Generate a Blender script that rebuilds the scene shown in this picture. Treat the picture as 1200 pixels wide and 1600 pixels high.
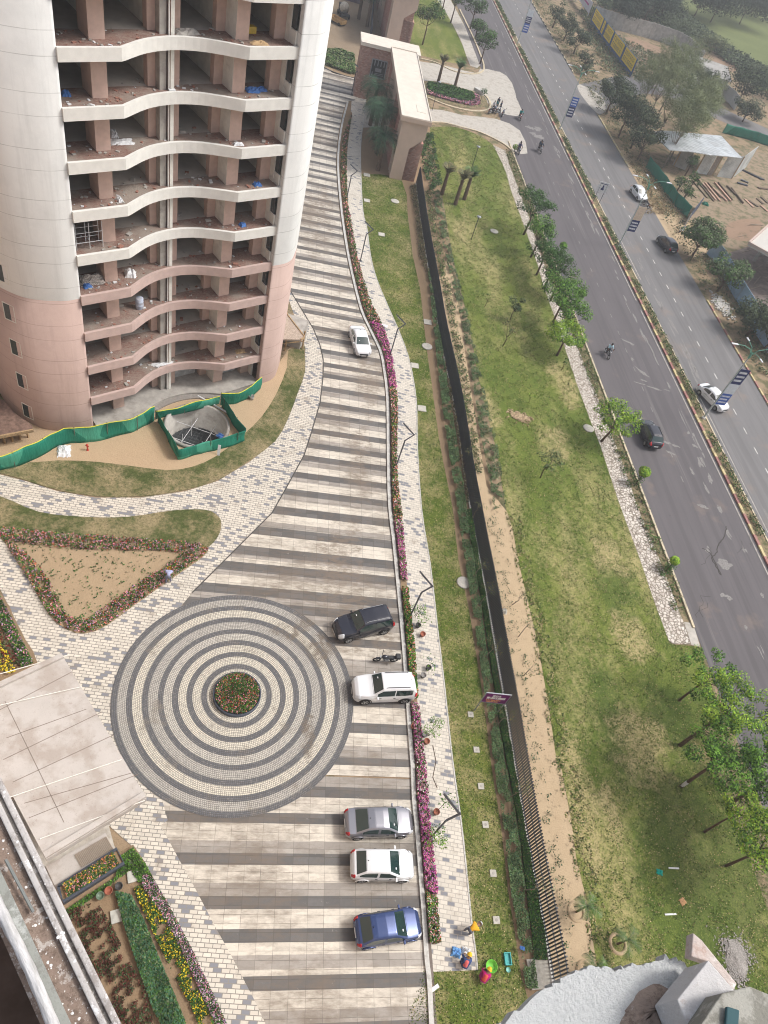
import bpy, bmesh, math, random
import numpy as np
from mathutils import Vector, Matrix, geometry
random.seed(7); rng = np.random.default_rng(7)
for o in list(bpy.data.objects): bpy.data.objects.remove(o)
scene = bpy.context.scene
C = scene.collection
# ------------------------------------------------------------------ camera
H = 46.0                                   # height of the camera over the ground, metres
FOC, NAD = 1140.0, (255.0, 1775.0)         # focal length and vertical vanishing point measured on the photograph
def _cam():
    d = np.array([NAD[0]-600, NAD[1]-800, FOC]); d /= np.linalg.norm(d)
    z = -d; f = np.array([0, 0, 1.]); y = f-f.dot(z)*z; y /= np.linalg.norm(y)
    return np.array([np.cross(y, z), y, z])
RC = _cam()
cd = bpy.data.cameras.new('camera'); cam = bpy.data.objects.new('camera', cd); C.objects.link(cam)
cd.sensor_fit = 'VERTICAL'; cd.sensor_height = 24; cd.sensor_width = 18; cd.lens = 24*FOC/1600
cd.clip_start = 0.05; cd.clip_end = 3000
mw = Matrix.Identity(4)
for i in range(3):
    mw[i][0] = RC[i, 0]; mw[i][1] = -RC[i, 1]; mw[i][2] = -RC[i, 2]
mw[2][3] = H
cam.matrix_world = mw
scene.camera = cam
def G(x, y, z=0.0):                        # where the sight line of a measured point meets height z
    w = RC @ np.array([x-600., y-800., FOC]); k = (H-z)/(-w[2])
    return (w[0]*k, w[1]*k)
def GV(x, y, z=0.0):
    a = G(x, y, z); return Vector((a[0], a[1], z))
# ------------------------------------------------------------------ light
SUN_EL, SUN_AZ = math.radians(52), math.radians(70)     # azimuth from +Y towards +X
wd = bpy.data.worlds.new("World"); scene.world = wd; wd.use_nodes = True
nt = wd.node_tree; bg = nt.nodes['Background']
sky = nt.nodes.new('ShaderNodeTexSky'); sky.sky_type = 'NISHITA'; sky.sun_disc = False
sky.sun_elevation = SUN_EL; sky.sun_rotation = SUN_AZ
sky.air_density = 1.0; sky.dust_density = 5.0; sky.ozone_density = 1.0
hs_ = nt.nodes.new('ShaderNodeHueSaturation'); hs_.inputs['Saturation'].default_value = .55; nt.links.new(sky.outputs[0], hs_.inputs['Color']); nt.links.new(hs_.outputs[0], bg.inputs[0]); bg.inputs[1].default_value = 0.15
sl = bpy.data.lights.new('sun', 'SUN'); sl.energy = 1.9; sl.angle = math.radians(11); sl.color = (1, .975, .94)
so = bpy.data.objects.new('sun', sl); C.objects.link(so)
sd = Vector((math.sin(SUN_AZ)*math.cos(SUN_EL), math.cos(SUN_AZ)*math.cos(SUN_EL), math.sin(SUN_EL)))
so.rotation_euler = sd.to_track_quat('Z', 'Y').to_euler(); so.location = (60, 20, 90)
scene.view_settings.view_transform = 'Standard'; scene.view_settings.look = 'None'
scene.view_settings.exposure = 0.32; scene.view_settings.gamma = 1.0
scene.cycles.filter_width = 1.05
# ------------------------------------------------------------------ tags
def tag(o, label=None, cat=None, group=None, kind=None):
    if label: o['label'] = label
    if cat: o['category'] = cat
    if group: o['group'] = group
    if kind: o['kind'] = kind
    return o
def thing(name, label, cat, loc=(0, 0, 0), rz=0.0, group=None):
    o = bpy.data.objects.new(name, None); C.objects.link(o); o.empty_display_size = .2
    o.location = loc; o.rotation_euler = (0, 0, rz)
    return tag(o, label, cat, group)
def copy_tree(o, loc=None, rz=None, label=None, parent=None):
    kids = [c for c in bpy.data.objects if c.parent == o]
    c = o.copy(); C.objects.link(c); c.parent = parent
    if loc is not None: c.location = loc
    if rz is not None: c.rotation_euler = (0, 0, rz)
    if label: c['label'] = label
    for k in kids: copy_tree(k, parent=c)
    return c
# ------------------------------------------------------------------ mesh builder
class MB:
    def __init__(s): s.v = []; s.f = []; s.m = []
    def add(s, vs, fs, m=0):
        n = len(s.v); s.v += [tuple(v) for v in vs]; s.f += [tuple(n+i for i in f) for f in fs]; s.m += [m]*len(fs); return s
    def box(s, a, b, m=0, M=None):
        x0, y0, z0 = a; x1, y1, z1 = b
        vs = [(x0,y0,z0),(x1,y0,z0),(x1,y1,z0),(x0,y1,z0),(x0,y0,z1),(x1,y0,z1),(x1,y1,z1),(x0,y1,z1)]
        if M is not None: vs = [M @ Vector(v) for v in vs]
        return s.add(vs, [(0,3,2,1),(4,5,6,7),(0,1,5,4),(1,2,6,5),(2,3,7,6),(3,0,4,7)], m)
    def tube(s, pts, rad, n=8, m=0, cap=True):
        pts = [Vector(p) for p in pts]; r = rad if isinstance(rad, (list, tuple)) else [rad]*len(pts)
        vs = []; up = Vector((0, 0, 1))
        for i, p in enumerate(pts):
            d = (pts[min(i+1, len(pts)-1)]-pts[max(i-1, 0)]).normalized()
            a = d.cross(up if abs(d.z) < .95 else Vector((1, 0, 0))).normalized(); b = d.cross(a)
            if i and a.dot(pa) < 0: a = -a; b = -b
            pa = a
            for k in range(n):
                t = 2*math.pi*k/n; vs.append(p+a*math.cos(t)*r[i]+b*math.sin(t)*r[i])
        fs = [(i*n+k, i*n+(k+1) % n, (i+1)*n+(k+1) % n, (i+1)*n+k) for i in range(len(pts)-1) for k in range(n)]
        if cap: fs += [tuple(range(n))[::-1], tuple(range((len(pts)-1)*n, len(pts)*n))]
        return s.add(vs, fs, m)
    def prism(s, poly, z0, z1, m=0, top=None):
        n = len(poly); area = sum(poly[i][0]*poly[(i+1) % n][1]-poly[(i+1) % n][0]*poly[i][1] for i in range(n))
        if area < 0: poly = poly[::-1]
        tri = geometry.tessellate_polygon([[Vector((p[0], p[1], 0)) for p in poly]])
        b = len(s.v); s.v += [(p[0], p[1], z0) for p in poly]+[(p[0], p[1], z1) for p in poly]
        for i in range(n):
            j = (i+1) % n; s.f.append((b+i, b+j, b+n+j, b+n+i)); s.m.append(m)
        for t in tri:
            a = [poly[i] for i in t]; ar = (a[1][0]-a[0][0])*(a[2][1]-a[0][1])-(a[2][0]-a[0][0])*(a[1][1]-a[0][1])
            t = t if ar > 0 else t[::-1]
            s.f.append(tuple(b+n+i for i in t)); s.m.append(m if top is None else top)
            s.f.append(tuple(b+i for i in t[::-1])); s.m.append(m)
        return s
    def sheet(s, poly, z, m=0, hole=None):
        loops = [[Vector((p[0], p[1], 0)) for p in poly]]
        if hole: loops.append([Vector((p[0], p[1], 0)) for p in hole])
        tri = geometry.tessellate_polygon(loops); poly = list(poly)+list(hole or []); n = len(poly)
        b = len(s.v); s.v += [(p[0], p[1], z) for p in poly]
        for t in tri:
            a = [poly[i] for i in t]; ar = (a[1][0]-a[0][0])*(a[2][1]-a[0][1])-(a[2][0]-a[0][0])*(a[1][1]-a[0][1])
            if abs(ar) < 1e-9: continue
            s.f.append(tuple(b+i for i in (t if ar > 0 else t[::-1]))); s.m.append(m)
        return s
    def ribbon(s, L, R, z, m=0):           # strip between two polylines with equal counts
        n = len(L); b = len(s.v); s.v += [(p[0], p[1], z) for p in L]+[(p[0], p[1], z) for p in R]
        for i in range(n-1): s.f.append((b+i, b+n+i, b+n+i+1, b+i+1)); s.m.append(m)
        return s
    def bar(s, line, w, z0, z1, m=0, off=0.0):   # kerb-like box sweep along a 2D polyline
        n = len(line); P = [Vector((p[0], p[1])) for p in line]; vs = []
        for i in range(n):
            d = (P[min(i+1, n-1)]-P[max(i-1, 0)]).normalized(); q = Vector((-d.y, d.x))
            a = P[i]+q*(off+w/2); c = P[i]+q*(off-w/2)
            vs += [(a.x, a.y, z0), (a.x, a.y, z1), (c.x, c.y, z1), (c.x, c.y, z0)]
        fs = []
        for i in range(n-1):
            k = i*4
            fs += [(k+1, k+5, k+4, k), (k+2, k+6, k+5, k+1), (k+3, k+7, k+6, k+2)]
        fs += [(0, 3, 2, 1), (4*n-4, 4*n-3, 4*n-2, 4*n-1)]
        mm = m if isinstance(m, list) else None
        if mm is None: return s.add(vs, fs, m)
        b = len(s.v); s.v += vs; s.f += [tuple(b+i for i in f) for f in fs]
        for i in range(n-1): s.m += [mm[i % len(mm)]]*3
        s.m += [mm[0]]*2; return s
    def lathe(s, prof, n=20, m=0, c=(0, 0, 0), cap=True):
        vs = [(c[0]+r*math.cos(2*math.pi*k/n), c[1]+r*math.sin(2*math.pi*k/n), c[2]+z) for r, z in prof for k in range(n)]
        fs = [(i*n+k, i*n+(k+1) % n, (i+1)*n+(k+1) % n, (i+1)*n+k) for i in range(len(prof)-1) for k in range(n)]
        if cap: fs += [tuple(range(n))[::-1], tuple(range((len(prof)-1)*n, len(prof)*n))]
        return s.add(vs, fs, m)
    def build(s, name, mats, parent=None, smooth=False, bevel=0, loc=None):
        me = bpy.data.meshes.new(name); me.from_pydata([tuple(v) for v in s.v], [], s.f)
        for m in (mats if isinstance(mats, (list, tuple)) else [mats]): me.materials.append(m)
        me.polygons.foreach_set('material_index', s.m)
        if smooth: me.polygons.foreach_set('use_smooth', [True]*len(s.f))
        me.update()
        o = bpy.data.objects.new(name, me); C.objects.link(o)
        if parent is not None: o.parent = parent
        if loc is not None: o.location = loc
        if bevel:
            b = o.modifiers.new('bevel', 'BEVEL'); b.width = bevel; b.segments = 2; b.limit_method = 'ANGLE'
        return o
def quads(name, V, mats, midx, parent=None):   # V: (N,4,3) array of quads, built fast
    N = len(V); me = bpy.data.meshes.new(name)
    me.vertices.add(N*4); me.vertices.foreach_set('co', np.asarray(V, dtype=np.float32).ravel())
    me.loops.add(N*4); me.loops.foreach_set('vertex_index', np.arange(N*4, dtype=np.int32))
    me.polygons.add(N); me.polygons.foreach_set('loop_start', np.arange(0, N*4, 4, dtype=np.int32))
    try: me.polygons.foreach_set('loop_total', np.full(N, 4, dtype=np.int32))
    except Exception: pass
    for m in (mats if isinstance(mats, (list, tuple)) else [mats]): me.materials.append(m)
    me.polygons.foreach_set('material_index', np.asarray(midx, dtype=np.int32))
    me.update(calc_edges=True); me.validate()
    o = bpy.data.objects.new(name, me); C.objects.link(o)
    if parent is not None: o.parent = parent
    return o
def leaves(P, size, tilt=.6, asp=.6, N=None):  # random leaf quads at points P; tilt 0 = flat, 1 = any way
    n = len(P); P = np.asarray(P, float)
    if np.isscalar(size): size = np.full(n, size)
    size = size*rng.uniform(.7, 1.3, n)
    nz = np.c_[rng.normal(0, tilt, (n, 2)), np.ones(n)]
    if N is not None: nz = nz*.6+N
    nz /= np.linalg.norm(nz, axis=1)[:, None]
    a = rng.normal(size=(n, 3)); a -= (a*nz).sum(1)[:, None]*nz; a /= np.linalg.norm(a, axis=1)[:, None]
    b = np.cross(nz, a); s = size[:, None]/2
    return np.stack([P-a*s, P-b*s*asp, P+a*s, P+b*s*asp], 1)
def cr(pts, k=6, closed=False):            # Catmull-Rom through measured points
    P = [np.array(p, float) for p in pts]; n = len(P); out = []
    rngi = range(n if closed else n-1)
    for i in rngi:
        if closed: p0, p1, p2, p3 = P[(i-1) % n], P[i], P[(i+1) % n], P[(i+2) % n]
        else: p0, p1, p2, p3 = P[max(i-1, 0)], P[i], P[i+1], P[min(i+2, n-1)]
        for j in range(k):
            t = j/k; out.append(tuple(.5*((2*p1)+(-p0+p2)*t+(2*p0-5*p1+4*p2-p3)*t*t+(-p0+3*p1-3*p2+p3)*t**3)))
    if not closed: out.append(tuple(P[-1]))
    return out
def gl(pts, z=0.0, k=5, closed=False):     # measured line -> smooth ground line
    return cr([G(x, y, z) for x, y in pts], k, closed) if k > 1 else [G(x, y, z) for x, y in pts]
def resample(line, n):
    P = np.array(line); d = np.r_[0, np.cumsum(np.linalg.norm(np.diff(P, axis=0), axis=1))]
    t = np.linspace(0, d[-1], n); return np.c_[np.interp(t, d, P[:, 0]), np.interp(t, d, P[:, 1])]
def bandpts(L, R, n, jit=1.0):             # random points between two lines
    m = 200; A = resample(L, m); B = resample(R, m); w = np.linalg.norm(np.diff((A+B)/2, axis=0), axis=1)
    w = w*np.linalg.norm((A-B)[:-1], axis=1)+1e-6
    i = rng.choice(m-1, n, p=w/w.sum()); t = rng.random(n)[:, None]; u = rng.random(n)[:, None]
    a = A[i]*(1-t)+A[i+1]*t; b = B[i]*(1-t)+B[i+1]*t
    return a*(1-u)+b*u
def polypts(poly, n):
    P = np.array(poly); lo = P.min(0); hi = P.max(0); out = []
    while len(out) < n:
        q = rng.uniform(lo, hi, (n*2, 2)); x, y = q[:, 0], q[:, 1]; ins = np.zeros(len(q), bool); j = len(P)-1
        for i in range(len(P)):
            xi, yi, xj, yj = P[i, 0], P[i, 1], P[j, 0], P[j, 1]
            with np.errstate(divide='ignore', invalid='ignore'):
                ins ^= ((yi > y) != (yj > y)) & (x < (xj-xi)*(y-yi)/(yj-yi+1e-12)+xi)
            j = i
        out += list(q[ins])
    return np.array(out[:n])
# ------------------------------------------------------------------ materials
class NT:
    def __init__(s, name, rough=.85, spec=.25, metal=0.0):
        s.m = bpy.data.materials.new(name); s.m.use_nodes = True; s.t = s.m.node_tree; s.b = s.t.nodes['Principled BSDF']
        s.b.inputs['Roughness'].default_value = rough; s.b.inputs['Specular IOR Level'].default_value = spec
        s.b.inputs['Metallic'].default_value = metal; s.geo = None
    def n(s, ty, **kw):
        x = s.t.nodes.new(ty)
        for k, v in kw.items(): setattr(x, k, v)
        return x
    def set(s, sock, v):
        if isinstance(v, bpy.types.NodeSocket): s.t.links.new(v, sock)
        elif isinstance(v, (tuple, list)) and len(v) == 3 and sock.type == 'RGBA': sock.default_value = (*v, 1)
        else: sock.default_value = v
    def pos(s, rot=0.0, obj=False, loc=(0, 0, 0)):
        if obj: c = s.n('ShaderNodeTexCoord').outputs['Object']
        else: c = s.n('ShaderNodeNewGeometry').outputs['Position']
        if rot or loc != (0, 0, 0):
            mp = s.n('ShaderNodeMapping', vector_type='TEXTURE'); s.set(mp.inputs[0], c)
            mp.inputs['Location'].default_value = loc; mp.inputs['Rotation'].default_value = (0, 0, rot); c = mp.outputs[0]
        return c
    def noise(s, scale, detail=4, rough=.55, c=None, dist=0.0, col=False):
        x = s.n('ShaderNodeTexNoise'); s.set(x.inputs['Vector'], c if c is not None else s.pos())
        x.inputs['Scale'].default_value = scale; x.inputs['Detail'].default_value = detail
        x.inputs['Roughness'].default_value = rough; x.inputs['Distortion'].default_value = dist
        return x.outputs[1 if col else 0]
    def vor(s, scale, c=None, feat='F1', out='Distance', rnd=1.0):
        x = s.n('ShaderNodeTexVoronoi', feature=feat); s.set(x.inputs['Vector'], c if c is not None else s.pos())
        x.inputs['Scale'].default_value = scale; x.inputs['Randomness'].default_value = rnd
        return x.outputs[out]
    def ramp(s, f, stops, interp='LINEAR'):
        x = s.n('ShaderNodeValToRGB'); s.set(x.inputs[0], f); r = x.color_ramp; r.interpolation = interp
        while len(r.elements) < len(stops): r.elements.new(.5)
        for e, (p, c) in zip(r.elements, stops):
            e.position = p; e.color = (c, c, c, 1) if isinstance(c, (int, float)) else (*c, 1)
        return x.outputs[0]
    def mix(s, f, a, b, bl='MIX'):
        x = s.n('ShaderNodeMix', data_type='RGBA', blend_type=bl); s.set(x.inputs[0], f); s.set(x.inputs[6], a); s.set(x.inputs[7], b)
        return x.outputs[2]
    def mth(s, op, a, b=0.0, cl=False):
        x = s.n('ShaderNodeMath', operation=op, use_clamp=cl); s.set(x.inputs[0], a); s.set(x.inputs[1], b); return x.outputs[0]
    def xyz(s, v):
        x = s.n('ShaderNodeSeparateXYZ'); s.set(x.inputs[0], v); return x.outputs
    def comb(s, x, y, z=0.0):
        n = s.n('ShaderNodeCombineXYZ'); s.set(n.inputs[0], x); s.set(n.inputs[1], y); s.set(n.inputs[2], z); return n.outputs[0]
    def brick(s, w, h, mort, c=None, off=.5, smooth=.1):   # returns (mortar factor, random grey per brick)
        x = s.n('ShaderNodeTexBrick'); s.set(x.inputs['Vector'], c if c is not None else s.pos())
        x.offset = off; x.squash = 1.0
        x.inputs['Scale'].default_value = 1; x.inputs['Mortar Size'].default_value = mort; x.inputs['Mortar Smooth'].default_value = smooth
        x.inputs['Brick Width'].default_value = w; x.inputs['Row Height'].default_value = h; x.inputs['Bias'].default_value = 0
        x.inputs['Color1'].default_value = (0, 0, 0, 1); x.inputs['Color2'].default_value = (1, 1, 1, 1); x.inputs['Mortar'].default_value = (0, 0, 0, 1)
        return x.outputs['Fac'], x.outputs['Color']
    def bump(s, f, strength=.3, dist=.02):
        x = s.n('ShaderNodeBump'); x.inputs['Strength'].default_value = strength; x.inputs['Distance'].default_value = dist
        s.set(x.inputs['Height'], f); s.t.links.new(x.outputs[0], s.b.inputs['Normal']); return x
    def out(s, col, rough=None):
        s.set(s.b.inputs['Base Color'], col)
        if rough is not None: s.set(s.b.inputs['Roughness'], rough)
        return s.m
def plain(name, c, rough=.7, spec=.3, metal=0.0, var=.12, sc=6.0, dirt=None, df=.5):
    t = NT(name, rough, spec, metal)
    a = tuple(x*(1-var) for x in c); b = tuple(min(1, x*(1+var)) for x in c)
    col = t.ramp(t.noise(sc, 4), [(.3, a), (.7, b)])
    if dirt: col = t.mix(t.ramp(t.noise(sc*.35, 5, .7), [(df, 0.0), (df+.2, .8)]), col, dirt)
    return t.out(col)

def masks(t, lst, soft=.35):                # worn, watered or painted-shade places with their own measured spots: returns a 0..1 socket
    tot = None; wob = t.noise(.42, 7, .72, t.pos(loc=(7, 7, 0)), col=False)
    for (x, y), r, asp in lst:
        c = G(x, y); v = t.xyz(t.pos(math.radians(17.5), loc=(c[0], c[1], 0)))
        d = t.mth('SQRT', t.mth('ADD', t.mth('POWER', t.mth('DIVIDE', v[0], r), 2.0), t.mth('POWER', t.mth('DIVIDE', v[1], r*asp), 2.0)))
        m = t.mth('SUBTRACT', t.mth('ADD', 1.0, t.mth('MULTIPLY', t.mth('SUBTRACT', wob, .5), 3.6)), d, True)
        tot = m if tot is None else t.mth('MAXIMUM', tot, m)
    return t.ramp(tot, [(0, 0.0), (soft, 1.0)])
def ordw(i): return ['first', 'second', 'third', 'fourth', 'fifth', 'sixth', 'seventh', 'eighth', 'ninth', 'tenth', 'eleventh', 'twelfth', 'thirteenth', 'fourteenth', 'fifteenth', 'sixteenth'][i]
# ------------------------------------------------------------------ ground materials
def grass_mat(name, g1, g2, dry, dryamt=.5, sc=1.0, soil=None, soilamt=.8, road=False, dryspots=None, wet_shaded=None):
    t = NT(name, .95, .1); p = t.pos()
    if road:
        mp = t.n('ShaderNodeMapping', vector_type='TEXTURE'); t.set(mp.inputs[0], p); mp.inputs['Rotation'].default_value = (0, 0, math.radians(17.5)); mp.inputs['Scale'].default_value = (1, 3.2, 1); pr = mp.outputs[0]
    else: pr = p
    a = t.mix(t.ramp(t.noise(.35*sc, 5, .65, pr), [(.3, 0.0), (.65, 1.0)]), g1, g2)
    a = t.mix(t.ramp(t.noise(.09, 3, .5, t.pos(loc=(40, 3, 0))), [(.42, .55), (.6, 0.0)]), a, g1)
    if road: a = t.mix(t.ramp(t.mth('ABSOLUTE', t.mth('SUBTRACT', t.noise(.11, 2, .4, pr), .5)), [(.0, .45), (.012, 0.0)]), a, tuple(x*.7 for x in g1))
    a = t.mix(t.ramp(t.noise(9, 3, .7, p), [(.35, 0.0), (.7, .55)]), a, tuple(x*.55 for x in g1))
    f = t.mth('ADD', t.mth('MULTIPLY', t.noise(.2*sc if road else .12*sc, 5, .65, pr), .62), t.mth('MULTIPLY', t.noise(2.6, 5, .75, p), .38))
    a = t.mix(t.ramp(f, [(dryamt-.07, 0.0), (dryamt+.08, .85)]), a, dry)
    a = t.mix(t.ramp(t.noise(26, 3, .8, p), [(.45, 0.0), (.75, .5)]), a, tuple(min(1, x*1.5) for x in g2))
    if wet_shaded: a = t.mix(t.mth('MULTIPLY', masks(t, wet_shaded, .5), .72), a, t.mix(t.noise(3, 5, .8), (.042, .078, .018), (.11, .15, .035)))  # darker green: watered lower lawn, and tree shade put into the colour
    if dryspots: a = t.mix(t.mth('MULTIPLY', masks(t, dryspots, .45), t.ramp(t.noise(3.5, 5, .85, p), [(.38, .1), (.56, .95)])), a, dry)
    a = t.mix(t.ramp(t.noise(7.5, 4, .85, p), [(.40, .62), (.52, 0.0)]), a, tuple(x*.5 for x in g1))
    a = t.mix(t.ramp(t.noise(8.5, 4, .85, t.pos(loc=(3, 1, 0))), [(.56, 0.0), (.68, .6)]), a, tuple(min(1, x*1.75) for x in g2))
    if soil:
        f2 = t.mth('ADD', t.mth('MULTIPLY', t.noise(.3, 3, .6, t.pos(loc=(31, 7, 0))), .6), t.mth('MULTIPLY', t.noise(5, 4, .8, p), .4))
        a = t.mix(t.ramp(f2, [(soilamt-.03, 0.0), (soilamt+.03, .9)]), a, soil)
    t.bump(t.noise(18, 4, .7, p), .6, .05)
    return t.out(a)
def soil_mat(name, c1, c2, green=None, gamt=.62, sc=1.0):
    t = NT(name, .95, .1); p = t.pos()
    a = t.mix(t.noise(.5*sc, 6, .7, p), c1, c2)
    a = t.mix(t.ramp(t.noise(14*sc, 3, .8, p), [(.5, 0.0), (.7, .4)]), a, tuple(x*.55 for x in c1))
    if green: a = t.mix(t.ramp(t.noise(1.1*sc, 6, .75, p), [(gamt-.05, 0.0), (gamt+.06, .8)]), a, green)
    t.bump(t.noise(7*sc, 6, .7, p), .7, .06)
    return t.out(a)
def drive_mat(name, c, v=.12, grime=(.185, .15, .115)):
    t = NT(name, .6, .3); p = t.pos(); r = t.pos(math.radians(17.0))
    jf, jr = t.brick(.93, .44, .016, r, .0, .25)
    a = t.mix(jr, tuple(x*(1-v) for x in c), tuple(min(1, x*(1+v)) for x in c))
    a = t.mix(t.ramp(t.noise(5, 5, .7, p), [(.35, 0.0), (.8, .35)]), a, tuple(x*.6 for x in c))
    sc = t.noise(.35, 4, .6, t.pos(math.radians(17), loc=(3, 0, 0)))
    str_ = t.n('ShaderNodeMapping', vector_type='POINT'); t.set(str_.inputs[0], t.pos(math.radians(17))); str_.inputs['Scale'].default_value = (.9, 2.6, 1)
    f = t.mth('ADD', t.mth('MULTIPLY', t.noise(1.1, 6, .7, str_.outputs[0]), .5), t.mth('MULTIPLY', t.noise(.16, 3, .5, t.pos(loc=(5, 9, 0))), .5))
    a = t.mix(t.ramp(f, [(.46, 0.0), (.63, .8)]), a, grime)
    a = t.mix(t.ramp(t.noise(1.7, 5, .8, t.pos(loc=(9, 2, 0))), [(.64, 0.0), (.7, .45)]), a, (.46, .43, .38))
    # scattered missing joint filler: some joints darker than others
    a = t.mix(t.mth('MULTIPLY', jf, t.ramp(t.noise(1.3, 2, .5, p), [(.35, .1), (.7, .8)])), a, (.09, .075, .06))
    a = t.mix(t.mth('MULTIPLY', masks(t, [((525, 880), 2.4, 2.2), ((545, 960), 2.2, 1.6), ((600, 1010), 1.3, 1.6), ((575, 600), 1.6, 3.5), ((490, 330), 3.0, 3.0), ((560, 720), 1.2, 4)], .5), t.ramp(t.noise(1.3, 5, .75, str_.outputs[0]), [(.40, 0.0), (.58, .85)])), a, tuple(x*1.15 for x in grime))
    t.bump(jf, .25, -.01)
    return t.out(a)
M = {}
M['grass'] = grass_mat('lawn_grass', (.070, .122, .020), (.215, .240, .055), (.45, .365, .19), .548, 1.0, road=True, dryspots=[((985, 995), 2.2, 1.0), ((1000, 1165), 2.6, 1.3), ((868, 690), 1.6, 1.6), ((950, 870), 2.0, 1.2), ((880, 600), 1.8, 2.4), ((760, 640), 1.4, 3.0), ((900, 1230), 1.3, 4.5), ((960, 1290), .7, 5), ((720, 360), 1.3, 3), ((1110, 1180), 1.6, 1)], wet_shaded=[((1110, 1370), 6.5, 1.5), ((1060, 1120), 4.0, .8), ((900, 560), 1.8, 6), ((960, 900), 2.0, 3), ((960, 1130), 1.6, 3.5)])
M['grass2'] = grass_mat('strip_lawn_grass', (.058, .108, .018), (.18, .205, .042), (.40, .32, .17), .525, 2.4)
M['grass3'] = grass_mat('patchy_grass', (.05, .078, .022), (.125, .13, .05), (.36, .28, .17), .50, 2.6)
M['field'] = grass_mat('far_grass', (.13, .16, .06), (.20, .23, .09), (.3, .26, .16), .66, .25)
M['scrub'] = soil_mat('scrub_ground', (.26, .19, .12), (.36, .27, .18), (.09, .10, .045), .52, .45)
M['yard'] = soil_mat('yard_earth', (.25, .19, .135), (.36, .275, .19), (.10, .11, .05), .53, .7)
M['red'] = soil_mat('red_earth', (.27, .18, .125), (.34, .235, .165), (.16, .13, .08), .58, .6)
M['sand'] = soil_mat('sand', (.41, .305, .19), (.53, .41, .27), (.16, .13, .08), .62, 1.4)
M['bed'] = soil_mat('bed_soil', (.22, .15, .09), (.32, .235, .15), None)
M['bedlight'] = soil_mat('triangle_soil', (.32, .235, .145), (.42, .32, .21), (.07, .085, .03), .66, 1.6)
M['verge'] = soil_mat('verge_soil', (.24, .18, .11), (.32, .25, .16), (.08, .10, .04), .5, 2)
M['bare'] = soil_mat('bare_sand', (.40, .29, .185), (.48, .36, .235), (.1, .11, .05), .75, 1.0)
M['mud'] = soil_mat('muddy_yard', (.22, .165, .11), (.33, .255, .18), None)
M['cream'] = drive_mat('cream_paving', (.60, .55, .47), .10)
M['pale'] = drive_mat('light_grey_paving', (.34, .31, .275), .18)
M['dark'] = drive_mat('dark_grey_paving', (.125, .12, .115), .2, (.16, .125, .095))
def paver_mat(name, rot, w, h, lo=.80, c1=(.60, .555, .48), c2=(.21, .215, .235), dirty=.62, jo=.75):
    t = NT(name, .7, .25); r = t.pos(rot); p = t.pos()
    jf, jr = t.brick(w, h, .022, r, .5, .1)
    a = t.ramp(jr, [(0, tuple(x*.9 for x in c1)), (.4, c1), (lo-.01, tuple(min(1, x*1.08) for x in c1)), (lo, c2), (1, tuple(x*1.5 for x in c2))], 'CONSTANT')
    a = t.mix(t.ramp(t.noise(.8, 6, .7, p), [(dirty-.06, 0.0), (dirty+.1, .7)]), a, (.25, .2, .15))
    a = t.mix(t.mth('MULTIPLY', jf, jo), a, (.13, .12, .11))
    t.bump(jf, .3, -.01)
    return t.out(a)
M['paver_s'] = paver_mat('walkway_paver', math.radians(8), .46, .24, .87, jo=.38)
M['paver_c'] = paver_mat('court_paver', math.radians(13), .44, .22, .82)
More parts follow.
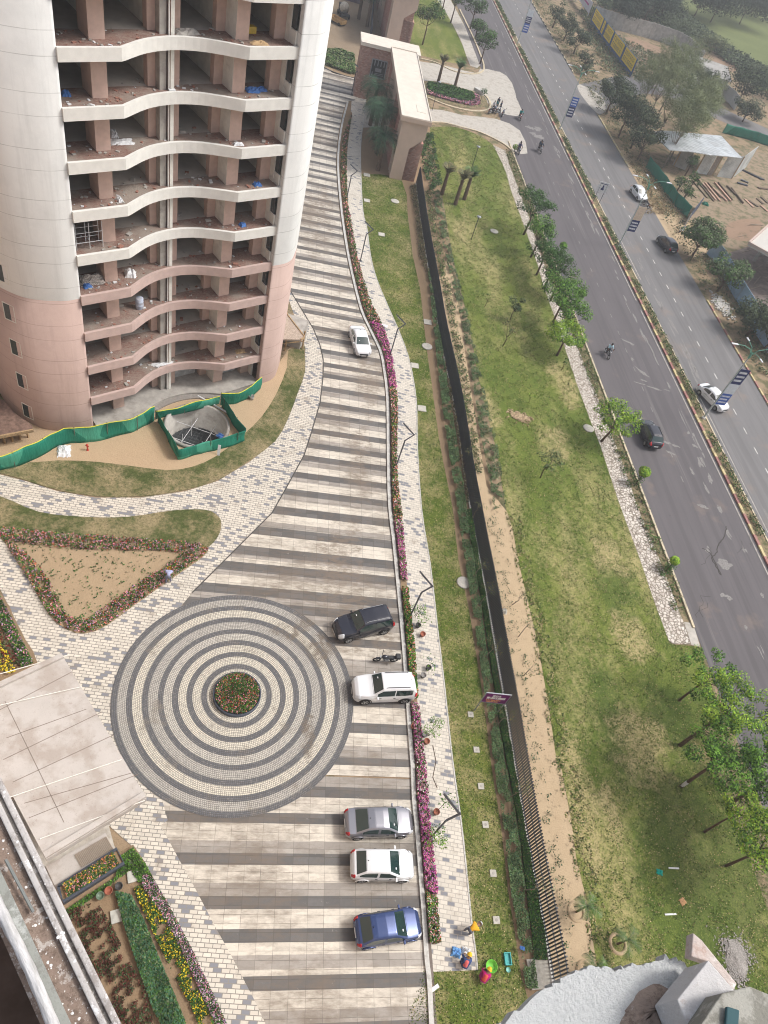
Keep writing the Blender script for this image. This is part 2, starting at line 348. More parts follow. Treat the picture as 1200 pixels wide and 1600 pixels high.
def ring_mat():
    t = NT('ring_cobbles', .75, .25)
    cx, cy = G(370, 1087); v = t.xyz(t.pos(loc=(cx, cy, 0)))
    x, y = v[0], v[1]
    r = t.mth('SQRT', t.mth('ADD', t.mth('MULTIPLY', x, x), t.mth('MULTIPLY', y, y)))
    th = t.mth('ARCTAN2', y, x)
    w = .112
    k = t.mth('FLOOR', t.mth('DIVIDE', r, w)); fr = t.mth('FRACT', t.mth('DIVIDE', r, w))
    ncell = t.mth('FLOOR', t.mth('ADD', t.mth('MULTIPLY', k, 6.0), 3.0))
    tt = t.mth('MULTIPLY', t.mth('ADD', t.mth('DIVIDE', th, 2*math.pi), .5), ncell); ft = t.mth('FRACT', tt)
    e1 = t.mth('ABSOLUTE', t.mth('SUBTRACT', fr, .5)); e2 = t.mth('ABSOLUTE', t.mth('SUBTRACT', ft, .5))
    joint = t.mth('GREATER_THAN', t.mth('MAXIMUM', e1, e2), .40)
    # radial colour bands: [dark rings, grey rings, cream rings] measured outwards from the planter
    R0 = 7.9
    bands = [(0, 'c'), (1.94, 'd'), (2.31, 'c'), (2.85, 'd'), (3.22, 'c'), (3.74, 'd'), (4.14, 'p'), (4.66, 'd'), (5.03, 'g'), (5.62, 'd'), (5.99, 'c'), (6.58, 'd'), (6.96, 'g'), (7.5, 'd')]
    cc = {'c': (.60, .56, .47), 'p': (.50, .475, .42), 'g': (.42, .40, .36), 'd': (.115, .118, .128)}
    a = t.ramp(t.mth('DIVIDE', r, R0), [(b/R0, cc[q]) for b, q in bands], 'CONSTANT')
    rnd = t.n('ShaderNodeTexWhiteNoise', noise_dimensions='2D'); t.set(rnd.inputs['Vector'], t.comb(k, t.mth('FLOOR', tt)))
    a = t.mix(t.ramp(rnd.outputs[0], [(0, .35), (.5, 0.0)]), a, (.17, .165, .16))
    a = t.mix(t.ramp(rnd.outputs[0], [(.6, 0.0), (1, .13)]), a, (.6, .56, .48))
    a = t.mix(t.ramp(t.noise(.45, 6, .75), [(.56, 0.0), (.7, .7)]), a, (.25, .215, .17))
    a = t.mix(t.mth('MULTIPLY', masks(t, [((490, 965), 1.6, 1.0), ((500, 1010), 1.2, 1.6), ((480, 1150), .5, 3.5), ((440, 985), 1.2, .6)], .5), t.ramp(t.noise(1.5, 5, .8), [(.4, 0.0), (.55, .85)])), a, (.17, .135, .10))
    a = t.mix(t.mth('MULTIPLY', joint, .85), a, (.07, .062, .055))
    t.bump(joint, .4, -.015)
    return t.out(a)
M['ring'] = ring_mat()
def asphalt(name, c, worn=(.42, .40, .37), wa=.68, dust=(.28, .21, .16), da=.58):
    t = NT(name, .8, .3); p = t.pos()
    road = t.n('ShaderNodeMapping', vector_type='TEXTURE'); t.set(road.inputs[0], t.pos()); road.inputs['Rotation'].default_value = (0, 0, math.radians(17.5))
    road.inputs['Scale'].default_value = (1, 7, 1)
    a = t.mix(t.noise(.6, 6, .6, road.outputs[0]), tuple(x*.72 for x in c), tuple(x*1.3 for x in c))
    a = t.mix(t.ramp(t.noise(30, 3, .8, p), [(.4, 0.0), (.8, .35)]), a, tuple(x*1.7 for x in c))
    a = t.mix(t.ramp(t.noise(.22, 5, .6, p), [(da-.06, 0.0), (da+.16, .65)]), a, dust)
    tr = t.n('ShaderNodeMapping', vector_type='TEXTURE'); t.set(tr.inputs[0], t.pos()); tr.inputs['Rotation'].default_value = (0, 0, math.radians(18.2)); tr.inputs['Scale'].default_value = (1, 40, 1)
    a = t.mix(t.ramp(t.noise(1.1, 3, .6, tr.outputs[0]), [(.42, .3), (.5, 0.0), (.58, 0.0), (.7, .22)]), a, tuple(x*.62 for x in c))
    a = t.mix(t.ramp(t.noise(.9, 5, .7, tr.outputs[0]), [(.6, 0.0), (.75, .3)]), a, worn)
    a = t.mix(t.ramp(t.noise(2.2, 4, .7, t.pos(loc=(8, 8, 0))), [(.68, 0.0), (.72, .5)]), a, tuple(x*.6 for x in c))
    t.bump(t.noise(40, 3, .7, p), .25, .01)
    return t.out(a)
M['road'] = asphalt('asphalt', (.108, .099, .103), da=.66)
M['road2'] = asphalt('dusty_asphalt', (.16, .155, .155), da=.60)
M['worn'] = plain('worn_patch', (.235, .225, .215), .9, .1, var=.3, sc=9)
M['white_paint'] = plain('road_paint', (.62, .61, .57), .6, var=.15, dirt=(.3, .27, .23), df=.5)
M['kerb_y'] = plain('kerb_yellow', (.56, .46, .24), .7, dirt=(.3, .24, .16), df=.5)
M['kerb_r'] = plain('kerb_maroon', (.36, .17, .15), .7, dirt=(.34, .26, .18), df=.55)
M['kerb_w'] = plain('kerb_cream', (.55, .47, .33), .7, dirt=(.22, .19, .15), df=.5)
M['kerb_k'] = plain('kerb_black', (.07, .065, .06), .7, dirt=(.3, .25, .2), df=.55)
M['kerb'] = plain('kerb_concrete', (.50, .49, .46), .8, dirt=(.2, .18, .15), df=.52)
M['apron'] = plain('concrete_apron', (.46, .43, .38), .8, var=.12, sc=3, dirt=(.27, .23, .18), df=.5)
M['cobble'] = None
def cobble():
    t = NT('cobble_path', .85, .2)
    e = t.vor(3.3, None, 'DISTANCE_TO_EDGE'); cl = t.vor(3.3, None, 'F1', 'Color')
    a = t.mix(t.n('ShaderNodeSeparateColor').outputs[0], (.1, .1, .1), (.1, .1, .1))
    s = t.n('ShaderNodeSeparateColor'); t.set(s.inputs[0], cl)
    a = t.ramp(s.outputs[0], [(0, (.45, .40, .35)), (.5, (.60, .555, .49)), (1, (.66, .62, .56))])
    a = t.mix(t.ramp(e, [(.05, 1.0), (.15, 0.0)]), a, (.2, .165, .13))
    a = t.mix(t.ramp(t.noise(.9, 5, .7), [(.55, 0.0), (.75, .6)]), a, (.33, .28, .22))
    t.bump(e, .6, .03)
    return t.out(a)
M['cobble'] = cobble()
def struct(o, label=None):
    return tag(o, label, None, None, 'structure')
# ------------------------------------------------------------------ ground sheets
pc = G(308, 668); pr = .5*math.dist(G(257, 668), G(360, 668))
PIT = [(pc[0]+pr*math.cos(t), pc[1]+pr*math.sin(t)) for t in np.linspace(0, 2*math.pi, 41)[:-1]]
g = MB(); g.sheet([(-700, -300), (900, -300), (900, 1500), (-700, 1500)], 0.0, hole=PIT)
struct(g.build('ground', M['scrub']))
def S(name, poly, z, mat, k=4, hole=None):
    p = cr([G(x, y) for x, y in poly], k, True) if k > 1 else [G(x, y) for x, y in poly]
    return struct(MB().sheet(p, z, hole=hole).build(name, mat))
# far golf-like field and open land beyond the wall
S('field', [(1000, 5), (1060, 40), (1130, 90), (1230, 150), (1400, 80), (1300, -120), (1100, -160), (960, -60)], .01, M['field'], 3)
S('yard_ground', [(1105, 225), (1150, 232), (1260, 250), (1300, 380), (1190, 400), (1130, 385), (1085, 355), (1055, 300), (1080, 270)], .012, M['yard'], 1)
S('dirt_patch', [(960, 60), (1010, 66), (1060, 92), (1040, 120), (985, 118)], .014, M['red'], 3)
S('dirt_track', [(1085, 78), (1130, 92), (1190, 112), (1180, 122), (1120, 104), (1085, 92)], .014, M['red'], 3)
S('red_ground', [(1135, 352), (1165, 342), (1190, 348), (1175, 375), (1140, 372)], .02, M['red'], 3)
# roads
VPL = [(772, 0), (807, 62), (840, 130), (865, 195), (900, 262), (930, 322), (962, 400), (1007, 492), (1050, 575), (1090, 657), (1125, 732), (1157, 800), (1175, 842), (1200, 893), (1290, 1090)]
VPR = [(785, 0), (820, 67), (845, 125), (875, 197), (902, 250), (937, 320), (980, 400), (1017, 480), (1050, 542), (1085, 617), (1125, 692), (1152, 752), (1175, 800), (1210, 868), (1310, 1060)]
dirr = Vector((G(1200, 893)[0]-G(962, 400)[0], G(1200, 893)[1]-G(962, 400)[1])).normalized()
def through(p, y0, y1):                    # straight road line through a measured point, parallel to the median
    q = G(*p); k0 = (y0-q[1])/dirr.y; k1 = (y1-q[1])/dirr.y
    return [(q[0]+dirr.x*k0, q[1]+dirr.y*k0), (q[0]+dirr.x*k1, q[1]+dirr.y*k1)]
def fit(pts):                              # median offset of a set of measured points from the road direction
    n = Vector((-dirr.y, dirr.x)); return sum(Vector(G(*p)).dot(n) for p in pts)/len(pts)
NR = Vector((-dirr.y, dirr.x)); NR = NR if NR.x < 0 else -NR   # points left of travel
def at(off, y):                            # point on the line at signed offset off at world y
    o = NR*off; k = (y-o.y)/dirr.y; return (o.x+dirr.x*k, o.y+dirr.y*k)
def off(p): return Vector(G(*p)).dot(NR)
def rd(d, y): return at(-d, y)              # d metres right of the reference line, at world y
dLK, dML, dMR, dRK = 39.4, 49.95, 51.45, 61.3
def strip(name, d0, d1, y0, y1, z, mat, step=20.0):
    n = max(2, int((y1-y0)/step)+1); ys = np.linspace(y0, y1, n)
    return MB().ribbon([rd(d0, y) for y in ys], [rd(d1, y) for y in ys], z).build(name, mat)
struct(strip('left_road', dLK, dML, -60, 700, .03, M['road']))
struct(strip('right_road', dMR, dRK, -60, 700, .03, M['road2']))
struct(strip('median_soil', dML+.1, dMR-.1, -60, 700, .10, M['verge']))
# side road beside the green netting, and the lay-by and entrance aprons
S('side_road', [(902, 138), (937, 180), (985, 150), (1040, 150), (1110, 182), (1200, 222), (1320, 280), (1320, 262), (1210, 206), (1130, 170), (1050, 128), (985, 118), (925, 128)], .028, M['road2'], 2)
S('side_apron', [(906, 132), (940, 150), (946, 172), (934, 178), (915, 158), (903, 140)], .036, M['apron'], 2)
S('lay_by', [(1000, 290), (1045, 300), (1062, 342), (1110, 352), (1100, 400), (1062, 396), (1055, 388), (1030, 345)], .020, M['sand'], 2)
DR = [(640, 170), (690, 172), (722, 180), (775, 186), (812, 204), (824, 240), (802, 236), (788, 224), (752, 208), (720, 200), (690, 192), (655, 192), (560, 200), (560, 165)]
S('entrance_road', DR, .034, M['apron'], 2)
S('north_entrance_road', [(655, 96), (700, 104), (750, 116), (780, 112), (800, 130), (808, 165), (800, 180), (770, 168), (748, 150), (700, 130), (658, 126), (600, 120), (600, 95)], .033, M['apron'], 2)
S('entrance_splay', [(750, 108), (790, 118), (805, 150), (815, 180), (780, 175), (766, 150), (752, 132)], .040, M['apron'], 3)
S('north_footpath', [(690, -20), (715, 20), (735, 60), (752, 100), (735, 103), (722, 68), (700, 25), (672, -20)], .026, M['apron'], 2)
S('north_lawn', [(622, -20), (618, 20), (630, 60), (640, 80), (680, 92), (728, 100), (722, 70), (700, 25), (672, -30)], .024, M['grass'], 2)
S('north_verge', [(716, 20), (736, 60), (752, 104), (766, 110), (752, 80), (738, 42), (722, 5)], .022, M['verge'], 2)
# ground on the private side: soil, lawns, sand strip
S('estate_soil', [(560, 30), (640, 60), (660, 190), (676, 200), (700, 400), (770, 780), (800, 1000), (880, 1400), (905, 1640), (640, 1660), (560, 1100), (520, 600), (520, 300), (520, 100)], .010, M['bed'], 1)
FL = [(672, 199), (712, 199), (750, 213), (770, 227), (777, 240), (790, 268), (798, 297), (812, 335), (836, 402), (850, 450), (870, 505), (887, 558), (900, 597), (922, 657), (937, 695), (955, 750), (972, 800), (1000, 875), (1020, 935), (1035, 975), (1044, 1000), (1050, 1007), (1093, 1010)]
lawnB = gl(FL, 0, 3)+[rd(dLK-.9, y) for y in (30, 20, 0, -20, -40)]+[G(1000, 1700), G(940, 1640)]+gl([(932, 1510), (922, 1440), (912, 1390), (900, 1342), (895, 1300), (877, 1200), (870, 1195), (862, 1137), (852, 1075), (841, 1012), (827, 950), (812, 887), (800, 825), (791, 800), (777, 712), (762, 650), (747, 587), (735, 520), (722, 462), (707, 400), (690, 300), (672, 215)], 0, 3)
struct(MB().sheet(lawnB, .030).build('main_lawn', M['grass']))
S('sandy_strip', [(700, 400), (712, 450), (728, 560), (742, 650), (760, 760), (792, 800), (800, 825), (812, 887), (827, 950), (841, 1012), (852, 1075), (862, 1137), (870, 1195), (877, 1200), (895, 1300), (900, 1342), (912, 1390), (922, 1440), (932, 1510), (950, 1640), (868, 1640), (850, 1480), (822, 1300), (795, 1130), (770, 990), (747, 862), (727, 750), (697, 580), (678, 450)], .034, M['sand'], 1)
WR = [(572, 160), (570, 173), (564, 223), (564, 272), (567, 330), (573, 355), (579, 400), (587, 432), (600, 465), (622, 515), (637, 555), (646, 595), (651, 637), (652, 700), (659, 800), (672, 882), (684, 987), (694, 1070), (707, 1190), (720, 1282), (730, 1375), (737, 1445), (744, 1497), (745, 1516)]
WL = [(552, 160), (549, 180), (545, 207), (542, 234), (541, 272), (543, 320), (548, 349), (557, 400), (565, 432), (577, 470), (587, 492), (600, 520), (608, 545), (614, 575), (619, 612), (620, 650), (619, 712), (620, 750), (626, 800), (632, 875), (639, 950), (646, 1012), (651, 1087), (660, 1175), (664, 1200), (671, 1300), (680, 1375), (682, 1425), (686, 1474)]
lawnA = gl([(566, 272), (627, 280), (637, 337), (645, 400), (656, 450), (662, 505), (668, 555), (676, 612), (686, 687), (698, 750), (708, 800), (716, 875), (732, 950), (742, 1012), (752, 1075), (759, 1125), (768, 1200), (782, 1287), (793, 1387), (803, 1450), (814, 1525), (832, 1660), (640, 1660), (660, 1518)], 0, 2)
i0 = WR[::-1]
struct(MB().sheet(lawnA+gl(i0[:21], 0, 2), .028).build('side_lawn', M['grass2']))
walk = gl(WL, 0, 4)+[G(667, 1476), G(669, 1519)]+gl(WR[::-1], 0, 4)
struct(MB().sheet(walk, .045).build('side_walkway', M['paver_s']))
struct(MB().sheet([G(560, 108), G(578, 112), G(572, 160), G(566, 175), G(548, 175), G(552, 125)], .043).build('upper_walkway', M['paver_s']))
# ------------------------------------------------------------------ plaza drive: measured bands clipped to the drive outline
DL = [(415, 1600), (396, 1560), (360, 1491), (334, 1444), (300, 1379), (284, 1351), (251, 1290), (262, 1282), (240, 1200), (240, 1000), (300, 927), (425, 802), (446, 765), (475, 712), (487, 675), (500, 630), (505, 587), (505, 562), (500, 540), (490, 515), (472, 485), (455, 457), (438, 420), (436, 380), (440, 300), (450, 200), (465, 140), (507, 105)]
DRt = [(520, 115), (545, 121), (578, 127), (562, 150), (553, 158), (541, 161), (532, 192), (527, 223), (525, 253), (526, 282), (530, 326), (534, 357), (541, 400), (550, 442), (562, 487), (577, 520), (591, 550), (597, 580), (602, 625), (603, 700), (604, 760), (606, 800), (612, 850), (618, 912), (625, 987), (630, 1050), (637, 1150), (641, 1200), (643, 1250), (648, 1300), (654, 1375), (658, 1425), (663, 1500), (666, 1537), (670, 1610)]
outline = [G(*p) for p in DL]+gl(DRt, 0, 2)+[G(690, 1800), G(480, 1800)]
def clip(poly, n, d, keep):
    out = []; k = len(poly)
    for i in range(k):
        a, b = poly[i], poly[(i+1) % k]; da = (a[0]*n[0]+a[1]*n[1]-d)*keep; db = (b[0]*n[0]+b[1]*n[1]-d)*keep
        if da >= 0: out.append(a)
        if da*db < 0:
            t = da/(da-db); out.append((a[0]+(b[0]-a[0])*t, a[1]+(b[1]-a[1])*t))
    return out
ang = math.radians(17.3); nv = (-math.sin(ang), math.cos(ang))
def vy(x, y): p = G(x, y); return p[0]*nv[0]+p[1]*nv[1]
seg = []                                    # (image y on the line x=560, material below it)
for a_, b_, m_ in [(1232, 1249, 'd'), (1216, 1232, 'p'), (1249, 1274, 'c'), (1274, 1290.5, 'd'), (1290.5, 1317.5, 'c'), (1317.5, 1336, 'p'), (1336, 1354, 'd'), (1354, 1381, 'c'), (1381, 1401, 'p'), (1401, 1421, 'd'), (1421, 1451, 'c'), (1451, 1472, 'd'), (1472, 1491, 'c'), (1491, 1513, 'p'), (1513, 1523, 'c'), (1523, 1546, 'd'), (1546, 1577, 'c'), (1577, 1598, 'p'), (1598, 1622, 'd'), (1622, 1650, 'c'), (1650, 1675, 'd'), (1675, 1800, 'c')]:
    seg.append((vy(560, b_), vy(560, a_), m_))
for a_, b_, m_ in [(1200, 1216, 'c'), (1188, 1200, 'd'), (1170, 1188, 'p'), (1150, 1170, 'c'), (1134, 1150, 'd'), (1108.5, 1134, 'c'), (1095, 1108.5, 'd'), (1080, 1095, 'c'), (1062, 1080, 'd'), (1047, 1062, 'p'), (1036, 1047, 'p'), (1017, 1036, 'c'), (1004, 1017, 'd'), (990, 1004, 'c'), (974, 990, 'p'), (960, 974, 'd'), (948, 960, 'p')]:
    seg.append((vy(620, b_), vy(620, a_), m_))
top = vy(620, 948); prev = top
dk = [vy(590, 941.5), vy(590, 906), vy(590, 880.5), vy(590, 848.5), vy(590, 814.5)]
dk += [40.9, 42.95, 45.1, 46.75, 48.65, 50.85, 52.5, 54.8, 56.8, 58.5, 60.6, 62.7, 64.3, 66.9, 68.6, 70.3, 72.6, 74.8, 77.1]
while dk[-1] < 135: dk.append(dk[-1]+random.choice((1.9, 2.05, 2.2, 2.35)))
for i, d in enumerate(dk):
    d += 0 if i < 5 else (dk[4]-39.0)*0+.0
    w = .35 if i > 4 else .42
    seg.append((d-w, d+w, 'd'))
    nx = dk[i+1]-(.42 if i+1 < 5 else .35) if i+1 < len(dk) else d+2
    r = (i*7) % 5; g0 = d+w
    if r in (0, 2, 3):
        mid = nx-(nx-g0)*(.45 if r else .35); seg += [(g0, mid, 'c'), (mid, nx, 'p')]
    elif r == 1: mid = g0+(nx-g0)*.4; seg += [(g0, mid, 'p'), (mid, nx, 'c')]
    else: seg.append((g0, nx, 'c'))
    if i == 0: seg.append((top, d-w, 'c'))
segn = 0; dm = MB(); idx = {'c': 0, 'p': 1, 'd': 2}
def leanv(v):                              # band direction turns slightly along the drive
    return math.radians(17.7 if v < 24 else 17.7-(min(v, 60)-24)*.055)
ref = lambda v: (nv[0]*v, nv[1]*v)
for lo, hi, m_ in seg:
    if hi-lo < .02: continue
    poly = outline
    for v, k in ((lo, 1), (hi, -1)):
        # line through the point where the band meets the reference line near the right kerb, at its own angle
        u = 4.0 if v < 30 else -2.0+(-.26)*(v-30)*0
        base = (nv[0]*v+math.cos(ang)*u, nv[1]*v+math.sin(ang)*u); a2 = leanv(v); n2 = (-math.sin(a2), math.cos(a2))
        poly = clip(poly, n2, base[0]*n2[0]+base[1]*n2[1], k)
        if len(poly) < 3: break
    if len(poly) >= 3: dm.sheet(poly, .036+.0003*(segn := segn+1), idx[m_])
struct(dm.build('plaza_drive', [M['cream'], M['pale'], M['dark']]))
hub = G(370, 1087)
circ = [(hub[0]+7.9*math.cos(t), hub[1]+7.9*math.sin(t)) for t in np.linspace(0, 2*math.pi, 97)[:-1]]
struct(MB().sheet(circ, .070).build('circle_paving', M['ring']))
# walkways round the tower garden and the court
def sheetpx(name, poly, z, mat, k=3, hole=None): return S(name, poly, z, mat, k, hole)
S('court_base', [(-60, 800), (20, 960), (60, 1060), (170, 1290), (215, 1330), (225, 1345), (262, 1412), (300, 1490), (430, 1620), (430, 1500), (284, 1351), (270, 1250), (330, 930), (200, 930), (-60, 760)], .031, M['paver_c'], 1)
court = [(-60, 735), (0, 742), (40, 752), (90, 768), (150, 778), (220, 778), (290, 768), (340, 752), (390, 722), (430, 690), (450, 655), (465, 615), (475, 580), (477, 545), (468, 515), (455, 480), (447, 455), (455, 457), (472, 485), (490, 515), (500, 540), (505, 562), (505, 587), (500, 630), (487, 675), (475, 712), (446, 765), (425, 802), (300, 927), (230, 985), (190, 1040), (170, 1110), (190, 1180), (230, 1250), (262, 1282), (251, 1290), (284, 1351), (300, 1379), (334, 1444), (360, 1491), (396, 1560), (430, 1620), (350, 1620), (300, 1520), (262, 1440), (230, 1380), (208, 1320), (170, 1290), (120, 1240), (60, 1060), (20, 960), (-60, 800)]
sheetpx('court_walkway', court, .036, M['paver_c'], 1)
sheetpx('tower_garden', [(-60, 640), (60, 660), (150, 640), (260, 600), (420, 590), (455, 540), (468, 545), (470, 580), (461, 615), (446, 655), (426, 688), (386, 718), (338, 746), (290, 762), (220, 772), (150, 772), (90, 762), (40, 747), (0, 738), (-60, 732)], .046, M['bare'], 1, PIT)
GI = [(-60, 690), (0, 715), (30, 724), (90, 720), (150, 722), (200, 728), (260, 735), (300, 730), (340, 712), (380, 680), (410, 650), (432, 615), (448, 575), (450, 548), (462, 545), (474, 547), (477, 580), (465, 615), (450, 655), (430, 690), (390, 720), (340, 750), (290, 766), (220, 776), (150, 776), (90, 766), (40, 751), (0, 740), (-60, 733)]
sheetpx('garden_grass', GI, .052, M['grass3'], 2)
sheetpx('lower_garden_grass', [(-60, 770), (0, 776), (60, 800), (130, 808), (200, 808), (270, 798), (320, 797), (340, 806), (346, 820), (340, 840), (320, 858), (290, 852), (200, 845), (100, 835), (0, 830), (-60, 828)], .056, M['grass3'], 3)
TRI = [(-40, 822), (20, 828), (100, 836), (200, 843), (290, 850), (316, 853), (326, 858), (318, 870), (296, 886), (250, 918), (205, 950), (170, 976), (145, 988), (120, 990), (95, 978), (76, 960), (50, 915), (20, 868), (0, 840)]
sheetpx('triangle_bed', TRI, .064, M['bedlight'], 2)
sheetpx('left_garden', [(-80, 900), (0, 930), (22, 965), (40, 1000), (60, 1040), (40, 1100), (-80, 1150)], .060, M['bed'], 2)
sheetpx('lower_left_garden', [(60, 1440), (92, 1400), (150, 1360), (190, 1330), (208, 1320), (225, 1345), (262, 1412), (300, 1490), (335, 1560), (360, 1620), (150, 1700), (60, 1600)], .048, M['bed'], 1)
sheetpx('porch_floor', [(-60, 1180), (60, 1340), (92, 1412), (190, 1352), (178, 1320), (170, 1290), (140, 1230), (60, 1100), (-80, 1120)], .075, M['apron'], 1)
struct(MB().ribbon(gl(FL[3:21], 0, 2), gl([(790, 236), (796, 258), (808, 290), (818, 318), (828, 345), (845, 400), (862, 445), (881, 493), (905, 550), (918, 585), (930, 612), (950, 665), (972, 722), (990, 775), (999, 800), (1025, 862), (1042, 905), (1066, 970)], 0, 2), .046).build('footpath', M['cobble']))
S('footpath_end', [(1066, 968), (1075, 995), (1079, 1007), (1050, 1006), (1044, 1000), (1035, 975)], .0465, M['cobble'], 1)
S('ramp_end', [(1068, 972), (1082, 974), (1094, 1011), (1080, 1008)], .048, M['apron'], 1)
struct(strip('verge', dLK-1.6, dLK, 41, 125, .028, M['verge']))
struct(strip('far_verge', dLK-2.6, dLK, -60, 32, .032, M['verge']))
S('mud_yard', [(470, -40), (600, -40), (585, 60), (577, 108), (555, 102), (512, 80), (480, 80)], .02, M['mud'], 1)
# ------------------------------------------------------------------ kerbs
def kerb(name, line, w, h, mat, z=0, off=0): return struct(MB().bar(line, w, z, h, mat if isinstance(mat, int) else 0, off).build(name, mat))
def painted(name, d, y0, y1, mats, w=.28, h=.2, L=1.25):
    ys = np.arange(y0, y1, L); mi = [i % 2 for i in range(len(ys))]
    return struct(MB().bar([rd(d, y) for y in ys], w, 0, h, mi).build(name, mats))
painted('median_kerb', dML+.15, -40, 135, [M['kerb_y'], M['kerb_r']])
painted('far_median_kerb', dML+.15, 135, 600, [M['kerb_w'], M['kerb_r']], L=1.6)
painted('inner_median_kerb', dMR-.1, -40, 600, [M['kerb_w'], M['kerb_w']], .16, .16, 2.5)
painted('right_kerb', dRK+.1, -40, 100, [M['kerb_y'], M['kerb_r']], .22, .18)
painted('far_right_kerb', dRK+.1, 136, G(936, 180)[1], [M['kerb_w'], M['kerb_y']], .22, .18)
painted('outer_right_kerb', dRK+.1, G(897, 115)[1], 600, [M['kerb_w'], M['kerb_k']], .22, .18)
painted('left_kerb', dLK-.1, 41, 130, [M['kerb_w'], M['kerb_w']], .2, .17, 2)
kerb('drive_kerb', gl([(543, 161), (535, 192), (530, 223), (528, 253), (529, 282), (533, 326), (537, 357), (544, 400), (553, 442), (565, 487), (580, 520), (594, 550), (600, 580), (605, 625), (606, 700), (607, 760), (609, 800), (615, 850), (621, 912), (628, 987), (633, 1050), (640, 1150), (644, 1200), (646, 1250), (651, 1300), (657, 1375), (661, 1425), (666, 1500), (670, 1537), (675, 1640)], 0, 4), .27, .17, M['kerb'])
struct(MB().bar(gl(DRt[13:], 0, 2), .38, .0, .056, 0, .26).build('drain_strip', plain('drain', (.17, .14, .12), .8)))
kerb('walkway_kerb', gl(WR[1:], 0, 3), .09, .075, M['kerb'])
kerb('court_kerb', [G(*p) for p in [(300, 927), (425, 802), (446, 765), (475, 712), (487, 675), (500, 630), (505, 587), (505, 562), (500, 540), (490, 515), (472, 485), (455, 457)]], .09, .07, M['kerb_k'])
kerb('entrance_kerb', gl([(650, 192), (690, 192), (720, 199), (752, 208), (788, 226), (803, 240)], 0, 4), .3, .15, M['kerb_w'])
kerb('island_kerb', gl([(668, 153), (700, 166), (735, 174), (760, 173), (766, 165), (758, 150), (735, 143)], 0, 4), .35, .18, M['kerb_w'])
kerb('north_kerb', gl([(655, 92), (680, 98), (710, 112), (740, 116), (756, 108), (748, 80), (735, 50), (718, 15)], 0, 4), .3, .16, M['kerb_w'])
kerb('drive_end_kerb', gl([(500, 103), (520, 113), (545, 121), (578, 128)], 0, 4), .2, .15, M['kerb_k'])
# ------------------------------------------------------------------ road paint and worn patches
mk = MB()
d_c = -off((1100, 556)); d_c = sum(-off(p) for p in [(1015, 400), (1036, 434), (1145.5, 639), (1161, 667), (1178, 697.5), (1197, 735)])/6
y = 6.0
yr = G(1145.5, 639)[1]; y = yr-3*((yr-5)//3)
while y < 330:
    mk.ribbon([rd(d_c-.06, y-.95), rd(d_c-.06, y)], [rd(d_c+.06, y-.95), rd(d_c+.06, y)], .036); y += 3.0
struct(mk.build('right_road_dashes', M['white_paint']))
mk = MB(); y = 60.0
while y < 330:
    mk.ribbon([rd(44.6, y-.8), rd(44.6, y)], [rd(44.7, y-.8), rd(44.7, y)], .036); y += 3.3
struct(mk.build('left_road_dashes', M['worn']))
mk = MB()
for a, b in [(47, 90), (92, 128), (130, 170), (171, 300)]:
    mk.ribbon([rd(dML-.42, a), rd(dML-.42, b)], [rd(dML-.30, a), rd(dML-.30, b)], .036)
mk.ribbon([rd(dMR+.5, 55), rd(dMR+.5, 75)], [rd(dMR+.6, 55), rd(dMR+.6, 75)], .036)
mk.ribbon([rd(dMR+.5, 98), rd(dMR+.5, 108)], [rd(dMR+.62, 98), rd(dMR+.62, 108)], .036)
struct(mk.build('edge_lines', plain('faded_line', (.42, .39, .35), .8, var=.3, sc=3, dirt=(.2, .18, .17), df=.5)))
def blob(mb, c, L, W, a, z, n=22, rag=.35):
    ph = random.random()*6; rag *= .8
    pts = []
    for i in range(n):
        t = 2*math.pi*i/n; r = 1+rag*(.45*math.sin(3*t+ph)+.35*math.sin(5*t+ph*2))+random.uniform(-rag, rag)*.35
        x, y = L/2*r*math.cos(t), W/2*r*math.sin(t)
        pts.append((c[0]+x*math.cos(a)-y*math.sin(a), c[1]+x*math.sin(a)+y*math.cos(a)))
    mb.sheet(pts, z)
ra = math.atan2(dirr.y, dirr.x); wp = MB()
for (x, y), L, W, a in [((984, 536), 2.6, .5, ra+.9), ((988, 562), 1.0, .4, ra), ((1004, 582), 3.0, .45, ra+.7), ((1010, 603), 3.6, .4, ra+1.2), ((1003, 594), 1.4, .35, ra+1.2), ((1042, 610), 1.6, .3, ra+1.3),
                        ((1050, 695), 2.6, .5, ra+1.3), ((1048, 708), 1.8, .4, ra+1.2), ((1076, 677), 1.0, .35, ra), ((1085, 698), 1.2, .4, ra+.4), ((1095, 722), 3.2, .45, ra), ((1108, 755), 3.8, .5, ra),
                        ((1080, 735), 1.4, .4, ra), ((1094, 790), 1.6, .5, ra+1.4), ((1125, 800), 1.8, .4, ra), ((1130, 880), 2.2, 1.6, ra+.2), ((1105, 858), 1.0, .5, ra), ((1135, 932), 1.4, .7, ra+1.5), ((1163, 858), 1.6, .3, ra),
                        ((1190, 930), 1.0, .4, ra), ((1165, 983), 1.0, .4, ra), ((838, 200), 3.2, 1.4, 1.0), ((840, 212), 4.4, 1.8, .6), ((829, 200), 2.2, 1.3, .2), ((1190, 1020), 2.5, .2, ra), ((1135, 835), 2.0, .4, ra+.3)]:
    for k in range(3):
        q = G(x, y); blob(wp, (q[0]+random.uniform(-.3, .3)*L*math.cos(a), q[1]+random.uniform(-.3, .3)*L*math.sin(a)), L*random.uniform(.25, .55), W*random.uniform(.4, .8), a+random.uniform(-.2, .2), .0345+.0007*k, rag=.5)
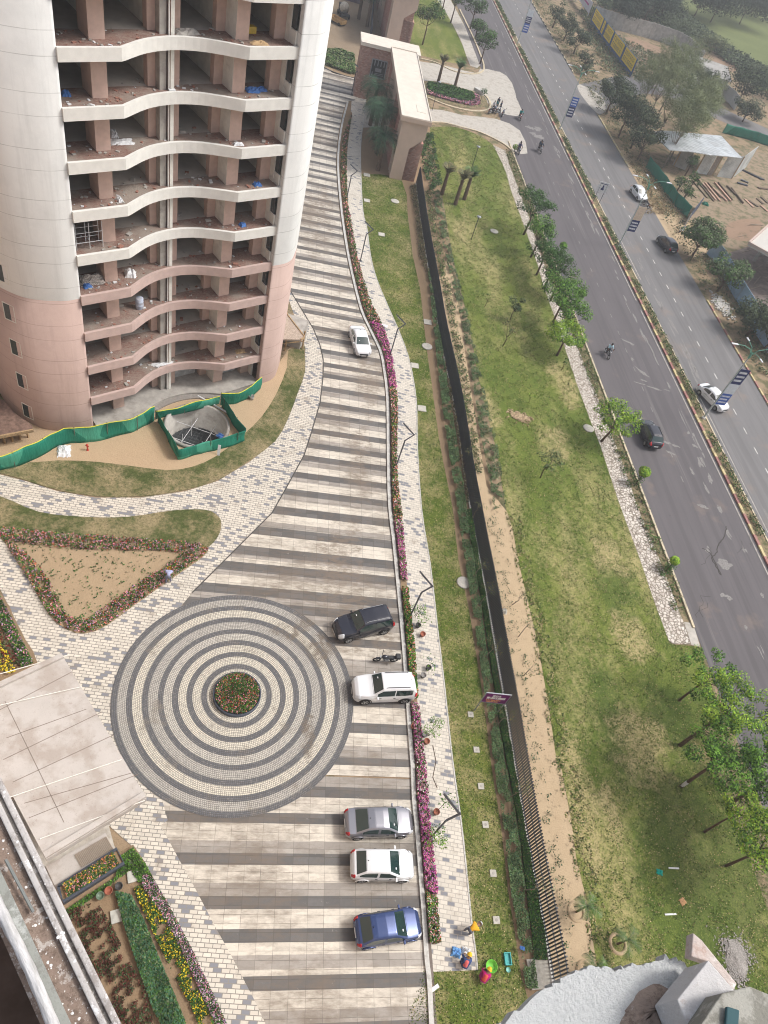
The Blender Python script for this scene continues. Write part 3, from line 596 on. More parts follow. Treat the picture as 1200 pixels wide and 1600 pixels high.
for y0, y1, d in [(62, 150, 48.2), (75, 110, 53.3), (150, 240, 47.6), (30, 60, 53.0)]:
    for k in range(46):
        y = random.uniform(y0, y1); blob(wp, rd(d+random.gauss(0, .28), y), random.uniform(.8, 3.2), random.uniform(.06, .3), ra, .0345+.0005*(k % 4), 10, .5)
struct(wp.build('worn_road_patches', M['worn']))
cr_ = MB()
crk = gl([(1134, 822), (1132, 838), (1122, 852), (1120, 864), (1112, 872), (1118, 884), (1126, 898), (1110, 866), (1098, 858)], 0, 6)
cr_.bar([(p[0]+random.uniform(-.08, .08), p[1]+random.uniform(-.08, .08)) for p in crk], .09, .03, .0365)
for k in range(5):
    p = G(random.uniform(1085, 1180), random.uniform(780, 980)); l = [p]
    for j in range(7): l.append((l[-1][0]+random.uniform(-.3, .5), l[-1][1]+random.uniform(.1, .6)))
    cr_.bar(l, .03, .03, .0362)
struct(cr_.build('road_cracks', plain('crack', (.05, .045, .04), .9)))
# ------------------------------------------------------------------ the curved tower under construction
def wall_mat(name, c, c2):
    t = NT(name, .85, .2); z = t.xyz(t.pos())[2]
    f = t.mth('FRACT', t.mth('DIVIDE', t.mth('ADD', z, .35), 3.17))
    l1 = t.mth('LESS_THAN', t.mth('ABSOLUTE', t.mth('SUBTRACT', f, .02)), .0065)
    l2 = t.mth('LESS_THAN', t.mth('ABSOLUTE', t.mth('SUBTRACT', f, .42)), .0065)
    ln = t.mth('MULTIPLY', t.mth('MAXIMUM', l1, l2), t.ramp(t.noise(.8, 2), [(.3, .35), (.6, 1.0)]))
    a = t.mix(t.noise(.7, 6, .65), c, c2)
    a = t.mix(t.ramp(t.noise(.25, 5, .7), [(.48, 0.0), (.72, .55)]), a, tuple(x*.8 for x in c))
    st = t.n('ShaderNodeMapping'); t.set(st.inputs[0], t.pos()); st.inputs['Scale'].default_value = (2.2, 2.2, .12)
    a = t.mix(t.ramp(t.noise(1.0, 4, .7, st.outputs[0]), [(.52, 0.0), (.75, .42)]), a, tuple(x*.72 for x in c))
    a = t.mix(t.mth('MULTIPLY', ln, .6), a, tuple(x*.4 for x in c))
    t.bump(t.noise(1.6, 5, .6), .25, .05)
    return t.out(a)
W_ = {}
W_['white'] = wall_mat('tower_white_render', (.63, .635, .62), (.70, .70, .68))
W_['pink'] = wall_mat('tower_pink_render', (.44, .325, .285), (.50, .375, .33))
W_['band_w'] = plain('balcony_white', (.70, .69, .65), .8, .2, var=.06, sc=2, dirt=(.42, .38, .33), df=.68)
W_['band_p'] = plain('balcony_pink', (.50, .38, .345), .8, .2, var=.08, sc=2, dirt=(.32, .26, .22), df=.66)
W_['col'] = plain('column_pink', (.52, .38, .32), .85, .2, var=.08, sc=2.5, dirt=(.30, .24, .21), df=.66)
W_['colw'] = plain('plaster_pale', (.66, .65, .60), .85, .2, var=.1, sc=2, dirt=(.30, .27, .24), df=.6)
W_['conc'] = plain('bare_concrete', (.36, .34, .31), .9, .2, var=.2, sc=1.6, dirt=(.17, .15, .13), df=.55)
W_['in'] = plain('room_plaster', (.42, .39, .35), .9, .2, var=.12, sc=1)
W_['glass'] = plain('dark_glass', (.03, .045, .05), .15, .6, var=.2)
def debris_mat():
    t = NT('balcony_debris', .95, .1)
    mp = t.n('ShaderNodeMapping'); t.set(mp.inputs[0], t.pos(math.radians(35))); mp.inputs['Scale'].default_value = (1.2, 5, 1)
    a = t.mix(t.noise(1.2, 5, .7), (.24, .15, .12), (.30, .25, .21))
    a = t.mix(t.ramp(t.noise(3.2, 5, .8, mp.outputs[0]), [(.47, 0.0), (.53, .9)]), a, (.20, .105, .085))
    a = t.mix(t.ramp(t.noise(4.5, 4, .8, mp.outputs[0]), [(.60, 0.0), (.66, .8)]), a, (.46, .40, .35))
    a = t.mix(t.ramp(t.noise(.3, 3, .6), [(.45, 0.0), (.62, .8)]), a, (.31, .275, .235))
    t.bump(t.noise(9, 4, .8), .8, .06)
    return t.out(a)
W_['debris'] = debris_mat()
TA = (-25.22, 39.8); TR = math.atan2(.779, .627)
tower = thing('apartment_tower', 'tall curved apartment tower under construction, white above and pink below, with wavy open balconies', 'building', (TA[0], TA[1], 0), TR)
def tw(x, y, z=0):                          # tower local -> world
    c, s = math.cos(TR), math.sin(TR); return (TA[0]+x*c-y*s, TA[1]+x*s+y*c, z)
FL0, FH, NF = .12, 3.17, 15
arc = [(3.6, 0), (4.3, .42), (5.2, .92), (6.3, 1.32), (7.75, 1.5), (9.2, 1.28), (10.3, .84), (11.2, .38), (11.9, 0)]
edge = [(0, 0)]+cr(arc, 3)+[(15.5, 0)]
def zk(k): return FL0+FH*k
for k in range(1, NF):
    z = zk(k)
    m = MB().prism(edge+[(15.5, 2.5), (0, 2.5)], z-.16, z, 0)
    m.build('balcony_floor', [W_['debris']], tower)
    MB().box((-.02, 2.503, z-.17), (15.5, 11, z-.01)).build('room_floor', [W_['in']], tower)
    MB().bar(edge, .22, z-.66, z+.07, 0, -.1).build('balcony_edge', W_['band_w'] if k > 4 else W_['band_p'], tower)
ztop = zk(NF)-.6
def colp(name, a, b, mat, z0=.1, z1=None):
    return MB().box((a[0], a[1], z0), (b[0], b[1], z1 or ztop)).build(name, mat, tower)
def bicol(name, a, b, mf, ms, z0=.1):       # column with its own colour on front and sides
    x0, y0, x1, y1 = a[0], a[1], b[0], b[1]; v = [(x0,y0,z0),(x1,y0,z0),(x1,y1,z0),(x0,y1,z0),(x0,y0,ztop),(x1,y0,ztop),(x1,y1,ztop),(x0,y1,ztop)]
    m = MB(); m.add(v, [(0,1,5,4)], 0); m.add(v, [(1,2,6,5),(2,3,7,6),(3,0,4,7),(4,5,6,7)], 1); return m.build(name, [mf, ms], tower)
bicol('column', (2.25, 1.07), (3.2, 2.6), W_['col'], W_['col'])
colp('wall_pier', (3.19, 2.45), (3.62, 2.85), W_['col'])
colp('column', (6.33, 2.42), (6.85, 3.0), W_['col'])
colp('shaft_column', (6.86, 1.85), (7.3, 2.9), W_['conc'])
bicol('fin_wall', (7.5, 1.66), (7.74, 3.0), W_['colw'], W_['col'])
colp('column', (7.98, 2.3), (8.42, 2.9), W_['col'])
colp('column', (10.9, 2.4), (11.56, 2.9), W_['col'])
bicol('column', (11.57, 1.07), (12.5, 2.7), W_['col'], W_['colw'])
colp('column', (14.5, 1.3), (15.32, 1.9), W_['col'])
colp('return_wall', (15.33, .78), (15.5, 1.9), W_['colw'])
MB().tube([(7.40, 1.72, .3), (7.40, 1.72, ztop)], .05, 6).build('drain_pipe', W_['band_w'], tower)
for x in (3.25, 6.62, 7.85, 11.3, 15.2):
    MB().box((x-.08, 2.86, .1), (x+.08, 10.9, ztop)).build('partition_wall', W_['colw'], tower)
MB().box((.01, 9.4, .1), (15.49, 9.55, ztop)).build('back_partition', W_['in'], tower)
for k in range(1, NF):                      # small window set in the right return of each balcony
    MB().box((15.40, .18, zk(k)+.9), (15.47, .76, zk(k)+2.5)).build('side_window', W_['glass'], tower)
    MB().box((15.36, .10, zk(k)+.02), (15.5, .76, zk(k)+.88)).build('sill_wall', W_['colw'], tower)
Lw = cr([(0.02, -.06), (-1.1, -.02), (-2.45, .5), (-3.5, 1.25), (-4.3, 2.45), (-4.85, 3.8), (-5.08, 5.3), (-5.1, 8), (-5.1, 20)], 5)
Rw = cr([(15.5, -.34), (16.7, -.32), (17.5, .0), (18.2, .65), (19.3, 1.9), (20.1, 3.3), (20.45, 5), (20.5, 8), (20.5, 20)], 5)
def wallmesh(line, z0, z1, sgn, name, mat, th=.42):
    n = len(line); P = [Vector(p) for p in line]; vs = []
    for i in range(n):
        d = (P[min(i+1, n-1)]-P[max(i-1, 0)]).normalized(); q = Vector((-d.y, d.x))*sgn*th
        a, b = P[i], P[i]+q; vs += [(a.x, a.y, z0), (a.x, a.y, z1), (b.x, b.y, z1), (b.x, b.y, z0)]
    fs = []
    for i in range(n-1):
        k = 4*i; fs += [(k, k+4, k+5, k+1), (k+1, k+5, k+6, k+2), (k+2, k+6, k+7, k+3)]
    fs += [(0, 1, 2, 3), (4*n-4, 4*n-1, 4*n-2, 4*n-3)]
    o = MB().add(vs, fs).build(name, mat, tower)
    for i, p in enumerate(o.data.polygons): p.use_smooth = (i < 3*(n-1) and i % 3 == 0)
    return o
zt = 12.66
for line, sg in ((Lw, -1), (Rw, 1)):
    wallmesh(line, .02, zt, sg, 'lower_wall', W_['pink']); wallmesh([(p[0], p[1]) for p in line], zt+.003, ztop+1.2, sg, 'upper_wall', W_['white'])
MB().box((-5.1, 20, 0), (20.5, 20.3, ztop+1.2)).build('rear_wall', W_['white'], tower)
MB().prism([(p[0]+.1, p[1]+.1) for p in Lw[::3]][::-1]+[(p[0]-.1, p[1]+.1) for p in Rw[::3]], ztop, ztop+.3).build('roof', W_['conc'], tower)
# windows of the curved left wall: height from their measured places
def wz(px, base):
    d = math.hypot(*base); w = RC @ np.array([px[0]-600., px[1]-800., FOC]); return H-d/(math.hypot(w[0], w[1])/-w[2])
def tower_window(c, tang, z0, z1, w):
    t = Vector((tang[0], tang[1], 0)).normalized(); n = Vector((t.y, -t.x, 0))
    if n.dot(Vector((c[0]-8, c[1]-12, 0))) < 0: n = -n
    R_ = Matrix.Translation((c[0], c[1], 0)) @ Matrix(((t.x, n.x, 0, 0), (t.y, n.y, 0, 0), (0, 0, 1, 0), (0, 0, 0, 1)))
    f = MB()
    for a, b in (((-w/2, -.05, z0), (-w/2+.06, .035, z1)), ((w/2-.06, -.05, z0), (w/2, .035, z1)), ((-w/2+.06, -.05, z1-.06), (w/2-.06, .035, z1)), ((-w/2+.06, -.05, z0), (w/2-.06, .05, z0+.06))): f.box(a, b, 0, R_)
    o = f.build('window', W_['colw'], tower)
    MB().box((-w/2+.06, -.05, z0+.06), (w/2-.06, .018, z1-.06), 0, R_).build('glass', W_['glass'], o)
for i in range(13):
    z0 = zk(i)+.95
    tower_window((-4.22, 2.33), (-.8, 1.3), z0-.5, z0+.95, .95)
    tower_window((-5.1, 7.4), (0, 1), z0-.3, z0+.9, .9)
# ground storey plinth and step
pl = [(0.2, -.35), (3.4, -.5)]+[(a, b-.75) for a, b in cr(arc, 3)][2:-2]+[(12.1, -.55), (15.45, -.4), (15.45, 9), (.2, 9)]
MB().prism(pl, .0, .34).build('plinth', W_['conc'], tower)
MB().prism([(a, b-.55 if b < 5 else 1.0) for a, b in pl[:-2]]+[(15.4, 1), (.2, 1)], .0, .17).build('plinth_step', plain('rough_concrete', (.24, .22, .2), .9, dirt=(.4, .38, .34), df=.55), tower)
for x0, x1, y in ((8.6, 10.7, 2.9), (12.7, 14.3, 1.9)):
    bl = MB()
    for r in range(7):
        for c in range(4):
            w = (x1-x0)/4; bl.box((x0+c*w, y+.004*((r+c) % 2), .36+r*.24), (x0+(c+1)*w, y+.2, .36+r*.24+.24))
    bl.build('block_wall', plain('pale_blocks', (.42, .42, .41), .9, var=.25, sc=3), tower)
# ------------------------------------------------------------------ loose things left on the balconies
def on_balcony(x, y, k): return tw(x, y, zk(k)+.005)
c_w = plain('white_tarp', (.62, .63, .64), .6, dirt=(.35, .33, .3), df=.6); c_b = plain('blue_tarp', (.06, .16, .42), .55)
c_y = plain('yellow_plastic', (.6, .42, .06), .5); c_t = plain('timber', (.36, .25, .14), .85, var=.3, sc=8)
def crumple(name, w, d, h, mat, n=9, seed=0):
    r = random.Random(seed); m = MB(); vs = []
    for j in range(n):
        for i in range(n):
            u, v = i/(n-1)-.5, j/(n-1)-.5; e = max(0, 1-(2*max(abs(u), abs(v)))**3)
            vs.append((u*w*(1+r.uniform(-.12, .12)), v*d*(1+r.uniform(-.12, .12)), .02+e*h*r.uniform(.35, 1)))
    fs = [(j*n+i, j*n+i+1, (j+1)*n+i+1, (j+1)*n+i) for j in range(n-1) for i in range(n-1)]
    b = len(vs); vs += [(v[0], v[1], 0.0) for v in vs]
    ring = [i for i in range(n)]+[j*n+n-1 for j in range(1, n)]+[(n-1)*n+i for i in range(n-2, -1, -1)]+[j*n for j in range(n-2, 0, -1)]
    fs += [(ring[i], b+ring[i], b+ring[(i+1) % len(ring)], ring[(i+1) % len(ring)]) for i in range(len(ring))]
    fs += [(b+j*n+i, b+(j+1)*n+i, b+(j+1)*n+i+1, b+j*n+i+1) for j in range(n-1) for i in range(n-1)]
    return MB().add(vs, fs).build(name, mat, None)
def put(o, loc, rz=0.0): o.location = loc; o.rotation_euler = (0, 0, rz); return o
stuffs = [(4.3, 2.0, 7, 'tarp', 1.5, .8, .12, c_w, 'crumpled white tarp on the sixth white balcony left of the pipes'), (4.2, 3.0, 7, 'sack', .5, 1.0, .3, c_w, 'white sack leaning behind the crumpled tarp on its balcony'),
          (12.0, .5, 7, 'sack', .7, .4, .22, c_w, 'white cement sack at the balcony kink beside the right column'), (13.2, 1.2, 8, 'sack', .9, .6, .3, c_b, 'blue and white sack heaped in the right bay, second open floor from the top'),
          (13.9, 1.3, 8, 'sack', .8, .5, .25, c_b, 'low blue sack right of the taller one in the same bay'), (.9, 1.6, 8, 'sack', .5, .5, .3, c_b, 'small blue sack in the shaded leftmost bay'),
          (13.9, .6, 6, 'sack', .6, .5, .3, c_b, 'blue sack lying by the right end of a white balcony'), (13.0, .7, 5, 'bucket_box', .5, .5, .3, c_b, 'blue crate on the rubble of the lowest white balcony, right end'),
          (3.4, .6, 6, 'sack', .35, .5, .35, c_w, 'pale sack standing at the foot of the left column'), (4.3, 1.4, 4, 'sack', .8, .8, .6, c_w, 'large white sack on the top pink balcony beside the left column'),
          (1.4, 1.4, 4, 'rubbish_heap', 1.8, 1.0, .7, plain('mixed_rubbish', (.36, .33, .3), .8, var=.7, sc=14), 'heap of mixed rubbish and blue plastic in the leftmost bay of the top pink floor'),
          (.9, .9, 4, 'sack', .6, .5, .3, c_b, 'blue plastic bag at the foot of the rubbish heap'), (7.0, .9+.9, 1, 'tarp', 1.8, .5, .1, c_w, 'thin white sheet along the lowest pink balcony'),
          (14.1, 1.0, 1, 'pallet', .9, .6, .12, c_t, 'timber pallet on the lowest pink balcony, right end'), (12.9, .4, 9, 'sand_heap', 1.2, .5, .25, plain('orange_sand', (.45, .31, .17), .95), 'small orange sand heap at the edge of the top open balcony'),
          (8.7, 2.0, 9, 'sand_heap', 1.6, .8, .3, W_['conc'], 'grey gravel heap in the middle bay of the top open balcony')]
for i, (x, y, k, nm, w, d, h, mt, lb) in enumerate(stuffs):
    o = put(crumple(nm, w, d, h, mt, seed=i), on_balcony(x, y, k), TR+random.uniform(-.4, .4)); tag(o, lb, nm.split('_')[-1] if nm != 'bucket_box' else 'crate')
put(tag(MB().box((-.3, -.22, 0), (.3, .22, .4)).build('yellow_crate', c_y, None, bevel=.02), 'yellow crate inside the right bay of the top open floor', 'crate'), on_balcony(13.3, 2.2, 9), TR)
b = MB().lathe([(.0, 0), (.28, 0), (.3, .05), (.3, .3), (.315, .32), (.3, .34), (.3, .6), (.315, .62), (.3, .64), (.3, .9), (.27, .93), (.0, .93)], 18, cap=False).build('barrel', plain('pale_blue_drum', (.42, .47, .58), .5, dirt=(.4, .35, .3), df=.5), None, True)
put(tag(b, 'pale blue drum standing on the second pink balcony from the top', 'barrel'), on_balcony(5.0, 1.55, 3))
sc = MB()
for x in (0, .9, 1.8):
    for y in (0, .7): sc.tube([(x, y, 0), (x, y, 1.9)], .025, 6)
for z in (.5, 1.2):
    for y in (0, .7): sc.tube([(0, y, z), (1.8, y, z)], .02, 6)
put(tag(sc.build('scaffold_frame', c_w), 'white pipe frame standing in the leftmost bay of the lowest white floor', 'scaffold'), on_balcony(.3, .6, 5), TR)
rb = MB(); rr = random.Random(5)
for k in range(1, 11):
    for j in range(70):
        x = rr.uniform(.3, 15); y = (0 if x < 3.6 or x > 11.9 else 1.5*(1-((x-7.75)/4.15)**2))+rr.uniform(.15, 1.1 if (2 < x < 3.3 or 11.4 < x < 12.6) else 2.2)
        q = tw(x, y, zk(k)); s_ = rr.uniform(.02, .075)*(1.8 if rr.random() < .08 else 1)
        R_ = Matrix.Translation(q) @ Matrix.Rotation(rr.uniform(0, 3), 4, 'Z'); rb.box((-s_*1.6, -s_, 0), (s_*1.6, s_, s_*.9), rr.choice((0, 0, 0, 1, 1, 1, 2)), R_)
tag(rb.build('rubble', [plain('brick_rubble', (.30, .15, .11), .9, var=.3, sc=20), W_['conc'], c_w]), 'broken brick and plaster rubble scattered over the open balconies', 'rubble', None, 'stuff')
# ------------------------------------------------------------------ pit with net enclosure, green net fence
def net_mat():
    t = NT('green_net', .75, .2)
    a = t.mix(t.noise(1.2, 5, .7), (.010, .13, .085), (.018, .21, .14))
    v = t.vor(.45, None, 'F1', 'Color'); s = t.n('ShaderNodeSeparateColor'); t.set(s.inputs[0], v)
    a = t.mix(t.ramp(s.outputs[0], [(.80, 0.0), (.81, .5)], 'CONSTANT'), a, (.10, .40, .28))
    st = t.n('ShaderNodeMapping'); t.set(st.inputs[0], t.pos()); st.inputs['Scale'].default_value = (3, 3, .5)
    t.bump(t.noise(1.0, 4, .6, st.outputs[0]), .5, .15)
    return t.out(a)
netm = net_mat(); yel = plain('yellow_rope', (.62, .60, .05), .5); polem = plain('fence_pole', (.12, .14, .1), .8)
def netfence(name, label, line, h, rope=True, lean=.0, seg=.35, cat='fence', sag=.12):
    root = thing(name, label, cat, (line[0][0], line[0][1], 0))
    L = resample(line, max(4, int(sum(math.dist(line[i], line[i+1]) for i in range(len(line)-1))/seg)))
    hs = h if callable(h) else (lambda u: h); n = len(L); vs = []; top_ = []
    for i, p in enumerate(L):
        d = L[min(i+1, n-1)]-L[max(i-1, 0)]; d /= np.linalg.norm(d); q = np.array([-d[1], d[0]]); u = i/(n-1)
        for j in range(6):
            z = hs(u)*j/5; w = math.sin(i*1.3+j*.5+math.sin(i*.31)*2)*.025+math.sin(i*.43)*.07*(1-j/5)+math.sin(i*.17+j)*.05
            vs.append((p[0]+q[0]*(w+lean*z)-line[0][0], p[1]+q[1]*(w+lean*z)-line[0][1], .02+z-(sag*abs(math.sin(i*.32)) if j == 5 else 0)))
        top_.append(vs[-1])
    fs = [(i*6+j, (i+1)*6+j, (i+1)*6+j+1, i*6+j+1) for i in range(n-1) for j in range(5)]
    o = MB().add(vs, fs).build('net', netm, root, True)
    md = o.modifiers.new('s', 'SOLIDIFY'); md.thickness = .02
    if rope: MB().tube([(v[0], v[1], v[2]+.02) for v in top_], .035, 5).build('top_rope', yel, root)
    for i in range(0, n, max(4, int(2.6/seg))): MB().tube([(top_[i][0], top_[i][1], 0), (top_[i][0], top_[i][1], top_[i][2]+.12)], .03, 6).build('pole', polem, root)
    return root
netfence('net_fence', 'long green net fence with yellow top rope along the foot of the pink tower wall', [G(*p) for p in [(-30, 748), (0, 738), (28, 730), (62, 715), (85, 702), (103, 695), (145, 690), (183, 682), (207, 677), (241, 658)]], 1.75, True, 0, cat='fence')
netfence('net_fence', 'green net fence with yellow rope running behind the round pit', [G(*p) for p in [(243, 656), (275, 650), (310, 640), (343, 632)]], 1.0)
netfence('net_fence', 'wrinkled green net screen right of the pit, ending at the tower corner', [G(*p) for p in [(344, 634), (370, 633), (392, 622), (407, 608)]], 1.5)
netfence('net_fence', 'low green net enclosure around the round pit', [G(*p) for p in [(246, 660), (262, 690), (279, 720), (330, 706), (384, 689), (364, 664), (347, 636)]], 1.35, False)
pit = thing('pit', 'round concrete shaft with rebar grid inside the green net enclosure', 'pit', (pc[0], pc[1], 0))
MB().lathe([(pr, .12), (pr-.01, .3), (pr-.25, .3), (pr-.3, -2.5), (0, -2.5)], 40, cap=False).build('shaft_wall', W_['conc'], pit, True)
gr = MB()
for i in range(-6, 7):
    w = math.sqrt(max(0, (pr-.35)**2-(i*.38)**2)); gr.tube([(i*.38, -w, -2.3), (i*.38, w, -2.3)], .02, 4); gr.tube([(-w, i*.38, -2.27), (w, i*.38, -2.27)], .02, 4)
gr.build('rebar_grid', plain('grey_steel', (.10, .11, .11), .6), pit)
gr = MB()
for a in (-.9, .9): gr.tube([(a, -pr+.4, -1.2), (a, pr-.4, -1.2)], .025, 5); gr.tube([(-pr+.4, a*1.1, -1.17), (pr-.4, a*1.1, -1.17)], .025, 5)
for a, b in ((.9, .95), (-.9, .95), (.9, -.95), (-.9, -.95)): gr.tube([(a, b, -2.3), (a, b, -.4)], .022, 5)
gr.build('pipe_frame', c_w, pit)
MB().sheet([(math.cos(t)*(pr-.32), math.sin(t)*(pr-.32)) for t in np.linspace(0, 6.283, 30)[:-1]], -2.44).build('pit_floor', plain('dark_wet_floor', (.045, .05, .055), .4, .5), pit)
put(tag(crumple('tarp', 1.6, .5, .25, c_b, seed=3), 'bright blue plastic sheet at the lower right rim of the pit', 'tarp'), (*G(352, 686), .05), -.2)
put(tag(crumple('tarp', 1.0, 1.3, .35, c_w, seed=8), 'folded white sheet lying below the green net fence', 'tarp'), (*G(100, 706), .05), .5)
hy = MB().lathe([(.0, 0), (.1, 0), (.1, .04), (.06, .05), (.06, .55), (.1, .57), (.1, .64), (.05, .68), (0, .7)], 12, cap=False).tube([(-.14, 0, .48), (.14, 0, .48)], .045, 8)
put(tag(hy.build('hydrant', plain('hydrant_red', (.45, .05, .03), .5)), 'small red hydrant in the sand below the green net fence', 'hydrant'), (*G(137, 704), .04))
put(tag(MB().box((-.12, -.02, 0), (.12, .02, 1.0)).build('plank', c_w), 'grey plank leaning on the front of the pit enclosure', 'plank'), (*G(341, 712), .04)).rotation_euler = (-.3, 0, .2)
bk = put(tag(MB().lathe([(0, 0), (.19, 0), (.24, .38), (.22, .38), (.17, .03), (0, .03)], 16, cap=False).build('bucket', plain('grey_tub', (.3, .29, .27), .7), None, True), 'grey tub standing at the foot of the right green net screen', 'bucket'), (*G(393, 624), .04))
put(tag(MB().tube([(0, 0, 0), (3.6, -.9, .06)], .09, 8).build('pipe', c_w), 'white pipe lying between the plinth and the pit net', 'pipe'), (*G(309, 620), .1))
# low timber-edged hut with mono-pitch roof behind the right wall, rusty deck at the left foot
hut = thing('guard_hut', 'small hut with a pointed gravel roof beside the right corner of the tower', 'hut', (*G(455, 545), 0))
h0 = Vector(G(455, 545)); rp = [Vector(G(x, y, 2.3))-h0 for x, y in ((443, 470), (449, 492), (476, 527), (470, 531), (425, 530), (410, 480))]
MB().prism([(p.x, p.y) for p in rp], 2.2, 2.34).build('roof', plain('gravel_roof', (.38, .31, .25), .95, var=.3, sc=8), hut)
MB().bar([(p.x, p.y) for p in rp[:4]], .1, 2.16, 2.42).build('roof_edge', c_t, hut)
ps = [Vector(G(x, y))-h0 for x, y in ((472, 545), (445, 548), (430, 550))]
for p in ps: MB().box((p.x-.07, p.y-.07, 0), (p.x+.07, p.y+.07, 2.2)).build('post', c_t, hut)
MB().bar([(p.x, p.y) for p in ps], .06, .9, 1.0).build('rail', c_t, hut)
MB().box((ps[2].x-.3, ps[2].y+1.6, 0), (ps[0].x-.2, ps[0].y+1.8, 2.2)).build('wall', W_['conc'], hut)
dk_ = thing('site_deck', 'rusty corrugated deck on timber props at the left foot of the tower', 'deck', (*G(0, 700), 0)); d0 = Vector(G(0, 700))
dp = [Vector(G(x, y, 1.4))-d0 for x, y in ((-60, 600), (5, 625), (22, 645), (50, 664), (52, 672), (0, 682), (-60, 700))]
MB().prism([(p.x, p.y) for p in dp], 1.3, 1.4).build('deck_sheet', plain('rusty_sheet', (.17, .11, .085), .8, var=.4, sc=4), dk_)
for i in range(8):
    p = Vector(G(-40+i*12, 705-i*3))-d0; MB().box((p.x-.06, p.y-.06, 0), (p.x+.06, p.y+.06, 1.3)).build('prop', c_t, dk_)
MB().bar([(dp[i].x, dp[i].y) for i in (6, 5, 4)], .12, 1.22, 1.5).build('edge_board', c_t, dk_)
# ------------------------------------------------------------------ vegetation
def leafm(name, c, v=.35):
    t = NT(name, .7, .15)
    oi = t.vor(1.6, None, 'F1', 'Color'); s = t.n('ShaderNodeSeparateColor'); t.set(s.inputs[0], oi)
    a = t.mix(s.outputs[0], tuple(x*(1-v) for x in c), tuple(min(1, x*(1+v)) for x in c))
    t.b.inputs['Subsurface Weight'].default_value = 0.0
    return t.out(a)
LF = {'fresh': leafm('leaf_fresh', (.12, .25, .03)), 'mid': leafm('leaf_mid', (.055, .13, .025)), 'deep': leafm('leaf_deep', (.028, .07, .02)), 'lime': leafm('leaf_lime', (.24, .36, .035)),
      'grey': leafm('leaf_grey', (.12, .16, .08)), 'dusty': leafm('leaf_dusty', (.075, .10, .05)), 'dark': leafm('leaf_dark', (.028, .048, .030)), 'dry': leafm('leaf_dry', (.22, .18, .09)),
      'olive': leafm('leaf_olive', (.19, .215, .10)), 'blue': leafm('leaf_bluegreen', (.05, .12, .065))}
bark = plain('bark', (.115, .08, .055), .9, .1, var=.3, sc=8); barkg = plain('bark_grey', (.22, .19, .15), .9, .1, var=.3, sc=8)
def crownquads(centres, n, size, tilt=.8, flat=.75):
    out = []; cid = []
    for i, (c, r) in enumerate(centres):
        k = max(6, int(n*(r**1.6))); d = rng.normal(size=(k, 3)); d /= np.linalg.norm(d, axis=1)[:, None]
        rad = r*rng.uniform(.35, 1.0, k)**.6; P = np.array(c)+d*rad[:, None]*np.array([1, 1, flat])
        out.append(leaves(P, size, tilt, .55, d*.7)); cid += [i]*k
    return np.concatenate(out), np.array(cid)
RTREE = dict(clumps=1)
def tree(base, h, cr_, label, name='tree', cat='tree', kind=('fresh', 'mid', 'deep'), group=None, clumps=14, cs=.75, dens=70, leaf=.2, trunk=.12, z0=.45, lean=(0, 0), bk=None, flat=.7, limbs=7, seed=None, tilt=.8, shape=1.0):
    if name == 'street_tree' and group == NG: clumps = int(clumps*1.9); cs *= .86; cr_ *= 1.16; dens *= 1.5
    if name == 'road_tree': clumps = int(clumps*1.7); cs *= .72; dens = 165; leaf = .17; cr_ *= 1.12
    if name == 'feathery_tree': dens *= 2.2; limbs = 9; cs *= 1.05
    r = random.Random(seed if seed is not None else int(base[0]*7+base[1]*13)); x, y = base
    root = thing(name, label, cat, (x, y, 0), 0, group)
    lx, ly = lean; hc = h*z0; top = Vector((lx, ly, hc))
    mb = MB(); bend = Vector((r.uniform(-.15, .15), r.uniform(-.15, .15), 0))
    mb.tube([(0, 0, -.05), (bend.x*.5+lx*.3, bend.y*.5+ly*.3, hc*.4), (bend.x+lx*.75, bend.y+ly*.75, hc*.8), top], [trunk*1.3, trunk, trunk*.85, trunk*.7], 8)
    cents = []; zc = hc+(h-hc)*.5; vr = (h-hc)*.5
    for i in range(clumps):
        a = i*2.4+r.uniform(-.4, .4); u = math.sqrt((i+.6)/clumps)
        rr = cr_*u*r.uniform(.75, 1.0)*shape; zz = zc+r.uniform(-.55, 1)*vr*math.sqrt(max(.05, 1-u*u*.8))
        c = Vector((lx+rr*math.cos(a), ly+rr*math.sin(a), zz)); cents.append((tuple(c), cs*r.uniform(.6, 1.15)))
        if i % max(1, clumps//limbs) == 0:
            m_ = top.lerp(c, .5)+Vector((0, 0, -.1*h*r.random())); mb.tube([top*.98, m_, c], [trunk*.42, trunk*.26, trunk*.1], 5)
    mb.build('trunk', bk or bark, root, True)
    cents = [(c, q*1.28) for c, q in cents]
    V, cid = crownquads(cents, dens*1.9, leaf, tilt, flat)
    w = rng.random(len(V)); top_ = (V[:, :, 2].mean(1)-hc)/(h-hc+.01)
    mi = np.where(w+top_*.7 > 1.0, 0, np.where(w+top_*.4 > .45, 1, 2)); cl = (np.array([r.random() for _ in cents]) < .28)[cid]; mi = np.where(cl & (w > .35), 0, mi)  # leaf colour pales toward the crown top, painting in light and shade
    quads('crown', V, [LF[k] for k in kind], mi, root)
    return root
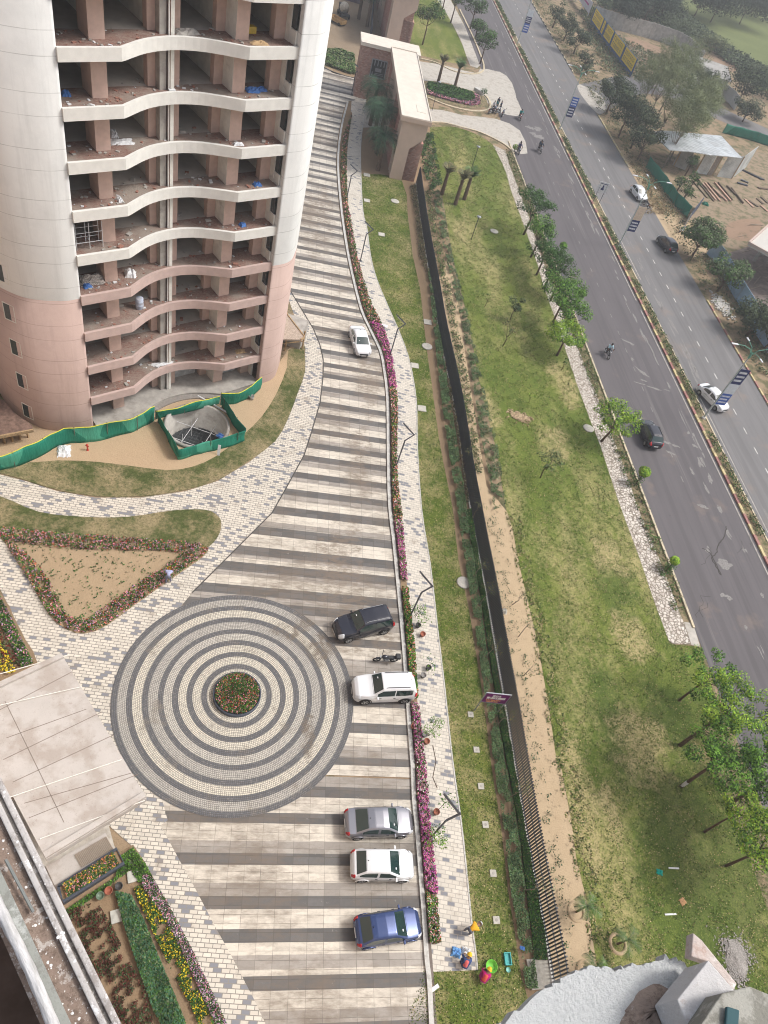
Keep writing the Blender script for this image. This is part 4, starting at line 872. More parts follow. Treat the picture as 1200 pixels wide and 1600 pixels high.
def palm(base, h, label, fl=1.9, nf=16, col=('blue', 'mid'), tr=.17, group=None, up=.35, name='palm_tree', cut=False, lean=(0, 0)):
    root = thing(name, label, 'palm tree', (*base, 0), 0, group); r = random.Random(int(base[0]*31+base[1]*17))
    pr_ = [(tr*1.3, 0)]; k = 10
    mb = MB().tube([(lean[0]*i/k, lean[1]*i/k, h*i/k) for i in range(k+1)], [tr*(1.25-.35*i/k)*(1.12 if i % 2 else 1) for i in range(k+1)], 9)
    mb.build('trunk', plain('palm_bark', (.13, .09, .06), .95, .1, var=.35, sc=10), root)
    Q = []; mi = []
    for i in range(nf):
        a = i*2.399+r.uniform(-.2, .2); el = (.15+1.05*(i/nf) if not cut else .9+.4*(i/nf))+up*.3
        pts = []; p = np.array([lean[0], lean[1], h]); L = fl*r.uniform(.8, 1.1)
        for j in range(9):
            e = el-(.22 if not cut else .12)*j*(1.2 if not cut else 1); pts.append(p.copy()); p = p+L/8*np.array([math.cos(a)*math.cos(e), math.sin(a)*math.cos(e), math.sin(e)])
        pts = np.array(pts)
        for j in range(1, 9):
            d = pts[j]-pts[j-1]; d /= np.linalg.norm(d); side = np.cross(d, [0, 0, 1.]); side /= np.linalg.norm(side)+1e-9
            w = fl*.30*math.sin(math.pi*min(.97, (j+.6)/9.5)); n2 = np.cross(side, d)
            for sgn in (-1, 1):
                for q in (0, .33, .66):
                    b0 = pts[j-1]*(1-q)+pts[j]*q; t_ = b0+sgn*side*w+d*w*.75-n2*w*.15; g_ = d*(.016 if fl < 1.5 else (.035 if fl < 2.5 else .026))
                    Q.append([b0-g_, t_-g_*.3, t_+g_*.3, b0+g_]); mi.append(0 if r.random() < .6 else 1)
            s2 = side*.02; Q.append([pts[j-1]-s2, pts[j]-s2, pts[j]+s2, pts[j-1]+s2]); mi.append(1)
    quads('fronds', np.array(Q), [LF[c] for c in col], mi, root)
    return root
# trees beside the footpath and road (near to far)
NG = 'young trees between the lawn and the road'
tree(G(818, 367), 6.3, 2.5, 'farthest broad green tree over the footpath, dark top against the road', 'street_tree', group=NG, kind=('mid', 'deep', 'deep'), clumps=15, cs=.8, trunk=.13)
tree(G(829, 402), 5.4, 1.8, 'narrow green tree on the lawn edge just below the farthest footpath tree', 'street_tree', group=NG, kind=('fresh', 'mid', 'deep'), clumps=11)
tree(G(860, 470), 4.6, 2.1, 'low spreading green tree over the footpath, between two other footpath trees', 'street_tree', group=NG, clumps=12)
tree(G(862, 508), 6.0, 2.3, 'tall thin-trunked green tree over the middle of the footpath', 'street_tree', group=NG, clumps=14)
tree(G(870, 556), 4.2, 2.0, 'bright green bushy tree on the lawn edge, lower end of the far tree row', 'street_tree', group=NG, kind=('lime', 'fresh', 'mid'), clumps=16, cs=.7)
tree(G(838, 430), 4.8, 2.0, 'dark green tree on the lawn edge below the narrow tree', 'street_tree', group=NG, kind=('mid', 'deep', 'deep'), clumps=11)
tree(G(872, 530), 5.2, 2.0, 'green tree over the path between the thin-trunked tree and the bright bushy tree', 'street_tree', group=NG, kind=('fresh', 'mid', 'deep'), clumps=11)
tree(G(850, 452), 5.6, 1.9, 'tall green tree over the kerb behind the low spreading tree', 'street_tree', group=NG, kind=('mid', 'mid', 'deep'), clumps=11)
tree(G(939, 690), 4.4, 2.3, 'spreading green tree leaning over the footpath beside the black road car', 'street_tree', group=NG, kind=('lime', 'fresh', 'mid'), clumps=18, cs=.62, leaf=.2, lean=(.3, .25))
tree(G(876, 579), 1.8, .25, 'thin leaning sapling stick on the lawn edge below the bright bushy tree', 'sapling', 'sapling', kind=('mid', 'mid', 'deep'), clumps=3, cs=.2, trunk=.03)
def ball(base, h, r_, label, mats=('lime', 'fresh'), n=900, low=True):
    root = thing('topiary', label, 'shrub', (*base, 0), 0, 'clipped shrubs on the road verge')
    MB().tube([(0, 0, 0), (0, 0, h-r_*.6)], .05, 6).build('trunk', bark, root, True)
    d = rng.normal(size=(n, 3)); d /= np.linalg.norm(d, axis=1)[:, None]; P = np.array([0, 0, h])+d*r_*rng.uniform(.75, 1, n)[:, None]*np.array([1, 1, .85])
    quads('crown', leaves(P, .16, .6, .6, d*1.2), [LF[m] for m in mats], (rng.random(n) > .55).astype(int), root)
    if low:
        P = rng.normal(size=(260, 3))*[.22, .22, .4]+[0, 0, h*.45]; P[:, 2] = np.abs(P[:, 2])
        quads('lower_leaves', leaves(P, .15, .9), LF['mid'], np.zeros(260), root)
ball(G(993, 757), 1.9, .62, 'lime green clipped ball shrub on the kerb below the black road car')
ball(G(1041, 891), 1.5, .45, 'small lime green shrub leaning at the kerb near the end of the footpath')
ball(G(900, 475), 1.5, .6, 'small round green shrub standing out over the road edge, middle of the row', ('fresh', 'mid'), low=False)
ball(G(873, 400), 1.6, .55, 'small round green shrub at the road edge beside the narrow tree', ('fresh', 'mid'), low=False)
ball(G(803, 237), .8, .5, 'small yellow green bush at the corner of the entrance road', ('lime', 'fresh'), 400, False)
RG = 'large bright trees at the lower right by the road'
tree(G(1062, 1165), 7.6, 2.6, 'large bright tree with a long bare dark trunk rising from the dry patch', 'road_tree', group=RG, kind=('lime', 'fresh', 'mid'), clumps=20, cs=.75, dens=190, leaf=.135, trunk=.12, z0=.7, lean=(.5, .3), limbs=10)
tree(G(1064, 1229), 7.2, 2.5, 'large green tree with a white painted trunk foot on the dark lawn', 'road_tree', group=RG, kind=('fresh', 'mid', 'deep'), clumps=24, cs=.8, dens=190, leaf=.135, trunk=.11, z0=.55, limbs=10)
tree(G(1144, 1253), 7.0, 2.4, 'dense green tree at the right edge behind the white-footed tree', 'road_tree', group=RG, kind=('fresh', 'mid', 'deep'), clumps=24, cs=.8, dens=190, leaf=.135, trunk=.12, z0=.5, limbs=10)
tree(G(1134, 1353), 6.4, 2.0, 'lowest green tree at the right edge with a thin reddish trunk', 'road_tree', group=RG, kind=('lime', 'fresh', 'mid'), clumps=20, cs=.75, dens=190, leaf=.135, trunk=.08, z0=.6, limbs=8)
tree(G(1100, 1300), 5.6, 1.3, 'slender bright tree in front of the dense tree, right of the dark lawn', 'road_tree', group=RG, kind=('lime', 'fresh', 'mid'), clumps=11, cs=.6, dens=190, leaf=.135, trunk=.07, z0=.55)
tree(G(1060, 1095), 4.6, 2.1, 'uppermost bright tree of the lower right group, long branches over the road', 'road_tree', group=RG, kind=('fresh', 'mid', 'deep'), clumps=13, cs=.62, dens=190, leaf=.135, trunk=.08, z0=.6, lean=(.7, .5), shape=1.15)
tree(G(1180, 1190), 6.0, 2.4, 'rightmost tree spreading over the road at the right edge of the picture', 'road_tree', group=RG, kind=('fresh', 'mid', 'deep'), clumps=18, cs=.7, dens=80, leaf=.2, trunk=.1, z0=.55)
MB().tube([(0, 0, .0), (0, 0, .9)], .125, 10).build('painted_foot', c_w, bpy.data.objects['road_tree.001'])
# lawn saplings
SG = 'saplings on the main lawn and sand strip'
tree(G(844, 747), 3.2, 1.3, 'sparse grey-green tree in the middle of the main lawn', 'sapling', 'sapling', kind=('grey', 'dusty', 'mid'), group=SG, clumps=12, cs=.38, dens=90, leaf=.16, trunk=.05, z0=.45, limbs=10)
tree(G(786, 540), 3.4, 1.2, 'half dry tree with arching bare limbs on the upper lawn', 'sapling', 'sapling', kind=('dry', 'dusty', 'deep'), group=SG, clumps=7, cs=.34, dens=80, leaf=.16, trunk=.05, z0=.35, limbs=7)
tree(G(797, 500), 3.0, .7, 'young tree with dark drooping leaf bundles beside the half dry tree', 'sapling', 'sapling', kind=('grey', 'dark', 'deep'), group=SG, clumps=6, cs=.42, dens=150, leaf=.2, trunk=.05, z0=.4)
tree(G(757, 480), 2.2, .8, 'small dark green sapling left of the half dry tree', 'sapling', 'sapling', kind=('mid', 'dusty', 'dry'), group=SG, clumps=5, cs=.25, dens=60, leaf=.14, trunk=.03)
tree(G(824, 630), 1.2, .5, 'lime green seedling above the sandy hole in the lawn', 'sapling', 'sapling', kind=('lime', 'fresh', 'mid'), group=SG, clumps=4, cs=.25, dens=60, leaf=.14, trunk=.02)
for (x, y, h, r_, lb) in [(800, 945, 2.3, .55, 'crooked bare sapling in the sand below the small concrete block'), (810, 995, 2.4, .7, 'leafy crooked sapling on the sand strip right of the black fence'), (818, 1056, 2.2, .8, 'leaning bare sapling at the edge of sand and lawn'),
                      (739, 905, 3.0, .6, 'pale sapling tied at the fence, first above the round manhole'), (748, 945, 3.0, .6, 'pale sapling leaning over the fence beside the round manhole'), (755, 1030, 3.0, .75, 'pale sapling over the fence between the manhole and the purple sign'),
                      (776, 1135, 2.8, .6, 'pale sapling at the fence just below the purple sign'), (795, 1247, 2.8, .55, 'pale sapling with a thin stake at the fence, second below the sign'), (817, 1391, 3.2, .7, 'pale sapling with a forked stake near the lower end of the fence'),
                      (722, 730, 2.6, .6, 'pale sapling over the solid black part of the fence'), (738, 812, 2.6, .5, 'pale thin sapling on the fence above the manhole')]:
    tree(G(x, y), h, r_, lb, 'sapling', 'sapling', kind=('grey', 'olive', 'dry'), group='thin saplings along the black fence', clumps=6, cs=.27, dens=60, leaf=.12, trunk=.03, z0=.6, bk=barkg, lean=(random.uniform(0, .3), random.uniform(-.2, .2)))
def basin(c, r_, label):
    tag(MB().lathe([(r_-.09, 0), (r_-.07, .07), (r_, .10), (r_+.09, .05), (r_+.12, 0)], 24, cap=False).build('tree_basin', M['sand'], None, True), label, 'basin', 'watering basins round the small palms').location = (c[0], c[1], .035)
for (x, y, h, lb) in [(900, 1425, 1.5, 'uppermost small palm with a watering ring in the sand strip'), (965, 1475, 1.3, 'small palm in a bare round patch on the lawn'), (914, 1518, 1.4, 'lowest small palm at the white plaster edge')]:
    palm(G(x, y), h, lb, 1.15, 6, ('mid', 'grey'), .05, 'small palms planted at the lower lawn', name='small_palm')
    basin(G(x, y), .5, lb.replace('small palm', 'earth ring round the small palm').replace(' with a watering ring', ''))
for (x, y, h, lb, cut) in [(690, 304, 3.0, 'left dark palm stump with few tied fronds on the upper lawn', True), (711, 320, 3.6, 'middle tied palm on the upper lawn beside the gateway', True), (725, 312, 3.2, 'right bushier palm of the three on the upper lawn', False),
                           (684, 130, 3.4, 'left palm with dry upright fronds on the entrance island', True), (710, 137, 3.2, 'right palm with green upright fronds on the entrance island', True)]:
    palm(G(x, y), h, lb, 1.7, 12, ('dry', 'dusty') if cut and x in (690, 711, 684) else ('mid', 'grey'), .22, 'palms with tied fronds by the entrance', cut=True)
for (x, y, h, lb, fl) in [(590, 266, 4.6, 'nearest date palm at the foot of the gateway wall', 3.0), (588, 240, 6.0, 'dark date palm in the middle of the cluster by the gateway', 3.4), (578, 196, 5.5, 'farthest date palm of the cluster beside the gateway window', 3.4), (583, 218, 4.6, 'low dark date palm half hidden in the palm cluster', 3.0)]:
    palm(G(x, y), h, lb, fl*1.08, 26, ('blue', 'dark'), .24, 'date palms by the gateway', up=0)
for (x, y, h, lb) in [(573, 42, 6.0, 'dark date palm beyond the far gateway block'), (560, 30, 6.0, 'dark date palm behind the parked mixer')]:
    palm(G(x, y), h, lb, 3.6, 30, ('dark', 'blue'), .26, 'date palms by the gateway', up=0)
tree(G(602, 118+2), 2.0, .5, 'tiny plant pair at the entrance island wall', 'sapling', 'sapling', kind=('mid', 'deep', 'deep'), clumps=4, cs=.3, dens=60) if False else None
for (x, y, h, lb) in [(750, 160, 2.6, 'forked young tree by the concrete bench on the entrance island')]:
    tree(G(x, y), h, .8, lb, 'sapling', 'sapling', clumps=4, cs=.45, trunk=.05, kind=('mid', 'deep', 'deep'))
DG = 'street trees beyond the gateway'
for (x, y, h, r_, lb) in [(660, 70, 7.5, 2.8, 'tall thin-trunked tree on the lawn beyond the gateway'), (734, 46, 6, 2.6, 'dark round tree at the road edge beyond the entrance'), (742, 62, 3.6, 1.3, 'small dark tree between two larger ones at the road edge beyond the entrance'), (750, 100, 5.6, 2.2, 'pale green tree at the corner of the north entrance'), (704, 36, 7, 2.4, 'leaning thin tree on the north footpath'), (690, 20, 7, 2.6, 'tree at the top edge above the north lawn')]:
    tree(G(x, y), h, r_, lb, 'street_tree', group=DG, kind=('mid', 'dusty', 'dark'), clumps=14, cs=.9, dens=60, leaf=.3, trunk=.13)
for (x, y, lb) in [(626, 18, 'left'), (640, 15, 'right')]:
    palm(G(x, y), 5, lb+' of two dark palms standing at the top edge beyond the gateway', 2.6, 20, ('dark', 'dusty'), .24, 'palms beyond the gateway', up=0)
# beyond the road
FG = 'trees beyond the road'
for (x, y, h, r_, lb, kd, cl, dn) in [
    (947, 178, 6.5, 3.0, 'dark dense tree at the corner of the side road', 'D', 18, 75), (966, 215, 8, 3.6, 'dark dense tree beside the road below the side road corner', 'D', 22, 75), (994, 252, 6.8, 3.0, 'dark tree in front of the metal shed with a bare leaning trunk', 'D', 16, 60), (985, 232, 7, 2.6, 'dark tree between two dense roadside trees', 'D', 14, 60),
    (1080, 402, 5.6, 2.8, 'dense rounded tree beside the parked scooter', 'M', 26, 90), (1121, 455, 5.0, 2.6, 'green tree over the blue sheet fence above the stone heap', 'M', 18, 70), (1166, 525, 5.2, 3.0, 'wide dusty tree below the stone heap', 'U', 20, 60), (1192, 548, 4.4, 2.0, 'dusty tree at the right edge in front of the blue fence', 'U', 12, 60),
    (863, 44, 5.5, 2.0, 'first small dark tree on the far kerb from the top', 'D', 12, 60), (880, 64, 5.5, 2.6, 'round dark tree on the far kerb, second of the row', 'D', 14, 70), (896, 85, 5, 2.8, 'widest dark tree of the far kerb row', 'D', 14, 70), (911, 107, 3.2, 2.0, 'low dark bush tree at the end of the far kerb row', 'D', 10, 60), (915, 117, 2.0, 1.6, 'dark bush at the street lamp foot by the side road', 'D', 8, 60),
    (1087, 152, 6, 2.8, 'green tree growing at the white farmhouse wall', 'D', 14, 60), (1150, 165, 8, 5.0, 'large dark tree right of the white farmhouse', 'D', 22, 60), (1160, 190, 4, 3.2, 'low dark tree above the side road at the right', 'D', 14, 60), (1195, 150, 6, 4.5, 'grey tree at the right edge beyond the farmhouse', 'U', 14, 50),
    (965, 40, 8, 6, 'dark tree mass left of the open field', 'K', 24, 60), (1005, 35, 9, 7, 'big dark tree behind the long compound wall', 'K', 26, 60), (1030, 30, 7, 5, 'dark tree at the field edge, right of the biggest one', 'K', 20, 60), (1050, 62, 4, 5, 'low scrub tree behind the compound wall', 'U', 16, 50), (1108, 82, 4, 4, 'pale bush behind the end of the compound wall', 'O', 14, 50),
    (1110, 35, 9, 8, 'wide dark tree standing in the far field', 'K', 26, 55), (1155, 38, 10, 8.5, 'largest dark tree in the far field with a visible trunk', 'K', 28, 55), (1180, 28, 8, 7, 'dark tree at the right of the far field group', 'K', 22, 55), (1085, 25, 7, 6, 'dark tree at the left of the far field group', 'K', 20, 55)]:
    kd_ = {'D': ('dusty', 'dark', 'dark'), 'M': ('grey', 'mid', 'dusty'), 'U': ('dusty', 'dusty', 'dark'), 'K': ('dark', 'dark', 'dark'), 'O': ('olive', 'grey', 'dusty')}[kd]
    tree(G(x, y), h, r_, lb, 'roadside_tree', group=FG, kind=kd_, clumps=cl, cs=r_*.38, dens=dn/max(1, (r_/3)**1.2), leaf=.24+.03*r_, trunk=.16, z0=.3, seed=x)
for (x, y, h, r_, lb) in [(1036, 262, 12.5, 3.4, 'tall feathery pale tree in front of the shed, nearest the road'), (1046, 250, 13.5, 3.6, 'tall feathery pale tree over the shed roof'), (1022, 225, 13, 3.4, 'tall feathery pale tree left of the shed'), (1010, 190, 13, 4, 'feathery pale tree by the side road, tallest on the left'), (1060, 235, 12, 3.6, 'feathery pale tree over the right half of the shed'), (1030, 175, 12, 4, 'feathery pale tree in front of the white farmhouse'), (1000, 170, 9, 3.6, 'lower feathery tree near the yellow hoarding'), (1052, 225, 12.5, 3.6, 'feathery pale tree directly behind the shed'), (1080, 205, 10, 3.4, 'feathery pale tree right of the farmhouse track'), (1018, 150, 11, 3.8, 'upper feathery pale tree beside the hoarding end'), (1055, 150, 11, 3.6, 'feathery pale tree below the farmhouse corner')]:
    tree(G(x, y), h, r_, lb, 'feathery_tree', group='tall feathery trees beside the shed', kind=('olive', 'grey', 'olive'), clumps=46, cs=.9, dens=42, leaf=.17, trunk=.13, z0=.3, limbs=24, bk=barkg, tilt=1.0, seed=x)
for i, (x, y) in enumerate([(1057, 300), (1075, 300), (1062, 322), (1070, 275)]):
    tree(G(x, y), 2.6+i*.4, 1.1, ['small bush tree left of the timber planks', 'small tree above the timber planks', 'bush beside the green netted fence and planks', 'small tree at the shed front corner'][i], 'bush', 'bush', group='bushes at the timber yard', kind=('mid', 'dusty', 'dark'), clumps=8, cs=.6, leaf=.25)
# ------------------------------------------------------------------ planted beds and hedges (nobody could count these plants)
def clumpy(P, s=.9, k=.0, seed=3):          # thins a planting into clumps with bare soil between
    v = np.sin(P[:, 0]*5.1*s+seed)+np.sin(P[:, 1]*4.3*s+seed*2)+np.sin((P[:, 0]+P[:, 1])*7.7*s+seed)+np.sin((P[:, 0]-P[:, 1]*.6)*11*s); return P[v+rng.normal(size=len(P))*.5 > k]
def mfl(name, c): return leafm(name, c, .2)
FLW = {'magenta': mfl('petal_magenta', (.42, .06, .27)), 'pink': mfl('petal_pink', (.62, .26, .32)), 'white': mfl('petal_white', (.62, .58, .55)), 'orange': mfl('petal_orange', (.55, .20, .10)), 'yellow': mfl('petal_yellow', (.62, .47, .03)), 'red': mfl('petal_red', (.35, .03, .02)), 'lilac': mfl('petal_lilac', (.36, .22, .36))}
def bed(name, label, pts, hgt, mats, w, size=.13, cat='flower bed', kind='stuff', zb=.05, tilt=.7, wave=.0):
    n = len(pts); z = zb+hgt*rng.random(n)**.6
    P = np.c_[pts, z]; w = np.array(w, float); w /= w.sum()
    mi = rng.choice(len(mats), n, p=w)
    o = quads(name, leaves(P, size, tilt, .8), mats, mi); return tag(o, label, cat, None, kind)
GR = [LF['mid'], LF['deep'], LF['fresh']]
bl_, br_ = gl([(549, 185), (536, 215), (533, 253), (533, 282), (537, 326), (541, 357), (548, 400), (557, 442), (569, 487), (584, 520), (598, 550), (604, 580), (609, 625), (611, 700), (612, 760), (614, 800), (620, 850), (626, 912), (633, 987), (638, 1050), (645, 1150), (649, 1200), (651, 1250), (656, 1300), (662, 1375), (666, 1425), (670, 1474)], 0, 3), gl(WL[1:], 0, 3)
def sub(a, b, t0, t1):
    A = resample(a, 400); B = resample(b, 400); return A[int(t0*399):int(t1*399)+1], B[int(t0*399):int(t1*399)+1]
def bybright(a, b, ya, yb):                 # section of the long bed between two measured picture heights
    ya, yb = sorted((G(620, ya)[1], G(620, yb)[1])); A = resample(a, 600); B = resample(b, 600)
    return A[(A[:, 1] > ya) & (A[:, 1] < yb)], B[(B[:, 1] > ya) & (B[:, 1] < yb)]
tag(MB().ribbon(resample(bl_, 200), resample(br_, 200), .062).build('bed_soil', M['bed']), None, None, None, 'structure')
secs = [(185, 520, 'faded mixed flowers in the upper part of the long drive bed', [LF['dusty'], LF['mid'], FLW['pink'], FLW['orange'], LF['dry']], (4, 3, 1.6, 1, 2), 9000, .2),
        (520, 612, 'magenta petunias in the long drive bed beside the white sedan', [LF['mid'], FLW['magenta'], FLW['pink'], LF['deep']], (2, 4, 2, 1), 3400, .16),
        (612, 815, 'pink and orange mixed flowers in the long drive bed below the sedan', [LF['mid'], LF['deep'], FLW['pink'], FLW['orange'], FLW['white'], LF['fresh']], (4, 2, 2, 1.6, .6, 1), 9000, .13),
        (815, 905, 'magenta and white flowers in the long drive bed above the dark car', [LF['mid'], FLW['magenta'], FLW['pink'], FLW['white'], LF['fresh']], (2, 3, 1.5, 1.2, .8), 3600, .13),
        (915, 1085, 'green bedding with orange flowers beside the dark car and motorbike', [LF['mid'], LF['fresh'], FLW['orange'], LF['deep'], FLW['pink']], (4, 3, 1.5, 2, 1), 7000, .13),
        (1090, 1230, 'pink and white petunias in the drive bed below the white car', [LF['mid'], FLW['magenta'], FLW['pink'], FLW['white'], LF['deep']], (2.5, 2, 2, 1.2, 1.2), 6000, .11),
        (1230, 1380, 'bright magenta petunias in the drive bed beside the silver cars', [LF['mid'], FLW['magenta'], FLW['pink'], FLW['lilac'], LF['deep']], (1.6, 4, 2.4, 1.4, 1), 8000, .1),
        (1380, 1474, 'green and pale flowers at the lower end of the drive bed', [LF['mid'], LF['fresh'], FLW['pink'], FLW['white'], LF['deep'], FLW['orange']], (4, 2, 1.2, 1.2, 2, .8), 6000, .1)]
for a, b, lb, mt, w, n, sz in secs:
    A, B = bybright(bl_, br_, a, b); bed('flower_bed', lb, clumpy(bandpts(A, B, int(n*1.25)), 1.5, -1.0, a), .42, mt, w, sz)
# triangle border flowers
tri = cr([G(*p) for p in TRI], 2, True); inner = cr([G(*p) for p in [(20, 848), (90, 858), (200, 862), (285, 866), (240, 898), (190, 932), (140, 968), (118, 970), (100, 955), (75, 905), (45, 870)]], 2, True)
ip = np.array(inner)
def notin(P, poly):
    x, y = P[:, 0], P[:, 1]; ins = np.zeros(len(P), bool); j = len(poly)-1
    for i in range(len(poly)):
        xi, yi = poly[i]; xj, yj = poly[j]; ins ^= ((yi > y) != (yj > y)) & (x < (xj-xi)*(y-yi)/(yj-yi+1e-12)+xi); j = i
    return P[~ins]
bed('flower_bed', 'dense pink and red flower border round the sandy triangle', clumpy(notin(polypts(tri, 40000), inner), 1.3, -1.1), .36, GR+[FLW['pink'], FLW['red'], FLW['lilac'], FLW['orange']], (3.5, 3, 1, 1.6, .8, 1, .6), .11)
bed('low_weeds', 'sparse green weeds growing in the sandy triangle', clumpy(polypts(inner, 1500), 1.1, .6), .12, [LF['mid'], LF['deep'], LF['grey']], (2, 2, 1), .12, 'weeds', zb=.07)
hb = [(hub[0]+1.3*math.cos(t), hub[1]+1.3*math.sin(t)) for t in np.linspace(0, 6.283, 30)[:-1]]
# left garden patches
lg = [G(*p) for p in [(-60, 880), (0, 932), (16, 962), (34, 1000), (52, 1036), (36, 1046), (18, 1010), (0, 975), (-60, 940)]]
bed('flower_bed', 'mixed green and purple border at the left edge above the canopy', polypts(lg, 7000), .3, GR+[FLW['lilac'], FLW['pink']], (3, 3, 1, 1, 1), .11)
bed('flower_bed', 'dark red bedding plants at the left edge above the canopy', polypts([G(*p) for p in [(-60, 945), (0, 978), (30, 1040), (20, 1052), (4, 1040), (-10, 1000), (-60, 990)]], 1300), .22, [leafm('leaf_darkred', (.16, .035, .025)), LF['deep'], LF['dusty']], (2, 1, 1), .12)
bed('flower_bed', 'yellow marigold row at the left edge above the canopy', polypts([G(*p) for p in [(-60, 990), (-8, 1000), (0, 998), (22, 1040), (26, 1052), (14, 1056), (-60, 1020)]], 900), .3, [FLW['yellow'], LF['mid']], (3, 1), .12)
# lower left garden
def px(l): return [G(*p) for p in l]
bed('flower_bed', 'bright yellow marigold row in the lower left garden', clumpy(polypts(px([(208, 1388), (220, 1384), (240, 1412), (262, 1446), (285, 1490), (305, 1540), (330, 1590), (340, 1620), (318, 1620), (298, 1572), (270, 1522), (245, 1470), (222, 1420)]), 4600), .9, -.7), .3, [FLW['yellow'], LF['mid'], LF['deep']], (1.5, 2.2, 2.2), .1)
bed('flower_bed', 'pink and purple border beside the court walkway in the lower left garden', polypts(px([(224, 1366), (238, 1372), (262, 1412), (300, 1485), (345, 1580), (362, 1620), (345, 1620), (322, 1570), (290, 1500), (260, 1440), (238, 1408), (222, 1385)]), 9000), .28, [LF['mid'], FLW['lilac'], FLW['pink'], LF['deep'], FLW['white']], (3, 2, 1.3, 2, .7), .075)
bed('shrub_bed', 'blue-green leafy shrubs in the lower left garden', polypts(px([(180, 1395), (205, 1400), (225, 1440), (245, 1490), (262, 1530), (290, 1600), (262, 1620), (240, 1580), (215, 1510), (195, 1450)]), 12000), .4, [LF['blue'], LF['mid'], LF['grey'], LF['deep']], (4, 2, 2, 1), .11, 'shrub bed')
bed('shrub_bed', 'dark red-brown coleus bed beside the building wall', clumpy(polypts(px([(105, 1425), (150, 1410), (172, 1440), (200, 1500), (225, 1545), (245, 1620), (200, 1660), (165, 1580), (125, 1480)]), 14000)), .3, [leafm('leaf_maroon', (.085, .03, .022)), leafm('leaf_rust', (.13, .06, .035)), LF['deep'], LF['dusty']], (5, 1.2, 1.6, 1.6), .10, 'shrub bed')
bed('low_weeds', 'green weeds round the stone slab in the lower left garden', polypts(px([(188, 1340), (208, 1325), (228, 1352), (240, 1375), (215, 1380), (205, 1360), (150, 1400), (110, 1430), (100, 1425), (180, 1372)]), 2600), .22, [LF['mid'], LF['fresh'], LF['dusty']], (2, 1, 1), .1, 'weeds')
# hedges
def hedge(label, L, R, n, hgt, mats, w, size, body=True, cat='hedge', z0=.05, thin=None):
    root = thing('hedge', label, cat, (L[0][0], L[0][1], 0)); body = body or False; off_ = np.array([L[0][0], L[0][1]])
    if body:
        A = resample(L, 120)-off_; B = resample(R, 120)-off_; c = (A+B)/2; A2 = c+(A-c)*.82; B2 = c+(B-c)*.82; m = MB(); vs = []
        for a, b in zip(A2, B2):
            k = hgt*(.72+.12*math.sin(a[1]*1.7)); vs += [(a[0], a[1], .0), (a[0]*.9+b[0]*.1, a[1]*.9+b[1]*.1, k), (b[0]*.9+a[0]*.1, b[1]*.9+a[1]*.1, k), (b[0], b[1], .0)]
        fs = [(4*i+j, 4*i+j+1, 4*i+5+j, 4*i+4+j) for i in range(119) for j in range(3)]; m.add(vs, fs); m.build('stems', LF['deep' if 'dark' in label else 'mid'], root)
    P2 = bandpts(L, R, n) if thin is None else clumpy(bandpts(L, R, n), .55, thin); P2 = P2-off_; n = len(P2); z = hgt*(.45+.6*rng.random(n)**.5); z += .06*np.sin(P2[:, 1]*3)
    w = np.array(w, float); w /= w.sum()
    quads('foliage', leaves(np.c_[P2, z], size, .75, .7), mats, rng.choice(len(mats), n, p=w), root); return root
H1l = gl([(668, 428), (675, 500), (681, 560), (690, 640), (701, 715), (712, 790), (722, 860), (735, 945), (744, 1010), (753, 1070), (762, 1130), (770, 1200), (784, 1287), (795, 1387), (805, 1450), (816, 1525), (820, 1545)], 0, 2)
H1r = gl([(676, 425), (686, 500), (692, 560), (704, 640), (716, 715), (728, 800), (738, 870), (750, 950), (758, 1015), (768, 1075), (777, 1137), (788, 1200), (805, 1287), (817, 1387), (824, 1450), (836, 1532), (838, 1545)], 0, 2)
hedge('long grey-green hedge between the narrow lawn and the black fence', H1l, H1r, 60000, .36, [LF['grey'], leafm('leaf_sage', (.17, .26, .12)), LF['blue'], LF['mid'], LF['deep']], (3, 6, 1.5, 2, .5), .1, False, thin=-1.0)
H2l = gl([(727, 800), (739, 870), (751, 940), (761, 1010), (771, 1075), (780, 1137), (792, 1200), (808, 1287), (820, 1387), (830, 1470), (833, 1500)], 0, 2)
H2r = gl([(735, 798), (746, 868), (758, 938), (768, 1005), (778, 1070), (790, 1130), (802, 1200), (816, 1285), (836, 1390), (848, 1460), (853, 1500)], 0, 2)
hedge('dark green hedge tight against the black fence', H2l, H2r, 34000, .3, [LF['deep'], LF['dark'], LF['mid'], LF['dry']], (4, 2, 4, .6), .11)
H3l = gl([(672, 290), (682, 340), (695, 400), (709, 462), (723, 520), (738, 600), (748, 675), (761, 737), (770, 800)], 0, 3)
H3r = gl([(682, 285), (694, 340), (706, 400), (722, 462), (736, 520), (750, 587), (764, 650), (778, 712), (789, 790)], 0, 3)
hedge('patchy grey-green hedge between the black fence and the main lawn', H3l, H3r, 30000, .34, [LF['grey'], leafm('leaf_sage', (.14, .21, .11)), LF['dusty'], LF['mid'], LF['dry']], (4, 3, 2, 2, 1), .13, False, thin=-.1)
bed('low_shrubs', 'dark low plants in the strip below the gateway wall', clumpy(polypts(px([(655, 205), (676, 210), (690, 290), (672, 300), (660, 270)]), 6500), .6, -.2), .4, [LF['deep'], LF['mid'], LF['dusty']], (2, 2, 1), .2, 'shrubs')
def rows(name, label, L, R, n, mats, w, hgt=.3, size=.13, k=9, spread=.13, cat='plants'):
    c = bandpts(L, R, n); P = np.repeat(c, k, 0)+rng.normal(size=(n*k, 2))*spread; return bed(name, label, P, hgt, mats, w, size, cat)
